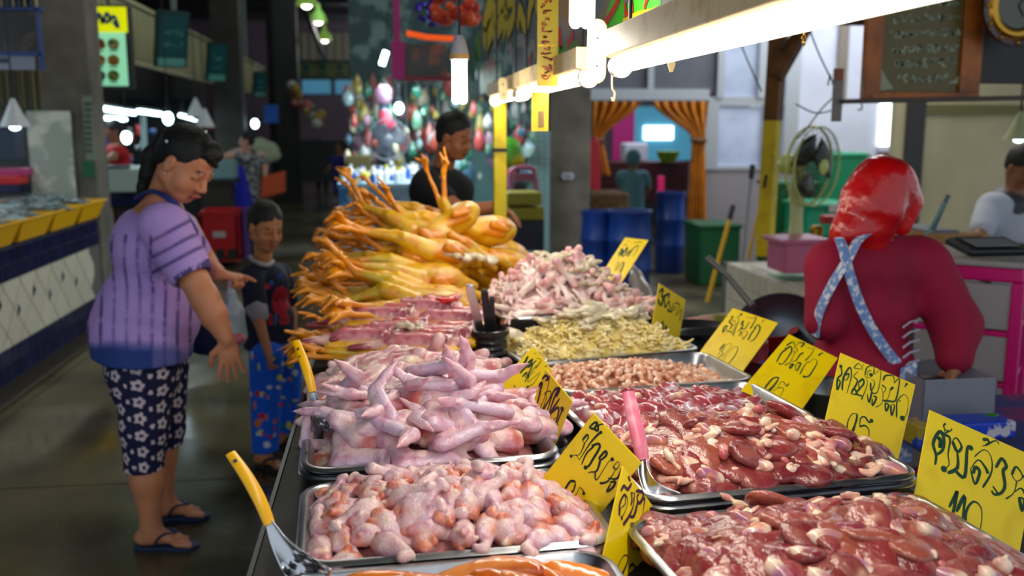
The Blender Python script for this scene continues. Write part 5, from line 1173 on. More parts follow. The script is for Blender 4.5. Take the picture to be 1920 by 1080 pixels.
t = thing('wrapped_fan', 'grey round fan wrapped in plastic in the middle shop', 'fan', aty(727, 300, 8.3)); fanface(t, aty(728, 262, 8.2), (0.05, -1, 0), .17, mat('fan grey', (96, 100, 112), .4), mat('fan blade grey', (60, 64, 76), .4))
MB().cyl(aty(728, 285, 8.25), aty(728, 330, 8.25), .02, n=8).build('stem', mat('fan grey'), t)
# bottle table
t = thing('bottle_table', 'table with white and blue cloth carrying small bottles in the middle shop', 'table', aty(720, 400, 7.6))
r = WP(632, 345, 790, 352, 7.2, 1.3); MB().bx(*r).build('table_top', mat('white blue cloth', (150, 180, 196), .5, noise=(9, (40, 110, 170), .5, .6)), t)
MB().bx(r[0] + .01, r[1] - .01, 7.22, 8.4, .02, r[4]).build('cloth_side', mat('white blue cloth'), t)
bc = [(30, 90, 180), (230, 220, 60), (220, 230, 240), (40, 150, 200), (60, 150, 70), (200, 60, 60)]
for k in range(64):
    px = rs.uniform(640, 785); Y = rs.uniform(7.25, 8.4); q = aty(px, 345, 7.3); p = np.array((q[0] * Y / 7.3, Y, r[5])); h = rs.uniform(.05, .11)
    t = thing('small_bottle', 'small bright bottle on the cloth-covered table', 'bottle', p, 'bottles on the middle shop table')
    MB().lathe([(.02, 0), (.022, h * .7), (.009, h * .82), (.009, h * .95), (0, h * .95)], p, 8).build('bottle', mat('bottle %d' % (k % 6), bc[k % 6], .3), t, True); MB().cyl(p + (0, 0, h * .95), p + (0, 0, h * 1.12), .011, n=8).build('cap', mat('bottle %d' % ((k + 2) % 6)), t, True)
tg(MB().bx(*WP(650, 292, 696, 322, 8.8, .3)), 'carton', mat('olive carton', (90, 80, 40), .7), 'olive brown carton behind the bottles', 'box', bevel=.01)
# right part of the shop
t = thing('tiled_partition', 'pale blue tiled partition left of the concrete column', 'partition', aty(1010, 460, 9.2))
r = WP(988, 246, 1030, 470, 9.25, .1); MB().bx(r[0], r[1], r[2], r[3], 0, r[5]).build('partition_body', GROUT, t)
ny = 14; 
for i in range(4):
    for j in range(24):
        x0 = r[0] + (r[1] - r[0]) * i / 4; z1 = r[5] - j * .052
        MB().bx(x0 + .002, x0 + (r[1] - r[0]) / 4 - .002, 9.235, 9.25, z1 - .048, z1).build('tile', mat('pale blue tile', (116, 146, 146), .3), t)
r = WP(864, 190, 930, 420, 9.6, .05); S(MB().bx(r[0], r[1], r[2], r[3], 0, r[5]), 'wall_teal', mat('pale teal wall', (86, 124, 124), .7))
for i, (C, lab) in enumerate((((952, 362, 1016, 384), 'upper yellow box beside the far yellow post'), ((948, 390, 1020, 412), 'lower yellow box beside the far yellow post'))):
    tg(MB().bx(*WP(*C, 6.4, .3)), 'yellow_box', mat('dull yellow box', (150, 140, 10), .5), lab, 'box', bevel=.006)
tg(MB().bx(*WP(950, 412, 1020, 470, 6.45, .3)), 'dark_cabinet', mat('tile dark', (20, 22, 44), .4), 'dark cabinet below the yellow boxes', 'cabinet', bevel=.006)
t = thing('pink_chair', 'pink metal chair behind the yellow boxes', 'chair', aty(985, 362, 7.2))
MB().tube(smooth_path([aty(960, 360, 7.2), aty(958, 325, 7.2), aty(970, 315, 7.2), aty(998, 316, 7.2), aty(1003, 330, 7.2), aty(1006, 362, 7.2)], 4), .018, 8).build('back_frame', mat('pink metal', (150, 80, 104), .4), t, True); MB().bx(*WP(964, 325, 1000, 340, 7.2, .03)).build('backrest', mat('pink metal'), t)
bb = Blob(.02, .04); bb.warp = (.02, 12); bb.ell(aty(955, 285, 7.6), (.10, .08, .12), None, (60, 130, 20)); bb.ell(aty(965, 300, 7.6), (.08, .07, .06), None, (180, 150, 10))
tag(bb.build('fruit_bag', mat('green yellow fruit', None, .4, attr='Col')), 'green and yellow fruit in a bag right of the far yellow post', 'bag')
# ---- posts
t = thing('yellow_post', 'yellow taped post at the far end of the stall, right of the man in black', 'post', onz(938, 450, TT)); x = aty(938, 200, 4.55)
MB().bx(x[0] - .03, x[0] + .03, 4.55, 4.6, 0, 1.82).build('post', YPAINT, t, bevel=.004); MB().bx(x[0] - .032, x[0] + .032, 4.545, 4.605, 1.49, 1.505).build('black_band', DKM, t)
b_ = aty(1433, 480, 5.55); tp = aty(1466, -40, 5.55)
t = thing('yellow_post', 'tall post, brown above and yellow below, standing on the tiled table', 'post', b_)
u = tp - b_; md = b_ + u * .50
MB().tube([b_, md], .058, 4).build('yellow_half', YPAINT, t); MB().tube([md, tp], .060, 4).build('brown_half', BROWNW, t)
MB().tube([aty(1455, 145, 5.5), aty(1520, 30, 5.5)], .052, 4).build('brace', BROWNW, t)
MB().tube([aty(1437, 328, 5.47), aty(1433, 352, 5.47)], .01, 4).build('black_clip', DKM, t)
# ---- right: partition with glass and door
FROST = mat('frosted pane', (150, 160, 184), .35, noise=(1.2, (196, 206, 226), .4, .6), emit=(150, 165, 200), es=.22)
DKPANE = mat('dim pane', (92, 94, 104), .3, noise=(1.0, (120, 122, 132), .4, .7))
YW = 11.0
def wpanel(name, C, m, Y=YW, d=.08, to_floor=False):
    r = list(WP(*C, Y, d)); r[4] = 0 if to_floor else r[4]; return S(MB().bx(*r), name, m)
wpanel('wall_right_low', (1325, 316, 1492, 420), GREYW, to_floor=True); wpanel('wall_right_top', (1100, -120, 1492, 28), mat('dark boarding', (70, 60, 52), .8))
for i, (a, c) in enumerate(((1108, 1218), (1226, 1350))): wpanel('window_%d' % (3 + i), (a, 30, c, 176), DKPANE, YW + .02, .03)
wpanel('window_5', (1357, 30, 1428, 182), FROST, YW + .02, .03); wpanel('window_6', (1436, 30, 1484, 182), FROST, YW + .02, .03)
wpanel('window_7', (1345, 200, 1432, 314), FROST, YW + .02, .03); wpanel('window_8', (1440, 200, 1480, 314), FROST, YW + .02, .03)
k = 20
for C in ((1104, 166, 1330, 190), (1325, 182, 1492, 199), (1325, 190, 1345, 318), (1432, 190, 1440, 316), (1480, 28, 1493, 318), (1218, 28, 1226, 168), (1350, 28, 1357, 184), (1428, 28, 1436, 184), (1340, 312, 1492, 318), (1104, 166, 1110, 480)):
    wpanel('trim_%d' % k, C, ALU, YW - .02 - .005 * (k % 7), .06); k += 1
# kitchen behind the door
S(MB().bx(*WP(1090, 60, 1340, 480, 15.5, .1)), 'wall_kitchen', mat('kitchen wall', (120, 110, 124), .8)); S(MB().bx(*WP(1150, 366, 1345, 470, 15.2, .1)), 'trim_50', DKM)
wpanel('window_9', (1208, 236, 1262, 262), mat('white daylight', (255, 255, 255), .5, emit=(240, 250, 255), es=3), 15.4, .03); wpanel('window_10', (1190, 200, 1320, 300), mat('cyan daylight', (90, 170, 200), .5, emit=(80, 165, 200), es=.3), 15.44, .03)
wpanel('trim_51', (1150, 210, 1188, 300), mat('pink wall cloth', (190, 20, 120), .6), 15.0, .05)
tg(MB().bx(*WP(1112, 304, 1290, 378, 13.6, .5)), 'kitchen_counter', mat('dark red counter', (74, 20, 26), .5), 'dark red counter inside the curtained room', 'counter', bevel=.01)
bowl(aty(1252, 305, 13.5), .17, .16, 'lime green basin on the dark red counter in the curtained room', mat('lime plastic', (140, 170, 40), .4))
tg(MB().bx(*WP(1172, 268, 1215, 304, 14, .3)), 'white_parcel', mat('white parcel', (190, 190, 205), .6), 'white parcel on the dark red counter', 'parcel', bevel=.03)
area('kitchen_light', tuple(aty(1220, 150, 13.5)), (0, 0, 0), 1.5, 26, (.85, .93, 1))
# curtains
def curtain(top, waist, bot, Y, m, label, nf=7):
    b = MB(); rows = 26; cols = 40; vs = []
    for i in range(rows + 1):
        f = i / rows
        if f < .5: g = f / .5; g = g * g * (3 - 2 * g); xl = top[0] + (waist[0] - top[0]) * g; xr = top[1] + (waist[1] - top[1]) * g; y = top[2] + (waist[2] - top[2]) * f / .5
        else: g = (f - .5) / .5; xl = waist[0] + (bot[0] - waist[0]) * g; xr = waist[1] + (bot[1] - waist[1]) * g; y = waist[2] + (bot[2] - waist[2]) * g
        for j in range(cols + 1):
            u = j / cols; vs.append(aty(xl + (xr - xl) * u, y, Y - .05 * math.sin(u * nf * 6.28) * (.5 + .5 * abs(f - .5) * 2)))
    b.add(vs, [(i * (cols + 1) + j, i * (cols + 1) + j + 1, (i + 1) * (cols + 1) + j + 1, (i + 1) * (cols + 1) + j) for i in range(rows) for j in range(cols)])
    t = thing('curtain', label, 'curtain', aty((bot[0] + bot[1]) / 2, bot[2], Y), 'orange door curtains'); o = b.build('cloth', m, t, True); s = o.modifiers.new('s', 'SOLIDIFY'); s.thickness = .006
    MB().tube([aty(waist[0] - 2, waist[2], Y - .03), aty(waist[1] + 2, waist[2] + 2, Y - .03)], .03, 8).build('tie', BROWNW, t, True)
ORC = mat('amber curtain', (196, 118, 10), .7, noise=(6, (150, 84, 6), .45, .7), sss=.1)
curtain((1110, 1200, 190), (1112, 1130, 262), (1106, 1146, 330), YW - .15, ORC, 'orange curtain tied at the left of the doorway', 5)
curtain((1224, 1328, 190), (1298, 1322, 262), (1283, 1326, 500), YW - .15, ORC, 'long orange curtain tied at the right of the doorway', 6)
tg(MB().tube([aty(1108, 190, YW - .12), aty(1330, 190, YW - .12)], .015, 6), 'curtain_rail', DKM, 'dark rail across the top of the doorway', 'rail')
r = WP(1106, 258, 1128, 368, 10.6, .1); tg(MB().prism([(0, .1), (.13, 0), (.12, .6), (.05, .68), (.0, .6)], (r[0], 10.6, r[4]), (1, 0, 0), (0, 0, 1), -.08), 'red_cloth', mat('red cloth', (176, 20, 44), .6), 'red cloth hanging at the left edge of the doorway', 'cloth', bevel=.01)
tg(MB().bx(*WP(1104, 362, 1180, 398, 10.0, .6)), 'wicker_box', mat('brown wicker', (96, 66, 26), .8, noise=(20, (60, 40, 16), .4, .6)), 'brown wicker box behind the blue barrels', 'box', bevel=.03)
def barrel(px0, px1, ytop, Y, label):
    a = aty(px0, ytop, Y); c = aty(px1, ytop, Y); r = (c[0] - a[0]) / 2; h = a[2]; p = ((a[0] + c[0]) / 2, Y + r, 0)
    t = thing('blue_barrel', label, 'barrel', p, 'blue plastic barrels')
    MB().lathe([(r * .88, 0), (r * .97, .04), (r * .93, h * .3), (r * .99, h * .33), (r * .99, h * .36), (r * .94, h * .39), (r * .94, h * .62), (r, h * .65), (r, h * .68), (r * .94, h * .71), (r * .90, h * .92), (r * .96, h * .96), (r * .98, h), (r * .9, h), (r * .88, h * .93), (0, h * .9)], p, 32).build('drum', BLUEP, t, True)
barrel(1096, 1164, 398, 8.9, 'blue barrel next to the concrete column'); barrel(1150, 1234, 398, 8.6, 'blue barrel in the middle, right behind the farthest sign'); barrel(1238, 1296, 362, 10.2, 'tall blue barrel by the orange curtain')
tg(MB().bx(*WP(1234, 330, 1242, 480, 10.6, .05)), 'pink_pole', mat('hot pink', (226, 20, 110), .5), 'hot pink pole between the barrels', 'pole')
GBIN = mat('green bin plastic', (8, 84, 40), .45); GBIN2 = mat('teal crate plastic', (10, 146, 106), .4)
for C, Y, m, nm, lab in (((1314, 420, 1384, 560), 9.4, GBIN, 'green_bin', 'dark green bin behind the leaning mop handles'), ((1460, 340, 1530, 470), 9.0, GBIN, 'green_bin', 'dark green bin behind the standing fan'), ((1515, 380, 1600, 445), 8.2, GBIN2, 'teal_crate', 'teal crate behind the fan, left of the red head scarf'), ((1540, 286, 1622, 385), 9.2, GBIN2, 'teal_crate', 'tall teal crate against the white wall')):
    r = list(WP(*C, Y, .5)); 
    if nm == 'green_bin': r[4] = 0
    t = thing(nm, lab, 'bin' if 'bin' in nm else 'crate', ((r[0] + r[1]) / 2, Y, r[4])); MB().bx(*r).build('bin_body', m, t, bevel=.02); MB().bx(r[0] - .02, r[1] + .02, r[2] - .02, r[3] + .02, r[5] - .05, r[5] - .01).build('lid_rim', m, t, bevel=.01)
    if C[0] == 1515: MB().bx(*WP(1555, 384, 1578, 398, Y - .03, .01)).build('sticker', mat('white print'), t)
tg(MB().bx(*WP(1510, 425, 1600, 470, 8.6, .5)), 'storage_shelf', DKM, 'dark shelf under the teal crates', 'shelf')
def pole(a, c, Y, r, m, label, tip=None, yb=None):
    A = aty(*a, Y); B = aty(*c, Y if yb is None else yb); t = thing('mop_handle', label, 'mop', B, 'leaning mop handles')
    MB().tube([A, B], r, 10).build('shaft', m, t, True); q = A + (B - A) * .13; MB().tube([A + (A - B) * .02, q], r * 1.25, 10).build('grip', BLACKP, t, True)
YP = mat('yellow handle', (226, 170, 10), .4)
pole((1374, 388), (1326, 566), 7.6, .017, YP, 'yellow mop handle leaning leftmost, before the green bin'); pole((1411, 312), (1391, 486), 6.4, .015, mat('white pole', (170, 172, 184), .4), 'white mop handle between two yellow ones'); pole((1441, 324), (1402, 486), 6.3, .012, YP, 'thin yellow handle leaning on the brown and yellow post')
# white wall right with window, cream wall
wpanel('wall_right', (1493, -160, 1730, 420), WHITEW, YW + .01, .1, True)
wpanel('trim_52', (1580, -40, 1586, 190), mat('corner shade line', (120, 110, 100), .6), YW - .03, .02)  # thin dark strip: shade at the wall corner put in as colour
wpanel('window_11', (1652, 192, 1704, 276), mat('white daylight'), YW - .02, .02); wpanel('window_12', (1686, 192, 1706, 245), mat('amber pane', (190, 140, 40), .5, emit=(190, 130, 40), es=.5), YW - .04, .02); wpanel('trim_53', (1648, 274, 1706, 284), WHITEW, YW - .05, .05); wpanel('trim_54', (1652, 285, 1700, 330), mat('reddish brick', (140, 96, 104), .7), YW - .03, .02)
wpanel('wall_cream', (1708, -200, 2100, 470), CREAMW, 8.4, .1, True); wpanel('trim_55', (1704, 188, 1722, 420), mat('dark post', (60, 58, 60), .6), 8.36, .05)
wpanel('trim_56', (1722, 196, 2100, 214), mat('olive moulding', (120, 116, 70), .7), 8.365, .04)
S(MB().bx(*WP(1490, -60, 2100, 12, 5.4, .1)), 'trim_57', BROWNW); S(MB().bx(*WP(1490, 8, 1650, 46, 5.35, .08)), 'trim_58', BROWNW)
tg(MB().prism([(0, 0), (.7, -.0), (.72, .02), (.0, .09)], aty(1500, 292, 9.6), (1, 0, 0), (0, 0, 1), -.05), 'blue_strip', mat('blue strip', (20, 70, 160), .5), 'blue plastic strip lying above the teal crates', 'strip')
# tiled table
t = thing('tiled_table', 'low table with square cream tiles on its side, under the standing fan', 'table', (2.5, 5.2, 0))
xs_, ya, yb, zt = 2.14, 4.19, 5.92, .75
MB().bx(xs_ + .012, 3.3, ya, yb, 0, zt - .001).build('table_body', GROUT, t)
CT = mat('cream square tile', (206, 196, 176), .25, var=.06)
for i in range(15):
    for j in range(7): MB().bx(xs_, xs_ + .012, ya + i * .108 + .003, ya + i * .108 + .104, zt - .108 * (j + 1) + .004, zt - .108 * j).build('tile', CT, t)
for i in range(15):
    for j in range(5): MB().bx(xs_ + j * .108 + .003, xs_ + j * .108 + .104, ya + i * .108 + .003, ya + i * .108 + .104, zt, zt + .006).build('tile', CT, t)
tg(MB().prism([(0, 0), (.45, 0), (.45, .3), (0, .25)], (2.2, 5.05, zt + .008), (1, 0, 0), (0, 1, 0), .004), 'green_board', mat('pale green board', (90, 150, 90), .5), 'pale green board lying on the tiled table below the fan', 'board')
# pedestal fan
LIME = mat('lime cream plastic', (196, 206, 110), .35, sss=.05); LIME2 = mat('pale lime plastic', (190, 200, 140), .4)
p = aty(1532, 312, 5.2); t = thing('standing_fan', 'lime green fan with dark wire guard on the tiled table', 'fan', aty(1492, 500, 5.25))
fanface(t, p, (.50, -.80, -.04), .222, LIME, mat('dark blade', (40, 40, 36), .3), 34, mat('dark wire', (50, 54, 48), .4))
a = aty(1492, 350, 5.3); MB().lathe([(.075, -.02), (.07, .02), (.045, .06), (.036, .22), (.04, .34), (.03, .36), (0, .36)], aty(1490, 475, 5.3), 20).build('pedestal', LIME2, t, True)
MB().tube([aty(1490, 380, 5.3), aty(1492, 350, 5.32), aty(1500, 320, 5.3)], .035, 10).build('neck', LIME2, t, True)
PKB = mat('translucent pink plastic', (214, 110, 150), .3, trans=.2)
tg(MB().bx(*WP(1472, 456, 1556, 512, 5.0, .25)), 'pink_box', PKB, 'translucent pink lidded box on the tiled table beside the woman in maroon', 'box', bevel=.012); tg(MB().bx(*WP(1468, 450, 1560, 458, 4.98, .29)), 'pink_box_cover', PKB, 'pink cover on the translucent box beside the maroon dress', 'lid', bevel=.006)
tg(MB().lathe([(.04, 0), (.045, .07), (.03, .09), (0, .09)], aty(1530, 448, 6.0), 14), 'brass_pot', GOLD, 'small brass pot behind the pink box', 'pot', smooth=True); tg(MB().bx(*WP(1548, 405, 1582, 420, 6.2, .1)), 'red_bottle_cap', REDP, 'small red container near the teal crate', 'container', bevel=.01); tg(MB().lathe([(.03, 0), (.03, .1), (.012, .12), (0, .12)], aty(1470, 470, 5.8), 12), 'dark_jar', mat('dark red jar', (80, 20, 20), .3), 'dark red jar at the foot of the post', 'jar', smooth=True)
# wok and red basin behind the stall
c = aty(1462, 632, 3.62); Rw = np.array(Matrix.Rotation(math.radians(50), 3, 'X') @ Matrix.Rotation(math.radians(-24), 3, 'Y'))
t = thing('wok', 'large dark steel wok with long handle leaning behind the 180 sign', 'wok', c)
o = MB().lathe([(0, -.10), (.10, -.09), (.17, -.055), (.20, -.01), (.206, -.01), (.175, -.062), (.10, -.1), (0, -.11)], c, 36, R=Rw).build('pan', mat('wok steel', (76, 84, 98), .35, .8), t, True)
MB().tube([aty(1412, 575, 3.7), aty(1365, 518, 3.9), aty(1326, 484, 4.0)], [.014, .013, .015], 10).build('handle', mat('grey handle', (110, 110, 114), .4, .6), t, True)
bowl(aty(1385, 607, 3.75) - np.array((0, 0, .13)), .225, .12, 'wide red plastic basin behind the row of signs', mat('red basin plastic', (206, 16, 20), .35), 'red_basin', 'basin')
bb = Blob(.01, .02); bb.warp = (.012, 22); q = aty(1345, 602, 3.75)
for dx, c_ in ((0, (120, 130, 30)), (.05, (200, 150, 130)), (-.06, (190, 150, 140)), (.1, (150, 140, 60))): bb.ell(q + np.array((dx, 0, 0)), (.045, .04, .03), None, c_)
tag(bb.build('kitchen_scraps', mat('scraps', None, .5, attr='Col')), 'greenish and pale scraps in the red basin', 'food')
r_ = (1.25, 3.2, 3.3, 4.3); tg(MB().bx(1.22, 1.75, 2.9, 4.2, aty(1385, 607, 3.75)[2] - .17, aty(1385, 607, 3.75)[2] - .132), 'side_table', DKWD if False else DARKWOOD, 'dark side table behind the sign row carrying the red basin', 'table', bevel=.004)
bb = Blob(.012, .03); bb.warp = (.01, 14); bb.cap(aty(1192, 520, 3.9), aty(1215, 585, 3.7), .03, .055, (150, 140, 140)); bb.cap(aty(1180, 490, 4.0), aty(1195, 530, 3.9), .012, .03, (150, 140, 140))
tag(bb.build('plastic_bag', mat('grey film', (150, 140, 140), .25, trans=.3)), 'grey plastic bag hanging behind the farthest sign', 'bag')
tg(MB().cyl(aty(1410, 690, 2.95), aty(1412, 640, 3.0), .05, n=20), 'printed_cup', mat('printed red cup', (150, 30, 40), .4, noise=(14, (60, 80, 150), .5, .6)), 'red and blue printed cup between the 180 and 95 signs', 'cup', bevel=.004)
# ---- framed picture, clock, rail, scale
t = thing('hanging_picture', 'large brown framed board with rows of faded ornate script hanging top right', 'picture', aty(1733, 190, 4.5))
WOOD = mat('orange brown frame', (190, 104, 22), .4, noise=(8, (130, 66, 12), .4, .7)); OL = mat('olive panel', (104, 90, 30), .35)
for C in ((1634, -80, 1650, 188), (1818, -80, 1836, 182), (1634, 172, 1836, 190)): MB().bx(*WP(*C, 4.5 - .006 * (C[1] > 0), .04)).build('frame_bar', WOOD, t, bevel=.004)
MB().bx(*WP(1648, -80, 1820, 174, 4.52, .015)).build('panel', OL, t)
SIL = mat('faded silver script', (160, 170, 140), .5); b = MB(); rs = random.Random(12); n_ = np.array((0, -1.0, 0))
for row, y in enumerate((10, 38, 66, 95, 122, 150)):
    x = 1668 + (row % 2) * 6 + max(0, row - 3) * 6
    while x < 1800 - max(0, row - 3) * 14:
        P = [aty(x + rs.uniform(-3, 8), y - (x - 1668) * .05 + rs.uniform(-8, 7), 4.518) for _ in range(4)]; b.ribbon(smooth_path(P, 4), rs.uniform(.006, .012), n_, .001); x += rs.uniform(7, 10)
setkind(b.build('script', SIL, t), 'stuff')
for C in (((1650, 170), (1676, 166), (1664, 150), (1652, 126)), ((1816, 100), (1808, 128), (1790, 150), (1776, 156), (1812, 158))): 
    b = MB(); P = [aty(x, y, 4.516) for x, y in C]; b.add(P + [p - n_ * .002 for p in P], [tuple(range(len(P)))]); b.build('corner_ornament', SIL, t)
t = thing('wall_clock', 'round clock with gold studded rim, cut by the top right edge', 'clock', aty(1903, 85, 4.45)); c = aty(1905, 12, 4.42); RX = np.array(Matrix.Rotation(math.radians(90), 3, 'X'))
rim_ = MB().lathe([(.165, 0), (.19, .012), (.185, .03), (.165, .034), (.15, .02)], c, 40, R=RX, cap=False).build('outer_rim', mat('dark red lacquer', (70, 16, 10), .2, coat=.6), t, True); MB().lathe([(.10, .01), (.15, .012), (.152, .02), (.14, .03), (.118, .03), (.105, .022)], c, 40, R=RX, cap=False).build('inner_rim', GOLD, t, True); MB().lathe([(0, .018), (.118, .018), (.118, .01)], c, 36, R=RX).build('dial', mat('grey dial', (110, 112, 100), .4), t, True)
for k in range(12):
    a = k * math.pi / 6; q = c + np.array((math.sin(a) * .172, -.034, math.cos(a) * .172)); MB().sph(q, .011, 8).build('stud', GOLD, rim_, True)
for a, L in ((.6, .08), (2.6, .055)): MB().tube([c + (0, -.022, 0), c + np.array((math.sin(a) * L, -.022, math.cos(a) * L))], .003, 5).build('clock_hand', DKM, t)
tg(MB().bx(*WP(1846, -80, 2050, 158, 4.6, .03)), 'dark_board', mat('dark purple board', (34, 22, 26), .4, noise=(6, (50, 48, 70), .5, .7)), 'dark board behind the gold-rimmed clock', 'board', bevel=.004)
tg(MB().tube([aty(1580, 190, 4.48), aty(1750, 187, 4.48), aty(2000, 182, 4.48)], .012, 8), 'hanging_rail', mat('rail steel', (120, 110, 104), .4, .5), 'thin steel rail under the framed board', 'rail', smooth=True)
t = thing('spring_scale', 'slim steel hanging scale with wires, left of the framed board', 'scale', aty(1571, 228, 4.5)); MB().bx(*WP(1566, 128, 1578, 228, 4.5, .02)).build('scale_body', mat('rail steel'), t, bevel=.003); MB().bx(*WP(1567, 128, 1580, 150, 4.49, .02)).build('scale_head', mat('rust orange', (150, 80, 30), .5), t, bevel=.003); MB().tube([aty(1556, 140, 4.5), aty(1562, 158, 4.5), aty(1552, 160, 4.5), aty(1556, 142, 4.5)], .004, 6).build('hook', DKM, t, True)
for i, (P, lab) in enumerate((([(1515, 48), (1535, 100), (1560, 152)], 'dark wire running down to the hanging scale'), ([(1568, 178), (1540, 205), (1510, 245), (1495, 260)], 'dark wire sagging left of the hanging scale'), ([(1566, 205), (1530, 212), (1492, 195)], 'thin wire from the scale to the window frame'), ([(1380, 60), (1400, 110), (1428, 172)], 'thin wire crossing the frosted panes'), ([(1614, 188), (1616, 204), (1608, 206)], 'small wire hook on the rail'))):
    tg(MB().tube(smooth_path([aty(x, y, 4.6 + i * .1) for x, y in P], 5), .004, 5), 'wire', DKM, lab, 'wire', smooth=True)
shade(1910, 262, 5.2, .085, 'cream lamp shade at the right edge above the man in white', True, mat('cream shade', (190, 196, 150), .4))
# ---- drawers, boxes on the right
HP_ = mat('hot pink plastic', (222, 10, 120), .35); CLR = mat('clear drawer plastic', (196, 190, 190), .3, trans=.25, sss=.1)
DX0, DX1, DY0, DY1 = aty(1783, 500, 3.3)[0], aty(1783, 500, 3.3)[0] + .42, 3.3, 3.72
t = thing('drawer_cabinet', 'hot pink drawer cabinet with clear drawers behind the maroon-dressed woman', 'cabinet', ((DX0 + DX1) / 2, 3.5, 0))
zt = aty(1783, 498, 3.3)[2]
DX0 = aty(1885, 560, 3.35)[0] - .31
def rot_c(P, ang=math.radians(-40), c=None): 
    c = np.array((DX0 + .3, 3.35, 0)); P = np.array(P, float) - c; return c + np.array((P[0] * math.cos(ang) - P[1] * math.sin(ang), P[0] * math.sin(ang) + P[1] * math.cos(ang), P[2]))
class RB(MB):
    def bx(s, x0, x1, y0, y1, z0, z1):
        n0 = len(s.v); MB.bx(s, x0, x1, y0, y1, z0, z1); s.v[n0:] = [tuple(rot_c(p)) for p in s.v[n0:]]; return s
RB().bx(DX0 - .01, DX0 + .37, 3.29, 3.73, zt - .07, zt - .015).build('top_frame', HP_, t, bevel=.01); RB().bx(DX0 - .02, DX0 + .38, 3.28, 3.74, zt - .014, zt + .01).build('lid', CLR, t, bevel=.008)
for (x, y) in ((DX0 + .33, 3.29), (DX0 + .33, 3.68), (DX0 - .01, 3.68), (DX0 - .01, 3.29)):
    if (x, y) != (DX0 - .01, 3.29): RB().bx(x, x + .045, y, y + .04, 0, zt - .07).build('corner_post', HP_, t, bevel=.006)
for k in range(5):
    z = zt - .08 - .2 * k
    fr_ = RB().bx(DX0, DX0 + .335, 3.3, 3.32, z - .175, z).build('drawer_front', CLR, t, bevel=.006); RB().bx(DX0, DX0 + .33, 3.32, 3.70, z - .165, z - .15).bx(DX0, DX0 + .01, 3.32, 3.70, z - .165, z - .01).bx(DX0 + .325, DX0 + .335, 3.32, 3.7, z - .165, z - .01).build('drawer_box', CLR, t)
    RB().bx(DX0 - .005, DX0 + .36, 3.295, 3.73, z - .2, z - .18).build('shelf_rail', HP_, t, bevel=.004)
    q = rot_c((DX0 + .14, 3.29, z - .035)); MB().tube([q + np.array((math.cos(a) * .019, -math.cos(a) * .016 - .005, -abs(math.sin(a)) * .022)) for a in np.linspace(math.pi, 2 * math.pi, 11)], .005, 6).build('drawer_handle', HP_, fr_, True)
t = thing('calculator', 'black cash calculator with pale keys on top of the pink cabinet', 'calculator', aty(1870, 485, 3.4)); p = rot_c((DX0 + .2, 3.42, zt + .012))
MB().box(p + np.array((.03, 0, .035)), (.26, .18, .03), rotm('X', 10)).build('case', BLACKP, t, bevel=.01); MB().box(p + np.array((.03, -.02, .053)), (.18, .09, .006), rotm('X', 10)).build('keys', mat('key grey', (120, 124, 130), .4), t, bevel=.002); MB().box(p + np.array((-.01, .05, .062)), (.11, .04, .006), rotm('X', 10)).build('display', mat('display', (60, 66, 66), .2), t)
tg(MB().bx(*WP(1758, 440, 1830, 470, 3.9, .3)), 'cardboard_box', mat('cardboard', (176, 130, 76), .8), 'brown cardboard box behind the pink cabinet', 'box', bevel=.004)
tg(MB().bx(*WP(1748, 432, 1800, 446, 3.95, .3)), 'grey_pouch', mat('grey pouch', (120, 124, 136), .6), 'grey pouch lying on the cardboard box', 'pouch', bevel=.01)
tg(MB().prism([(0, 0), (.022, 0), (.10, .20), (.085, .205)], aty(1733, 450, 4.0), (1, 0, 0), (0, 0, 1), .02), 'tablet_screen', mat('teal glass', (40, 84, 90), .15), 'slim dark tablet leaning right of the red head scarf', 'tablet', bevel=.003)
tg(MB().tube([aty(1728, 455, 3.9), aty(1772, 380, 3.9)], .006, 8), 'marker_pen', mat('pen teal', (110, 150, 150), .3), 'long thin stick leaning right of the red head scarf', 'stick', smooth=True)
# wide table at right for the sorting box
tg(MB().bx(1.62, 2.5, 2.35, 3.1, .61, .65), 'work_table', mat('blue printed cloth', (40, 60, 130), .6, noise=(7, (130, 40, 110), .5, .6)), 'low table with blue and magenta cloth at the right, before the pink cabinet', 'table', bevel=.004)
a = aty(1722, 760, 2.75) * np.array((1, 1, 1)); t = thing('clear_bin', 'open translucent plastic bin with white rims beside the maroon sleeve', 'bin', (a[0] + .14, 2.9, .652))
CB = mat('milky plastic', (196, 200, 214), .25, trans=.65); z0, z1 = .652, .652 + .17
x0, x1, y0, y1 = a[0] - .005, a[0] + .245, 2.72, 2.98
for q in ((x0, x1, y0, y0 + .006), (x0, x1, y1 - .006, y1), (x0, x0 + .006, y0, y1), (x1 - .006, x1, y0, y1)): MB().bx(q[0], q[1], q[2], q[3], z0, z1).build('bin_wall', CB, t, bevel=.002)
MB().bx(x0, x1, y0, y1, z0, z0 + .006).build('bin_floor', CB, t)
tg(MB().bx(x0 + .03, x0 + .11, y0 + .05, y0 + .1, z1 - .04, z1 - .01), 'black_wallet', BLACKP, 'black and teal pouch inside the translucent bin', 'pouch', bevel=.01)
bb = Blob(.006, .01); bb.warp = (.003, 30); q = aty(1838, 795, 2.62); bb.ell(q, (.055, .04, .022), rotm('Y', 20), (30, 110, 20)); bb.ell(q + (.02, 0, .012), (.04, .03, .016), rotm('Y', -25), (50, 130, 30)); bb.cap(q + (.04, 0, 0), q + (.08, .0, -.012), .004, .003, (60, 120, 30))
tag(bb.build('green_leaf_bundle', mat('leaf green', None, .4, attr='Col')), 'bundle of green leaf on the blue cloth behind the 110 sign', 'leaf')
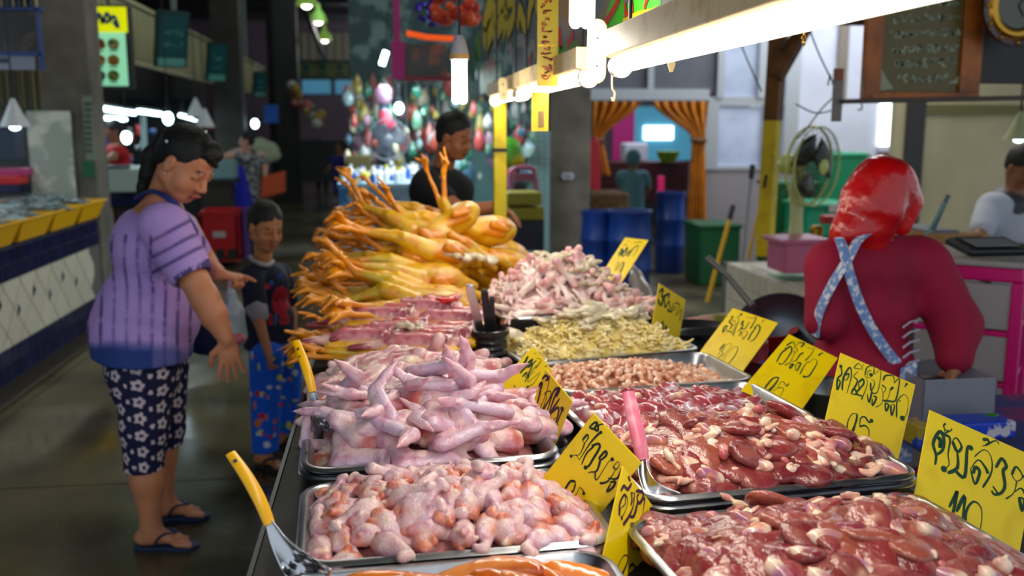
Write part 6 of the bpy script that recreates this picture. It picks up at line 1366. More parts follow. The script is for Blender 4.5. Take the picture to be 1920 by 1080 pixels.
tg(MB().bx(*WP(1790, 795, 1905, 822, 2.55, .1)), 'blue_packet', mat('blue print packet', (10, 60, 190), .4, noise=(10, (200, 190, 200), .6, .62)), 'blue packet on the cloth behind the 110 sign', 'packet', bevel=.008)
tg(MB().bx(*WP(1722, 800, 1750, 840, 2.5, .1)), 'striped_packet', mat('yellow red packet', (150, 130, 30), .4, noise=(10, (20, 60, 160), .5, .52)), 'yellow and blue packet left of the 110 sign', 'packet', bevel=.006)
# ---- painted banner above the lamps
XB = .60; nB = np.array((-1.0, 0, 0)); pB = np.array((XB, 0, 0))
def bp(x, y, off=0): return onplane(x, y, pB + nB * off, nB)
t = thing('painted_banner', 'colourful hand-painted banner with big yellow letters above the tube lamps', 'banner', (XB, 2.8, 1.82))
MB().bx(XB, XB + .02, .8, 4.55, 1.812, 2.75).build('board', mat('banner paint', (96, 112, 124), .5, noise=(2.2, (150, 110, 60), .5, .66, 7)), t)
MB().bx(XB - .012, XB, .8, 4.55, 1.812, 1.832).build('lower_trim', mat('banner yellow trim', (226, 190, 60), .4), t)
YL = mat('banner yellow', (206, 186, 10), .5); DKL = mat('banner dark green', (30, 50, 20), .5)
def paint(strokes, m, wp, lift, nm):
    b = MB()
    for k, st in enumerate(strokes):
        P = smooth_path([bp(820 + x / 3, y / 3) for x, y in st], 5); w_ = [wp * np.linalg.norm(bp(820 + st[0][0] / 3 + 1, st[0][1] / 3) - bp(820 + st[0][0] / 3, st[0][1] / 3)) * .62] * len(P)
        b.ribbon(P, w_, nB, lift + .0002 * (k % 4))
    setkind(b.build(nm, m, t), 'stuff')
YLS = [[(275, 250), (262, 170), (285, 60), (312, 40), (318, 110), (285, 235)], [(322, 215), (318, 120), (345, 30), (372, 25), (365, 110), (330, 190)], [(372, 190), (392, 100), (385, 20), (410, -10), (440, -30)], [(395, 175), (425, 110), (440, 20)], [(455, 160), (465, 60), (500, 150), (528, 20), (545, -30)], [(560, 60), (572, -10), (610, -60)]]
paint(YLS, DKL, 11, .001, 'letter_outline'); paint(YLS, YL, 6.5, .0022, 'yellow_lettering')
paint([[(290, 380), (300, 260), (330, 230), (345, 340)], [(380, 370), (400, 240), (425, 330)], [(440, 360), (450, 240), (490, 240), (490, 350)], [(500, 330), (540, 250), (552, 340)]], mat('banner ghost white', (150, 158, 160), .5), 5, .001, 'white_lettering')
paint([[(675, 280), (688, 180), (700, 280)], [(735, 260), (770, 190)], [(265, 430), (270, 380)], [(295, 410), (290, 330)], [(310, 400), (318, 330)], [(530, 340), (500, 270)], [(800, 230), (830, 160)]], mat('banner red', (190, 26, 14), .5), 6, .0012, 'red_chillies')
paint([[(240, 460), (300, 450), (360, 430)], [(225, 400), (215, 300), (240, 240)], [(580, 330), (660, 320), (800, 270)], [(252, 440), (254, 360)]], mat('banner green', (60, 140, 30), .5), 7, .0008, 'green_leaves')
paint([[(1000, 190), (1020, 90), (1050, 30)], [(1060, 130), (1100, 90), (1180, 50), (1260, 20)], [(960, 180), (990, 80), (1040, 0)], [(1110, 60), (1150, 0), (1200, -40)]], mat('banner bright green', (60, 190, 30), .5), 24, .0006, 'green_patch')
paint([[(950, 130), (1000, 50), (1030, -10)], [(1062, 20), (1070, 85), (1100, 85), (1100, 10)], [(1170, 50), (1185, 0), (1200, -30)]], mat('banner red'), 6, .003, 'red_lettering')
paint([[(1050, 140), (1130, 100), (1200, 85), (1330, 45), (1450, 10)]], YL, 8, .0035, 'yellow_edge')
# hanging yellow strips
for C, Y, lab, st in (((1008, -30, 1046, 162), 2.75, 'upper part of the yellow hanging strip with red writing, before the banner', True), ((997, 172, 1028, 246), 3.05, 'lower yellow hanging strip with a dark patch, below the tube lamp', False)):
    t = thing('hanging_strip', lab, 'sign', aty((C[0] + C[2]) / 2, C[3], Y), 'yellow hanging strips'); MB().bx(*WP(*C, Y, .006)).build('strip', mat('strip yellow', (214, 184, 20), .4), t); b = MB(); rs = random.Random(C[0])
    if st:
        for y in range(0, 150, 11):
            P = [aty(1014 + rs.uniform(0, 24), y + rs.uniform(-4, 6), Y - .002) for _ in range(5)]; b.ribbon(smooth_path(P, 3), .004, n_, .001)
        b.build('red_writing', mat('red brown ink', (170, 60, 10), .5), t); MB().bx(*WP(1008, 84, 1046, 87, Y - .004, .004)).build('seam', GOLD, t)
    else: MB().bx(*WP(1010, 208, 1020, 238, Y - .003, .003)).build('dark_patch', mat('patch brown', (130, 100, 60), .6), t)
# electric socket on the column
t = thing('wall_socket', 'round double socket on the right concrete column', 'socket', aty(1064, 337, 9.58)); 
for px in (1059, 1069): p = aty(px, 330, 9.585); MB().cyl(p, p + (0, -.02, 0), .035, n=16).build('socket_face', WHITEW, t, True); MB().cyl(p + (0, -.02, 0), p + (0, -.024, 0), .014, n=10).build('socket_hole', DKM, t)
# daylight entering from the back right and from the open sides
area('yard_daylight', (5.2, 9.6, 3.6), (math.radians(0), math.radians(25), 0), 3, 110, (.88, .93, 1), 2)
area('side_daylight', (3.6, 7.0, 3.4), (0, math.radians(10), 0), 2, 45, (1, .97, .9), 2)

for x, y, z, e, c in ((-.2, 27, 4.0, 130, (.95, .95, .95)), (-.6, 6.5, 4.6, 90, (1, .93, .78)), (-.8, 12, 4.6, 70, (.85, 1, .9)), (-.8, 19, 4.6, 60, (.85, 1, .9))):  # unseen fill lights, added to brighten the dark hall floor and far end
    d = bpy.data.lights.new('hall_fill_light', 'POINT'); d.energy = e; d.color = c; d.shadow_soft_size = .6; o = bpy.data.objects.new('hall_fill_light', d); COL.objects.link(o); o.location = (x, y, z)
# ================================================================ PEOPLE
SKM = lambda: mat('skin', None, .48, attr='Col', sss=.12, bump=(160, .12, .001))
HAIRM = mat('black hair', (14, 11, 11), .62, bump=(120, .8, .004))
def nrm(v): v = np.array(v, float); return v / np.linalg.norm(v)
def frame(f, u):
    f = nrm(f); u = np.array(u, float); u = nrm(u - f * (f @ u)); return f, u, np.cross(u, f)
def head(b, C, f, u, s, skin, lips, fat=1.0, closed=True):
    """C centre of the skull; f forward; u up; s = 1 for an adult head of 0.225 m"""
    f, u, l = frame(f, u); R = np.stack([f, l, u], 1); P = lambda a, c, d: C + (f * a + l * c + u * d) * s
    dk = tuple(int(c * .82) for c in skin)
    b.ell(P(-.012, 0, .03), np.array((.094, .076, .088)) * s, R, skin, k=.01); b.ell(P(.026, 0, -.03), np.array((.062, .060 * fat, .082)) * s, R, skin, k=.02)
    b.ell(P(.05, 0, -.088), np.array((.030, .034 * fat, .024)) * s, R, skin, k=.02)
    for q in (-1, 1):
        b.ell(P(.046, q * .036 * fat, -.040), np.array((.030, .026 * fat, .032)) * s, R, skin, k=.015); b.cap(P(-.01, q * .055, -.05), P(.04, q * .03, -.085), .022 * s * fat, .018 * s, skin, k=.02)
        b.ell(P(.094, q * .031, -.002), np.array((.016, .018, .011)) * s, R, skin, k=.008, sub=True)
        b.ell(P(.071, q * .031, -.002), np.array((.0145, .015, .012)) * s, R, skin, k=.003)
        b.cap(P(.0835, q * .018, -.006), P(.077, q * .045, -.005), .0020 * s, .0022 * s, (28, 16, 14), k=.001)
        b.cap(P(.086, q * .014, .020), P(.074, q * .048, .023), .0035 * s, .0022 * s, (40, 24, 20), k=.002)
        b.ell(P(.096, q * .012, -.036), np.array((.011, .008, .008)) * s, R, skin, k=.006)
        b.ell(P(-.004, q * .078, -.008), np.array((.019, .008, .031)) * s, R, skin, k=.006); b.ell(P(.002, q * .087, -.006), np.array((.010, .005, .018)) * s, R, dk, k=.003, sub=True)
    b.cap(P(.082, -.028, .014), P(.082, .028, .014), .008 * s, .008 * s, skin, k=.012)
    b.cap(P(.084, 0, .006), P(.104, 0, -.030), .007 * s, .0115 * s, skin, k=.010)
    b.cap(P(.093, -.018, -.0605), P(.093, .018, -.0605), .0050 * s, .0050 * s, lips, k=.003); b.cap(P(.091, -.014, -.069), P(.091, .014, -.069), .0055 * s, .0055 * s, lips, k=.003)
    b.cap(P(.097, -.014, -.065), P(.097, .014, -.065), .0011 * s, .0011 * s, (70, 30, 28), k=.001)
    return P, R
def hair_short(C, f, u, s, res=.006, line=.045, back=.0):
    f, u, l = frame(f, u); R = np.stack([f, l, u], 1); P = lambda a, c, d: C + (f * a + l * c + u * d) * s
    b = Blob(res, .012); b.warp = (.003, 40); b.ell(P(-.020, 0, .037), np.array((.098, .081, .090)) * s, R); b.ell(P(-.048, 0, -.01), np.array((.060, .072, .06)) * s, R)
    b.ell(P(.105, 0, -.035), np.array((.085, .105, .085)) * s, R, sub=True, k=.008); b.ell(P(.02, 0, -.085), np.array((.085, .1, .068)) * s, R, sub=True, k=.008)
    return b, P, R
def hand(b, w, d, n, tside, s, skin, curl=(.3, .3, .3, .3), spread=.16, tc=.4):
    """w wrist, d finger direction, n direction the palm faces, tside +1/-1 side of the thumb along d x n"""
    d = nrm(d); n = np.array(n, float); n = nrm(n - d * (d @ n)); sd = np.cross(d, n) * tside
    R = np.stack([d, sd, n], 1)
    b.ell(w + d * .045 * s, np.array((.052, .038, .016)) * s, R, skin, k=.012)
    for i in range(4):
        o = (1.5 - i) * .019; L = (.068, .076, .071, .056)[i] * s; a = (1.5 - i) * spread
        p = w + d * (.078 - .004 * abs(i - 1)) * s + sd * o * s; q = d * math.cos(a) + sd * math.sin(a); c = curl[i]
        r = .0088 * s; pts_ = [w + d * .03 * s + sd * o * .7 * s, p]; ang = 0
        for k, fr in enumerate((.45, .3, .25)):
            ang += c; pts_.append(pts_[-1] + (q * math.cos(ang) + n * math.sin(ang)) * L * fr)
        b.chain(pts_, [.009 * s, .0098 * s, r, r * .92, r * .75], skin, k=.004)
        b.ell(pts_[-1] - n * .003 * s * math.cos(ang), .0055 * s, None, tuple(min(255, int(c_ * 1.12 + 10)) for c_ in skin), k=.002)
    t0 = w + d * .022 * s + sd * .024 * s; t1 = t0 + (d * .55 + sd * .7 + n * .25) * .042 * s; t2 = t1 + (d * .85 + sd * .3 + n * tc) * .03 * s; t3 = t2 + (d * .9 + sd * .05 + n * tc) * .022 * s
    b.chain([t0, t1, t2, t3], [.014 * s, .0115 * s, .0098 * s, .008 * s], skin, k=.007)
def foot(b, ankle, toe_dir, L, skin, sole=.012, nail=(236, 150, 170)):
    d = nrm((toe_dir[0], toe_dir[1], 0)); s_ = np.array((-d[1], d[0], 0)); a = np.array(ankle, float); g = lambda x, y, z: np.array((a[0], a[1], 0)) + d * x * L + s_ * y * L + np.array((0, 0, z * L + sole))
    b.ell(g(-.14, 0, .13), (.14 * L, .14 * L, .13 * L), None, skin, k=.02); b.cap(a, g(.02, 0, .16), .15 * L, .13 * L, skin, k=.02); b.cap(g(.0, 0, .18), g(.42, 0, .08), .14 * L, .085 * L, skin, k=.03); b.cap(g(.42, -.09, .07), g(.42, .1, .07), .075 * L, .07 * L, skin, k=.02)
    for i in range(5):
        y = (i - 2) * .075; x = .66 - abs(i) * .0 - .035 * i; r = (.052, .037, .034, .032, .03)[i] * L; b.cap(g(.45, y, .06), g(x, y * 1.1, .045), r, r * .9, skin, k=.006)
        b.ell(g(x + .02, y * 1.1, .07), r * .55, None, nail, k=.002)
    return g
def flipflop(parent, g, L, m, ms, wide=1.0):
    d = g(1, 0, 0) - g(0, 0, 0); s_ = (g(0, 1, 0) - g(0, 0, 0)); d = d / L; s_ = s_ / L; o = g(0, 0, 0).copy(); o[2] = .001
    out = [(-.30, .0), (-.26, .10), (-.1, .14), (.2, .13), (.5, .19), (.68, .16), (.76, .04), (.74, -.08), (.62, -.17), (.45, -.18), (.2, -.13), (-.1, -.14), (-.26, -.10)]
    P = smooth_path([np.array((x * L, y * L * wide)) for x, y in out + [out[0]]], 3)[:-1]
    b = MB().prism([tuple(p) for p in P][::-1], o, d, s_, .016 if np.cross(d, s_)[2] > 0 else -.016); t = b.build('sandal_sole', m, parent, bevel=.003); parent = t if t.parent is None else t
    tp = g(.47, .05, .10)
    for q in (-1, 1): MB().tube(smooth_path([g(.08, q * .15, .02), g(.16, q * .13, .17), g(.32, q * .05 + .03, .20), tp], 4), .0115 if wide < 1.2 else .015, 8, flat=.4).build('sandal_strap', ms, parent, True)
def P3(x, y, Y): return aty(x, y, Y)
def recol(ob, fn):
    me = ob.data; n = len(me.vertices); co = np.empty(n * 3, np.float32); me.vertices.foreach_get('co', co); co = co.reshape(-1, 3).astype(float) + np.array(wloc(ob))
    nv = np.empty(n * 3, np.float32); me.vertices.foreach_get('normal', nv)
    c = np.asarray(fn(co, nv.reshape(-1, 3))); c = np.where(c / 255 <= .04045, c / 255 / 12.92, ((c / 255 + .055) / 1.055) ** 2.4)
    me.attributes['Col'].data.foreach_set('color', np.concatenate([c, np.ones((n, 1))], 1).astype(np.float32).ravel())
def proj(co):
    v = co - CAM; z = v @ FW; return 960 + F * (v @ RT) / z, 540 - F * (v @ UP) / z
CLOTH = lambda nm='cloth vc', r=.85: mat(nm, None, r, attr='Col', bump=(14, .35, .012))

# ---------------------------------------------------------------- woman in lavender
SKW = (212, 138, 98)
t = thing('person', 'woman in lavender tie-dye tunic and floral leggings, looking down and reaching with one hand', 'person', onz(300, 1000, 0))
b = Blob(.0048, .012)
Yc = 3.77; hc = P3(349, 308, 3.70); ff = (.72, -.42, -.58); uu = (.45, -.1, .9)
HP3, HR = head(b, hc, ff, uu, 1.13, SKW, (196, 100, 92), 1.12)
b.cap(P3(303, 385, 3.78), HP3(-.03, 0, -.04), .064, .058, SKW, k=.03); b.ell(P3(298, 408, 3.77), (.10, .13, .06), None, SKW, k=.04)
b.ell(P3(290, 480, Yc), (.12, .15, .18), None, SKW, k=.05); b.ell(P3(275, 620, Yc), (.14, .16, .16), None, SKW, k=.05)
# near arm
sh, el, wr = P3(312, 430, 3.56), P3(384, 560, 3.47), P3(425, 637, 3.44)
b.cap(sh, el, .064, .050, SKW, k=.03); b.cap(el, el + (wr - el) * .4, .050, .047, SKW, k=.02); b.cap(el + (wr - el) * .4, wr, .047, .029, SKW, k=.02)
hand(b, wr, (.10, -.05, -1), (-.15, .95, .1), -1, 1.02, SKW, (.12, .12, .1, .06), .17)
# far arm
sh2, el2, wr2 = P3(345, 425, 3.98), P3(385, 492, 4.0), P3(413, 516, 3.86)
b.cap(sh2, el2, .056, .046, SKW, k=.03); b.cap(el2, wr2, .043, .029, SKW, k=.02)
hand(b, wr2, (.95, -.2, -.12), (.1, .1, -1), 1, .95, SKW, (.15, 1.1, 1.2, 1.25), .05)
# legs
for (kx, Yk, tp, an) in ((268, 3.64, 640, (283, 985)), (300, 3.92, 640, (308, 935))):
    A = P3(kx, 700, Yk); K = P3(kx + 2, 815, Yk); N = P3(an[0] - 6, an[1] - 85, Yk); an3 = P3(an[0], an[1], Yk)
    b.cap(A, K, .09, .072, SKW, k=.04); b.cap(K, N, .068, .062, SKW, k=.03); b.cap(N, an3, .060, .037, SKW, k=.03)
    g = foot(b, an3, (1.0, -.10 if Yk < 3.8 else .0), .235, SKW, .017); 
    if Yk < 3.8: g1 = g
    else: g2 = g
b.build('body', SKM(), t)
FLIP = mat('navy rubber', (22, 44, 84), .6)
for g in (g1, g2):
    flipflop(t, g, .235, FLIP, mat('navy strap', (30, 48, 92), .5))
# hair: gathered back, fringe clip, pony tail
hb = Blob(.005, .012); hb.warp = (.002, 60)
P = HP3; R = HR; s = 1.13
hb.ell(P(-.022, 0, .038), np.array((.098, .082, .088)) * s, R); hb.ell(P(-.055, 0, .0), np.array((.058, .07, .06)) * s, R); hb.ell(P(.045, .01, .085), np.array((.045, .045, .034)) * s, R); hb.cap(P(.06, -.03, .082), P(.088, .01, .058), .014, .012)
hb.ell(P(.118, 0, -.045), np.array((.088, .11, .092)) * s, R, sub=True, k=.008); hb.ell(P(.035, 0, -.085), np.array((.085, .1, .070)) * s, R, sub=True, k=.008)
hb.chain([P(-.11, .0, .02), P3(286, 292, 3.76), P3(278, 325, 3.77), P3(268, 352, 3.78), P3(258, 372, 3.78)], [.04, .036, .032, .022, .008]); 
hair_ = hb.build('hair', HAIRM, t)
for (px, py) in ((312, 265), (386, 247)): MB().sph(P3(px, py, 3.62), .006, 8).build('hair_clip', mat('clear clip', (210, 220, 230), .1, coat=1), hair_, True)
MB().sph(P(.005, -.085, -.04), .006, 8).build('earring', STEEL2, t, True)
# tunic
tb = Blob(.0075, .05); tb.warp = (.006, 9, (1, 1, .6))
tb.ell(P3(285, 462, Yc), (.148, .195, .16), rotm('Y', 6)); tb.ell(P3(277, 570, Yc), (.180, .205, .165)); tb.ell(P3(246, 612, Yc), (.15, .19, .13)); tb.ell(P3(322, 590, Yc - .02), (.105, .17, .14)); tb.ell(P3(266, 670, Yc), (.175, .2, .12)); tb.ell(P3(268, 676, 3.69), (.165, .19, .16)); tb.cap(P3(262, 640, Yc), P3(268, 740, Yc), .15, .16)
tb.cap(P3(310, 418, 3.62), P3(312, 425, 3.92), .07, .07, k=.05); tb.cap(P3(308, 424, 3.57), P3(352, 505, 3.49), .088, .082, k=.03); tb.cap(P3(335, 424, 3.96), P3(366, 474, 3.99), .066, .062, k=.04)
e_ = P3(352, 505, 3.49); d_ = nrm(el - sh); tb.ell(e_ + d_ * .135, .12, None, sub=True, k=.004)
tb.ell(P3(318, 352, 3.74), (.10, .115, .075), None, sub=True, k=.012); tb.cut(P3(266, 690, 3.54), (-.06, 0, -1))
tun = tb.build('tunic', CLOTH(), t)
def dye(co, nv):
    px, py = proj(co); n = len(co); base = np.tile(np.array((196., 160, 232)), (n, 1))
    nn = vnoise(co[:, 0] * 9, co[:, 1] * 9, co[:, 2] * 9)
    ang = px + 10 * vnoise(co[:, 2] * 7, co[:, 0] * 0 + 2, co[:, 1] * 3); ph = (ang - 188) / 24.0; fr = np.abs(ph - np.round(ph))
    line = (np.clip(1.25 - fr / .15, 0, 1)) * (py > 440) * (.45 + .55 * (vnoise(co[:, 2] * 55, ph, ph * 0) > -.12)) * np.clip((nn + .7) * 1.4, .3, 1)
    slv = (px - 308) * .46 + (py - 400) * .88; on = (px > 285) & (py < 525) & (co[:, 1] < 3.66); line = np.where(on, 0, line)
    for c_ in (34, 62, 88): line = np.where(on, np.maximum(line, np.clip(1.2 - np.abs(slv - c_ - 4 * nn) / 4, 0, 1) * .9), line)
    line = np.where(on & (slv > 112), np.maximum(line, (vnoise(px * .25, py * 0, px * 0) > -.1) * .9), line)
    base = base * (1 - line[:, None] * .82) + np.array((50., 40, 100)) * line[:, None] * .82
    g = np.clip((py - 642 - 16 * nn) / 20, 0, 1) * np.where(px > 285, .62, 1); base = base * (1 - g[:, None]) + np.array((40., 66, 140)) * g[:, None]
    pk = np.clip(nn * 1.5, 0, .3); base = base * (1 - pk[:, None]) + np.array((206., 140, 205)) * pk[:, None]; return base
recol(tun, dye)
nb = [P3(258, 366, 3.80), P3(280, 353, 3.69), P3(303, 358, 3.62), P3(327, 376, 3.58), P3(350, 402, 3.60), P3(368, 430, 3.68)]
MB().tube(smooth_path([p + np.array((0, .0, -.012)) for p in nb], 5), .016, 8, flat=.5).build('neck_band', mat('navy neck band', (26, 54, 130), .7), t, True)
# leggings
lb = Blob(.0055, .03); 
lb.ell(P3(268, 680, Yc), (.14, .17, .13)); lb.ell(P3(270, 710, 3.72), (.13, .14, .13)); lb.cap(P3(268, 640, 3.70), P3(268, 700, 3.665), .105, .113)
for (kx, Yk, a) in ((268, 3.64, 883), (302, 3.92, 850)):
    lb.cap(P3(kx, 690, Yk + .02), P3(kx + 3, 800, Yk), .108, .085, k=.04); lb.cap(P3(kx + 3, 800, Yk), P3(kx + 2, a + 20, Yk), .085, .069, k=.03)
lb.cut(P3(270, 880, 3.64), (0, 0, -1))
lg = lb.build('leggings', CLOTH(), t)
def flowers(co, nv):
    near = co[:, 1] < 3.78 + (co[:, 2] < .5) * .0; cx = np.where(near, P3(270, 790, 3.64)[0], P3(302, 790, 3.92)[0]); cyy = np.where(near, 3.64, 3.92)
    th = np.arctan2(co[:, 1] - cyy, co[:, 0] - cx); u = th * .088 / .082; v = co[:, 2] / .064; v = v + .5 * (np.floor(u) % 2)
    fu, fv = (u - np.floor(u) - .42) * .082, (v - np.floor(v) - .5) * .064; r = np.hypot(fu, fv); a = np.arctan2(fv, fu)
    pet = r < .0235 * (.87 + .15 * np.cos(5 * a)); cen = r < .0078; fu2 = (u - np.floor(u) - .92) * .082; fv2 = np.abs(v - np.floor(v) - .5) * .064 - .032; dot = np.hypot(fu2, fv2) < .0085
    c = np.tile(np.array((20., 20, 66)), (len(co), 1)); c[(pet & ~cen) | dot] = (226, 206, 214); return c
recol(lg, flowers)
# navy shoulder bag and carried plastic bag
bb = Blob(.007, .03); bb.warp = (.006, 14); bb.ell(P3(388, 622, 3.95), (.11, .05, .10)); bb.ell(P3(375, 585, 3.95), (.07, .045, .08)); tag(bb.build('shoulder_bag', mat('navy bag cloth', (12, 28, 78), .7)), 'dark navy shoulder bag hanging behind the lavender woman\'s arm', 'bag')
bb = Blob(.0055, .02); bb.warp = (.005, 30, (1, 1, .3)); bb.chain([P3(432, 528, 3.84), P3(434, 552, 3.84), P3(438, 585, 3.84), P3(442, 628, 3.84)], [.010, .016, .038, .046]); 
tag(bb.build('plastic_bag', mat('white film', (196, 210, 220), .2, trans=.35, bump=(25, .6, .01))), 'small white plastic bag dangling from the lavender woman\'s far hand', 'bag')
bb = Blob(.006, .015); bb.warp = (.004, 40); bb.ell(P3(447, 634, 3.80), (.03, .03, .022)); tag(bb.build('meat_portion', mat('bagged meat', (206, 110, 120), .4)), 'pink meat showing at the bottom of the small plastic bag', 'meat')

# ---------------------------------------------------------------- boy
SKB = (190, 124, 80)
t = thing('person', 'small boy in navy T-shirt and bright blue printed trousers, looking down', 'person', onz(510, 870, 0))
b = Blob(.005, .012); hc = P3(499, 424, 4.62); f_ = (.55, -.74, -.30); P, R = head(b, hc, f_, (.12, -.18, .97), .95, SKB, (176, 96, 84), 1.0)
b.cap(P3(494, 500, 4.68), P(-.02, 0, -.05), .042, .042, SKB, k=.02); b.ell(P3(495, 520, 4.68), (.09, .06, .05), None, SKB, k=.03); b.ell(P3(500, 590, 4.68), (.09, .07, .14), None, SKB, k=.03); b.cap(P3(502, 640, 4.68), P3(504, 690, 4.68), .07, .07, SKB, k=.01)
sh, el, wr = P3(472, 520, 4.56), P3(486, 602, 4.46), P3(503, 662, 4.40); b.cap(sh, el, .034, .028, SKB, k=.01); b.cap(el, wr, .027, .019, SKB, k=.01); hand(b, wr, (.1, -.05, -1), (.9, .4, 0), -1, .66, SKB, (.5, .55, .6, .6), .03)
sh, el, wr = P3(528, 520, 4.84), P3(545, 590, 4.86), P3(552, 640, 4.8); b.cap(sh, el, .034, .03, SKB, k=.02); b.cap(el, wr, .028, .02, SKB, k=.02); hand(b, wr, (.1, -.1, -1), (-.5, .8, 0), 1, .75, SKB, (.5, .55, .6, .6), .03)
for (x, Yk, yb_, an) in ((497, 4.50, 850, (494, 862)), (533, 4.80, 812, (528, 825))):
    b.cap(P3(x + 4, 690, Yk + .04), P3(x, 760, Yk + .01), .045, .042, SKB, k=.01); a3 = P3(an[0], an[1] - 12, Yk); b.cap(P3(x, 760, Yk), a3, .046, .028, SKB, k=.02)
    g = foot(b, a3, (.75, -.5) if Yk < 4.6 else (1, -.15), .19, SKB, .017, (200, 150, 130)); flipflop(t, g, .19, mat('dark sandal', (30, 28, 30), .7), mat('dark sandal strap', (44, 42, 44), .7), 1.25)
b.build('body', SKM(), t)
hb, HPp, HRr = hair_short(hc, f_, (.12, -.18, .97), .95, .005); hb.build('hair', HAIRM, t)
tb = Blob(.006, .035); tb.warp = (.004, 10, (1, 1, .5)); tb.ell(P3(500, 535, 4.68), (.110, .09, .10)); tb.ell(P3(503, 600, 4.68), (.118, .10, .12)); tb.cap(P3(503, 600, 4.68), P3(504, 690, 4.68), .115, .118); tb.cap(P3(478, 512, 4.60), P3(524, 512, 4.78), .05, .05)
tb.cap(P3(472, 518, 4.56), P3(479, 568, 4.52), .055, .055, k=.02); tb.cap(P3(530, 518, 4.84), P3(540, 560, 4.86), .05, .05, k=.02); tb.ell(P3(497, 478, 4.64), (.075, .075, .038), None, sub=True, k=.008); tb.cut(P3(504, 660, 4.58), (0, 0, -1))
sh_ = tb.build('t_shirt', CLOTH(), t)
def boyprint(co, nv):
    px, py = proj(co); n = len(co); c = np.tile(np.array((20., 24, 50)), (n, 1)); front = (nv[:, 1] < .5) & (px > 498)
    m = front & (((px - 527) / 17) ** 2 + ((py - 565) / 28) ** 2 < 1) & (py < 588); c[m] = (170, 14, 40)
    for ex in (519, 534): c[front & (np.hypot(px - ex, py - 562) < 3)] = (16, 14, 30)
    for i, (x0, col) in enumerate(((503, (206, 30, 30)), (515, (30, 120, 200)), (524, (200, 24, 40)), (534, (200, 40, 36)))):
        w_ = 4 if i == 1 else 8; m = front & (px > x0) & (px < x0 + w_) & (py > 589) & (py < 608); 
        if i != 1: m &= ~((np.abs(px - x0 - w_ / 2) < 1.6) & (np.abs(py - 598) < 5))
        c[m] = col
    c[front & (np.hypot(px - 501, py - 538) < 5)] = (210, 30, 40); c[front & (np.hypot(px - 509, py - 530) < 3.5)] = (30, 100, 190); c[front & (np.abs(px - 526) < 7) & (np.abs(py - 518) < 5) & ((px.astype(int) % 4) > 0)] = (24, 54, 130); return c
recol(sh_, boyprint)
MB().tube(smooth_path([P3(470, 482, 4.66), P3(474, 487, 4.60), P3(488, 494, 4.55), P3(502, 497, 4.57), P3(511, 490, 4.66)], 5), .011, 8).build('collar', mat('pale grey rib', (168, 160, 165), .8), t, True)
cb = Blob(.005, .01); cb.warp = (.004, 30); cb.cap(P3(480, 574, 4.51), P3(486, 590, 4.48), .052, .044); cb.ell(P3(492, 616, 4.47), (.06, .06, .045), None, sub=True, k=.003); cb.build('sleeve_cuff', mat('pale grey cuff', (160, 156, 166), .85), t)
lb = Blob(.006, .02); lb.warp = (.005, 12, (1, 1, .4)); lb.ell(P3(508, 655, 4.66), (.105, .10, .09)); lb.cut(P3(497, 846, 4.5), (0, 0, -1))
for (x, Yk, yb_) in ((497, 4.50, 846), (535, 4.80, 808)): lb.cap(P3(x + 3, 672, Yk + .03), P3(x, yb_ + 30, Yk), .080, .060, k=.03)
lg = lb.build('trousers', CLOTH(), t)
def blueprint_(co, nv):
    c = np.tile(np.array((6., 96, 224)), (len(co), 1)); r = np.random.RandomState(3); z0 = co[:, 2].min()
    px, py = proj(co)
    for k in range(60):
        x, y = r.uniform(466, 556), r.uniform(655, 846); w_, h = r.uniform(1.5, 7), r.uniform(2, 8); col = [(226, 120, 20), (214, 30, 30), (226, 226, 236), (226, 210, 20), (10, 120, 150)][k % 5]; c[(np.abs(px - x) < w_) & (np.abs(py - y) < h) & (np.hypot((px - x) / w_, (py - y) / h) < 1)] = col
    return c
recol(lg, blueprint_)

# ---------------------------------------------------------------- man in black behind the birds
SKD = (164, 100, 62)
t = thing('person', 'young man in a black T-shirt reaching over the far end of the stall', 'person', (aty(845, 400, 5.0)[0], 5.0, 0))
b = Blob(.006, .014); hc = P3(853, 256, 4.93); f_ = (.74, -.58, -.28); u_ = (.12, -.2, .97); P, R = head(b, hc, f_, u_, .98, SKD, (110, 56, 50))
b.cap(P3(828, 322, 5.02), P(-.03, 0, -.05), .058, .055, SKD, k=.03); b.ell(P3(828, 350, 5.04), (.15, .1, .08), None, SKD, k=.04); b.ell(P3(830, 440, 5.04), (.14, .1, .22), None, SKD, k=.04)
sh, el, wr = P3(800, 352, 4.86), P3(862, 398, 4.68), P3(932, 388, 4.62); b.cap(sh, el, .055, .046, SKD, k=.02); b.cap(el, wr, .044, .030, SKD, k=.02); hand(b, wr, (.85, -.25, -.42), (0, -.25, -1), 1, 1.02, SKD, (.25, .3, .35, .35), .14)
b.cap(P3(860, 350, 5.16), P3(880, 420, 5.1), .05, .042, SKD, k=.02)
for dx in (-.1, .1):
    X = aty(840, 400, 5.05)[0] + dx; b.cap((X, 5.06, .85), (X, 5.06, .1), .08, .045, (30, 34, 50), k=.04); b.cap((X, 5.06, .06), (X + .04, 4.88, .05), .05, .045, (40, 40, 44), k=.02)
b.build('body', SKM(), t)
hb, _, _ = hair_short(hc, f_, u_, .98, .006); hb.ell(_ is None and hc or hc + np.array((0, 0, .07)), (.085, .085, .055)); hb.build('hair', HAIRM, t)
tb = Blob(.008, .05); tb.warp = (.006, 8, (1, 1, .5)); tb.ell(P3(828, 368, 5.04), (.165, .12, .10)); tb.ell(P3(826, 430, 5.04), (.16, .13, .18)); tb.cap(P3(826, 440, 5.04), P3(828, 520, 5.04), .13, .14); tb.cap(P3(802, 344, 4.90), P3(852, 344, 5.16), .07, .065)
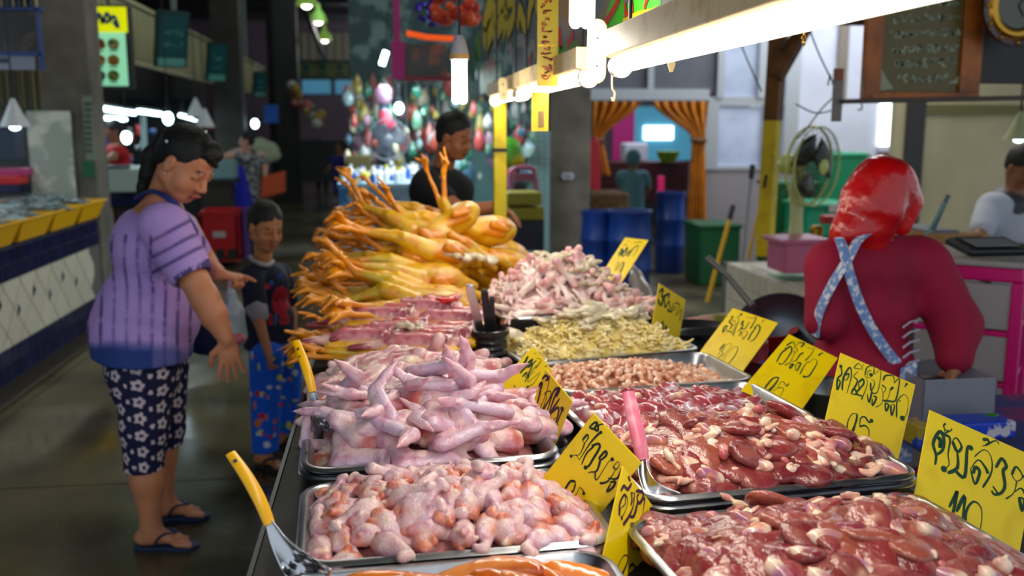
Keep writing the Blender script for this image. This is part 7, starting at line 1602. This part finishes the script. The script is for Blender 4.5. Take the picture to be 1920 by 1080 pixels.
tb.cap(P3(800, 350, 4.87), P3(832, 374, 4.77), .078, .066, k=.03); tb.ell(P3(828, 350, 5.03), (.165, .12, .09)); tb.ell(P3(820, 334, 5.03), (.11, .09, .06)); tb.ell(P3(846, 300, 4.98), (.06, .07, .03), None, sub=True, k=.01); tb.build('t_shirt', mat('black cotton', (16, 15, 18), .9, bump=(14, .5, .015)), t)

# ---------------------------------------------------------------- woman in maroon with red head scarf
t = thing('person', 'woman in maroon with a shiny red head scarf, apron straps crossed on her back', 'person', (aty(1640, 500, 2.97)[0], 2.97, 0))
SK3 = (176, 116, 84)
b = Blob(.007, .016); hc = P3(1655, 372, 2.96); f_ = (.74, .42, -.52); P, R = head(b, hc, f_, (.4, .1, .9), .95, SK3, (160, 90, 80))
b.cap(P3(1640, 470, 2.96), P(-.03, 0, -.05), .06, .055, SK3, k=.03); b.ell(P3(1640, 560, 2.98), (.13, .09, .18), None, SK3, k=.05)
sh, el, wr = P3(1742, 490, 2.98), P3(1808, 625, 2.92), P3(1789, 690, 2.84); b.cap(sh, el, .05, .04, SK3, k=.03); b.cap(el, wr, .04, .027, SK3, k=.02); hand(b, wr, (-.25, .1, -.95), (-.8, .2, .1), 1, .92, SK3, (.5, .6, .6, .6), .06)
X = hc[0]; 
for dx in (-.09, .08): b.cap((X + dx - .03, 3.0, .72), (X + dx - .03, 3.0, .1), .085, .05, SK3, k=.03); b.cap((X + dx - .03, 3.0, .06), (X + dx, 3.12, .05), .05, .045, (50, 40, 40), k=.02)
b.build('body', SKM(), t)
MAR = mat('maroon cloth', (166, 4, 58), .8, bump=(9, .5, .02), noise=(3, (138, 0, 44), .4, .7), sheen=.2)
tb = Blob(.0085, .05); tb.warp = (.007, 7, (1, 1, .5))
tb.ell(P3(1630, 500, 2.97), (.165, .115, .10)); tb.ell(P3(1622, 580, 2.98), (.170, .125, .15)); tb.ell(P3(1614, 690, 2.98), (.180, .14, .16)); tb.cap(P3(1612, 720, 2.98), (aty(1612, 720, 2.98)[0], 3.0, .35), .16, .19)
tb.cap(P3(1560, 492, 2.97), P3(1718, 486, 2.98), .075, .078); tb.cap(P3(1738, 505, 2.97), P3(1792, 610, 2.93), .088, .082, k=.05); tb.cap(P3(1792, 610, 2.93), P3(1790, 668, 2.86), .080, .058, k=.04)
tb.cap(P3(1550, 505, 2.96), P3(1545, 600, 2.90), .07, .065, k=.05)
tb.build('dress', MAR, t)
hb = Blob(.0065, .03); hb.warp = (.006, 13, (1, 1, .35))
hb.ell(P(-.02, 0, .035), np.array((.125, .100, .100)) * 1.0, R); hb.ell(P(-.05, 0, -.03), (.085, .09, .10), R); hb.cap(P(.06, .0, .06), P(.10, 0, .035), .065, .045); hb.cap(P(.10, 0, .02), P(.145, 0, -.005), .04, .022); hb.cap(P3(1618, 380, 2.95), P3(1582, 440, 2.93), .075, .045); hb.cap(P3(1645, 400, 2.93), P3(1632, 452, 2.93), .085, .06); hb.ell(P3(1612, 430, 2.93), (.085, .07, .05)); hb.cap(P3(1712, 380, 2.95), P3(1690, 425, 2.94), .035, .03)
SCF = mat('glossy red satin', (222, 4, 12), .28, coat=.35, bump=(8, .6, .03), noise=(5, (176, 0, 8), .4, .7)); hb.build('head_scarf', SCF, t)
def strapc(co, nv=None): pass
STRP = mat('blue print strap', (120, 150, 206), .8, noise=(60, (226, 226, 236), .5, .6))
ys_ = 2.835
for Q in ([(1628, 436, 2.88), (1608, 452, 2.845), (1590, 485, 2.832), (1562, 530, 2.835), (1536, 585, 2.85), (1528, 630, 2.87)], [(1573, 446, 2.875), (1582, 470, 2.84), (1592, 510, 2.828), (1612, 570, 2.83), (1640, 625, 2.832), (1680, 680, 2.85), (1705, 700, 2.875)]):
    MB().tube(smooth_path([P3(*q) for q in Q], 5), .018, 8, flat=.22).build('apron_strap', STRP, t, True)
MB().prism([(0, 0), (.055, .02), (.06, -.32), (-.01, -.32)], P3(1688, 690, 2.83), (1, 0, 0), (0, 0, 1), .006).build('apron_side', STRP, t, bevel=.002)
for k in range(5):
    MB().tube([P3(1693, 690 - k * 19, 2.86), P3(1706, 680 - k * 19, 2.85), P3(1722, 672 - k * 19 + 4, 2.88)], .0085 - k * .0006, 6, flat=.5).build('white_stripe', mat('white stripe cloth', (206, 200, 226), .8), t, True)

# ---------------------------------------------------------------- man in white, right edge
t = thing('person', 'man in a white short-sleeved shirt bending his head, at the right edge', 'person', (aty(1890, 420, 5.6)[0], 5.6, 0))
b = Blob(.007, .014); hc = P3(1915, 312, 5.55); f_ = (.15, -.85, -.5); u_ = (0, -.45, .9); P, R = head(b, hc, f_, u_, 1.0, (150, 96, 62), (120, 70, 60)); b.cap(P3(1905, 375, 5.6), P(-.03, 0, -.05), .06, .055, (150, 96, 62), k=.03)
b.cap(P3(1850, 390, 5.6), P3(1835, 445, 5.45), .05, .042, (150, 96, 62), k=.02); b.cap(P3(1835, 445, 5.45), P3(1875, 470, 5.3), .042, .03, (150, 96, 62), k=.02); hand(b, P3(1875, 470, 5.3), (1, -.2, -.2), (0, -.2, -1), 1, 1, (150, 96, 62))
X = hc[0]; b.cap((X, 5.65, 1.1), (X, 5.65, .9), .14, .14, (60, 60, 70)); b.cap((X - .08, 5.65, .85), (X - .08, 5.65, .05), .08, .05, (60, 60, 70)); b.cap((X + .08, 5.65, .85), (X + .08, 5.65, .05), .08, .05, (60, 60, 70)); b.build('body', SKM(), t)
hb, _, _ = hair_short(hc, f_, u_, 1.0, .007); hb.build('hair', HAIRM, t)
tb = Blob(.009, .05); tb.warp = (.006, 9); tb.ell(P3(1895, 430, 5.62), (.19, .12, .17)); tb.cap(P3(1862, 385, 5.6), P3(1960, 385, 5.62), .085, .085); tb.cap(P3(1855, 390, 5.6), P3(1843, 428, 5.5), .08, .078, k=.03); tb.cap(P3(1895, 440, 5.62), P3(1895, 560, 5.62), .16, .16); tb.ell(P3(1910, 352, 5.52), (.07, .08, .05), None, sub=True)
tb.build('shirt', mat('white shirt', (196, 200, 214), .85, bump=(10, .5, .02)), t)
tg(MB().bx(*WP(1700, 466, 2100, 478, 5.3, .5)), 'cashier_table', mat('brown table', (96, 66, 40), .6), 'brown table in front of the man in white', 'table', bevel=.01)

# ---------------------------------------------------------------- people farther off
def far_person(label, hx, hy, Y, hs, skin, f_, cloth, parts, hairc=True, cap=None, res=.013, legs=True, apron=None, legc=(40, 40, 60)):
    hc = P3(hx, hy, Y); t = thing('person', label, 'person', (hc[0], Y, 0)); b = Blob(res, .03); 
    f, u, l = frame(f_, (0, 0, 1)); b.ell(hc, (.078 * hs, .078 * hs, .108 * hs), None, skin); b.ell(hc + f * .085 * hs - u * .02, .017 * hs, None, skin); b.ell(hc + f * .03 * hs - u * .06 * hs, (.05 * hs,) * 3, None, skin)
    for q in (-1, 1): b.ell(hc + l * q * .08 * hs, .018 * hs, None, skin); b.ell(hc + f * .072 * hs + l * q * .03 * hs + u * .006, .010 * hs, None, (30, 20, 20), k=.004)
    z = hc[2]; nb_ = hc - np.array((0, 0, .17)); b.cap(nb_, hc, .05, .05, skin); b.cap(nb_ - np.array((0, 0, .1)), nb_ - np.array((0, 0, .45)), .13, .12, skin)
    for A in parts: 
        b.chain([P3(*q) for q in A], [.05, .042, .03], skin); e_ = P3(*A[-1]); dd = nrm(P3(*A[-1]) - P3(*A[-2])); sd = nrm(np.cross(dd, (0, 1, .2)))
        b.ell(e_ + dd * .05, (.04, .03, .03), None, skin)
        for k in range(4): b.cap(e_ + dd * .06 + sd * (k - 1.5) * .018, e_ + dd * .13 + sd * (k - 1.5) * .024, .009, .008, skin, k=.006)
    if legs:
        for q in (-1, 1): b.cap(np.array((hc[0], Y, 0)) + l * q * .09 + (0, 0, z - .8), np.array((hc[0], Y, .06)) + l * q * .09, .085, .045, legc); b.cap(np.array((hc[0], Y, .05)) + l * q * .09, np.array((hc[0], Y, .045)) + l * q * .09 + f * .14, .045, .04, (40, 36, 34))
    b.build('body', SKM(), t)
    hb = Blob(res, .02); hb.ell(hc - f * .02 + u * .02, (.092 * hs, .092 * hs, .105 * hs)); hb.ell(hc + f * .10 - u * .035, (.085 * hs, .085 * hs, .085 * hs), None, sub=True); hb.ell(hc + f * .02 - u * .12, (.11, .11, .06), None, sub=True)
    if not cap and hairc == 'bun': hb.ell(hc - f * .09 + u * .06, .045)
    hb.build('cap' if cap else 'hair', cap or HAIRM, t)
    tb = Blob(res, .05); tb.cap(nb_ + l * .14 - (0, 0, .06), nb_ - l * .14 - (0, 0, .06), .07, .07); tb.cap(nb_ - (0, 0, .12), nb_ - (0, 0, .55), .15, .16)
    for A in parts: a0, a1 = P3(*A[0]), P3(*A[1]); tb.cap(nb_ + nrm((a0 - nb_) * (1, 1, 0)) * .15 - (0, 0, .06), a0 + (a1 - a0) * .5, .07, .066)
    tb.build('top', cloth, t)
    if apron: tb = Blob(res, .04); tb.cap(nb_ - (0, 0, .18) + f * .05, nb_ - (0, 0, .85) + f * .05, .145, .20); tb.build('apron', apron, t)
    return t
far_person('person in a red top working behind the white counter, far left', 214, 246, 11.2, 1.05, (150, 100, 76), (-.8, -.5, -.3), mat('red cotton', (176, 14, 26), .8), [[(222, 275, 11.1), (212, 296, 10.9), (196, 302, 10.8)]])
STRI = mat('black white print', (170, 170, 176), .8, noise=(26, (30, 30, 40), .48, .54)); APR = mat('royal blue apron', (10, 24, 190), .6)
far_person('woman with hair bun, patterned top and royal blue apron, in the left aisle', 462, 264, 12.6, 1.0, (206, 160, 140), (-.9, -.2, -.1), STRI, [[(450, 284, 12.5), (430, 292, 12.3), (412, 294, 12.2)], [(490, 290, 12.7), (496, 312, 12.7), (497, 332, 12.6)]], 'bun', None, .013, True, APR)
SCRB = mat('blue green scrub', (92, 142, 150), .8)
far_person('person in blue-green scrubs and cap seen from behind in the curtained doorway', 1187, 298, 12.4, 1.1, (150, 110, 90), (.1, 1, 0), SCRB, [[(1165, 330, 12.4), (1163, 352, 12.5), (1170, 368, 12.6)], [(1210, 330, 12.4), (1215, 352, 12.5), (1208, 368, 12.6)]], True, SCRB, .013, True, SCRB, (92, 142, 150))
far_person('distant person in a pale blue top at the end of the aisle', 602, 268, 24, 1.1, (130, 96, 80), (0, -1, 0), mat('pale blue top', (60, 130, 160), .8), [[(592, 282, 24), (590, 295, 24), (594, 304, 23.8)]], True, None, .03)
far_person('distant person in violet blue at the aisle edge, beside the middle shop', 640, 275, 17, 1.1, (120, 80, 60), (-1, 0, 0), mat('violet blue top', (24, 20, 110), .8), [[(632, 295, 17), (624, 306, 17), (618, 314, 17)]], True, None, .022)
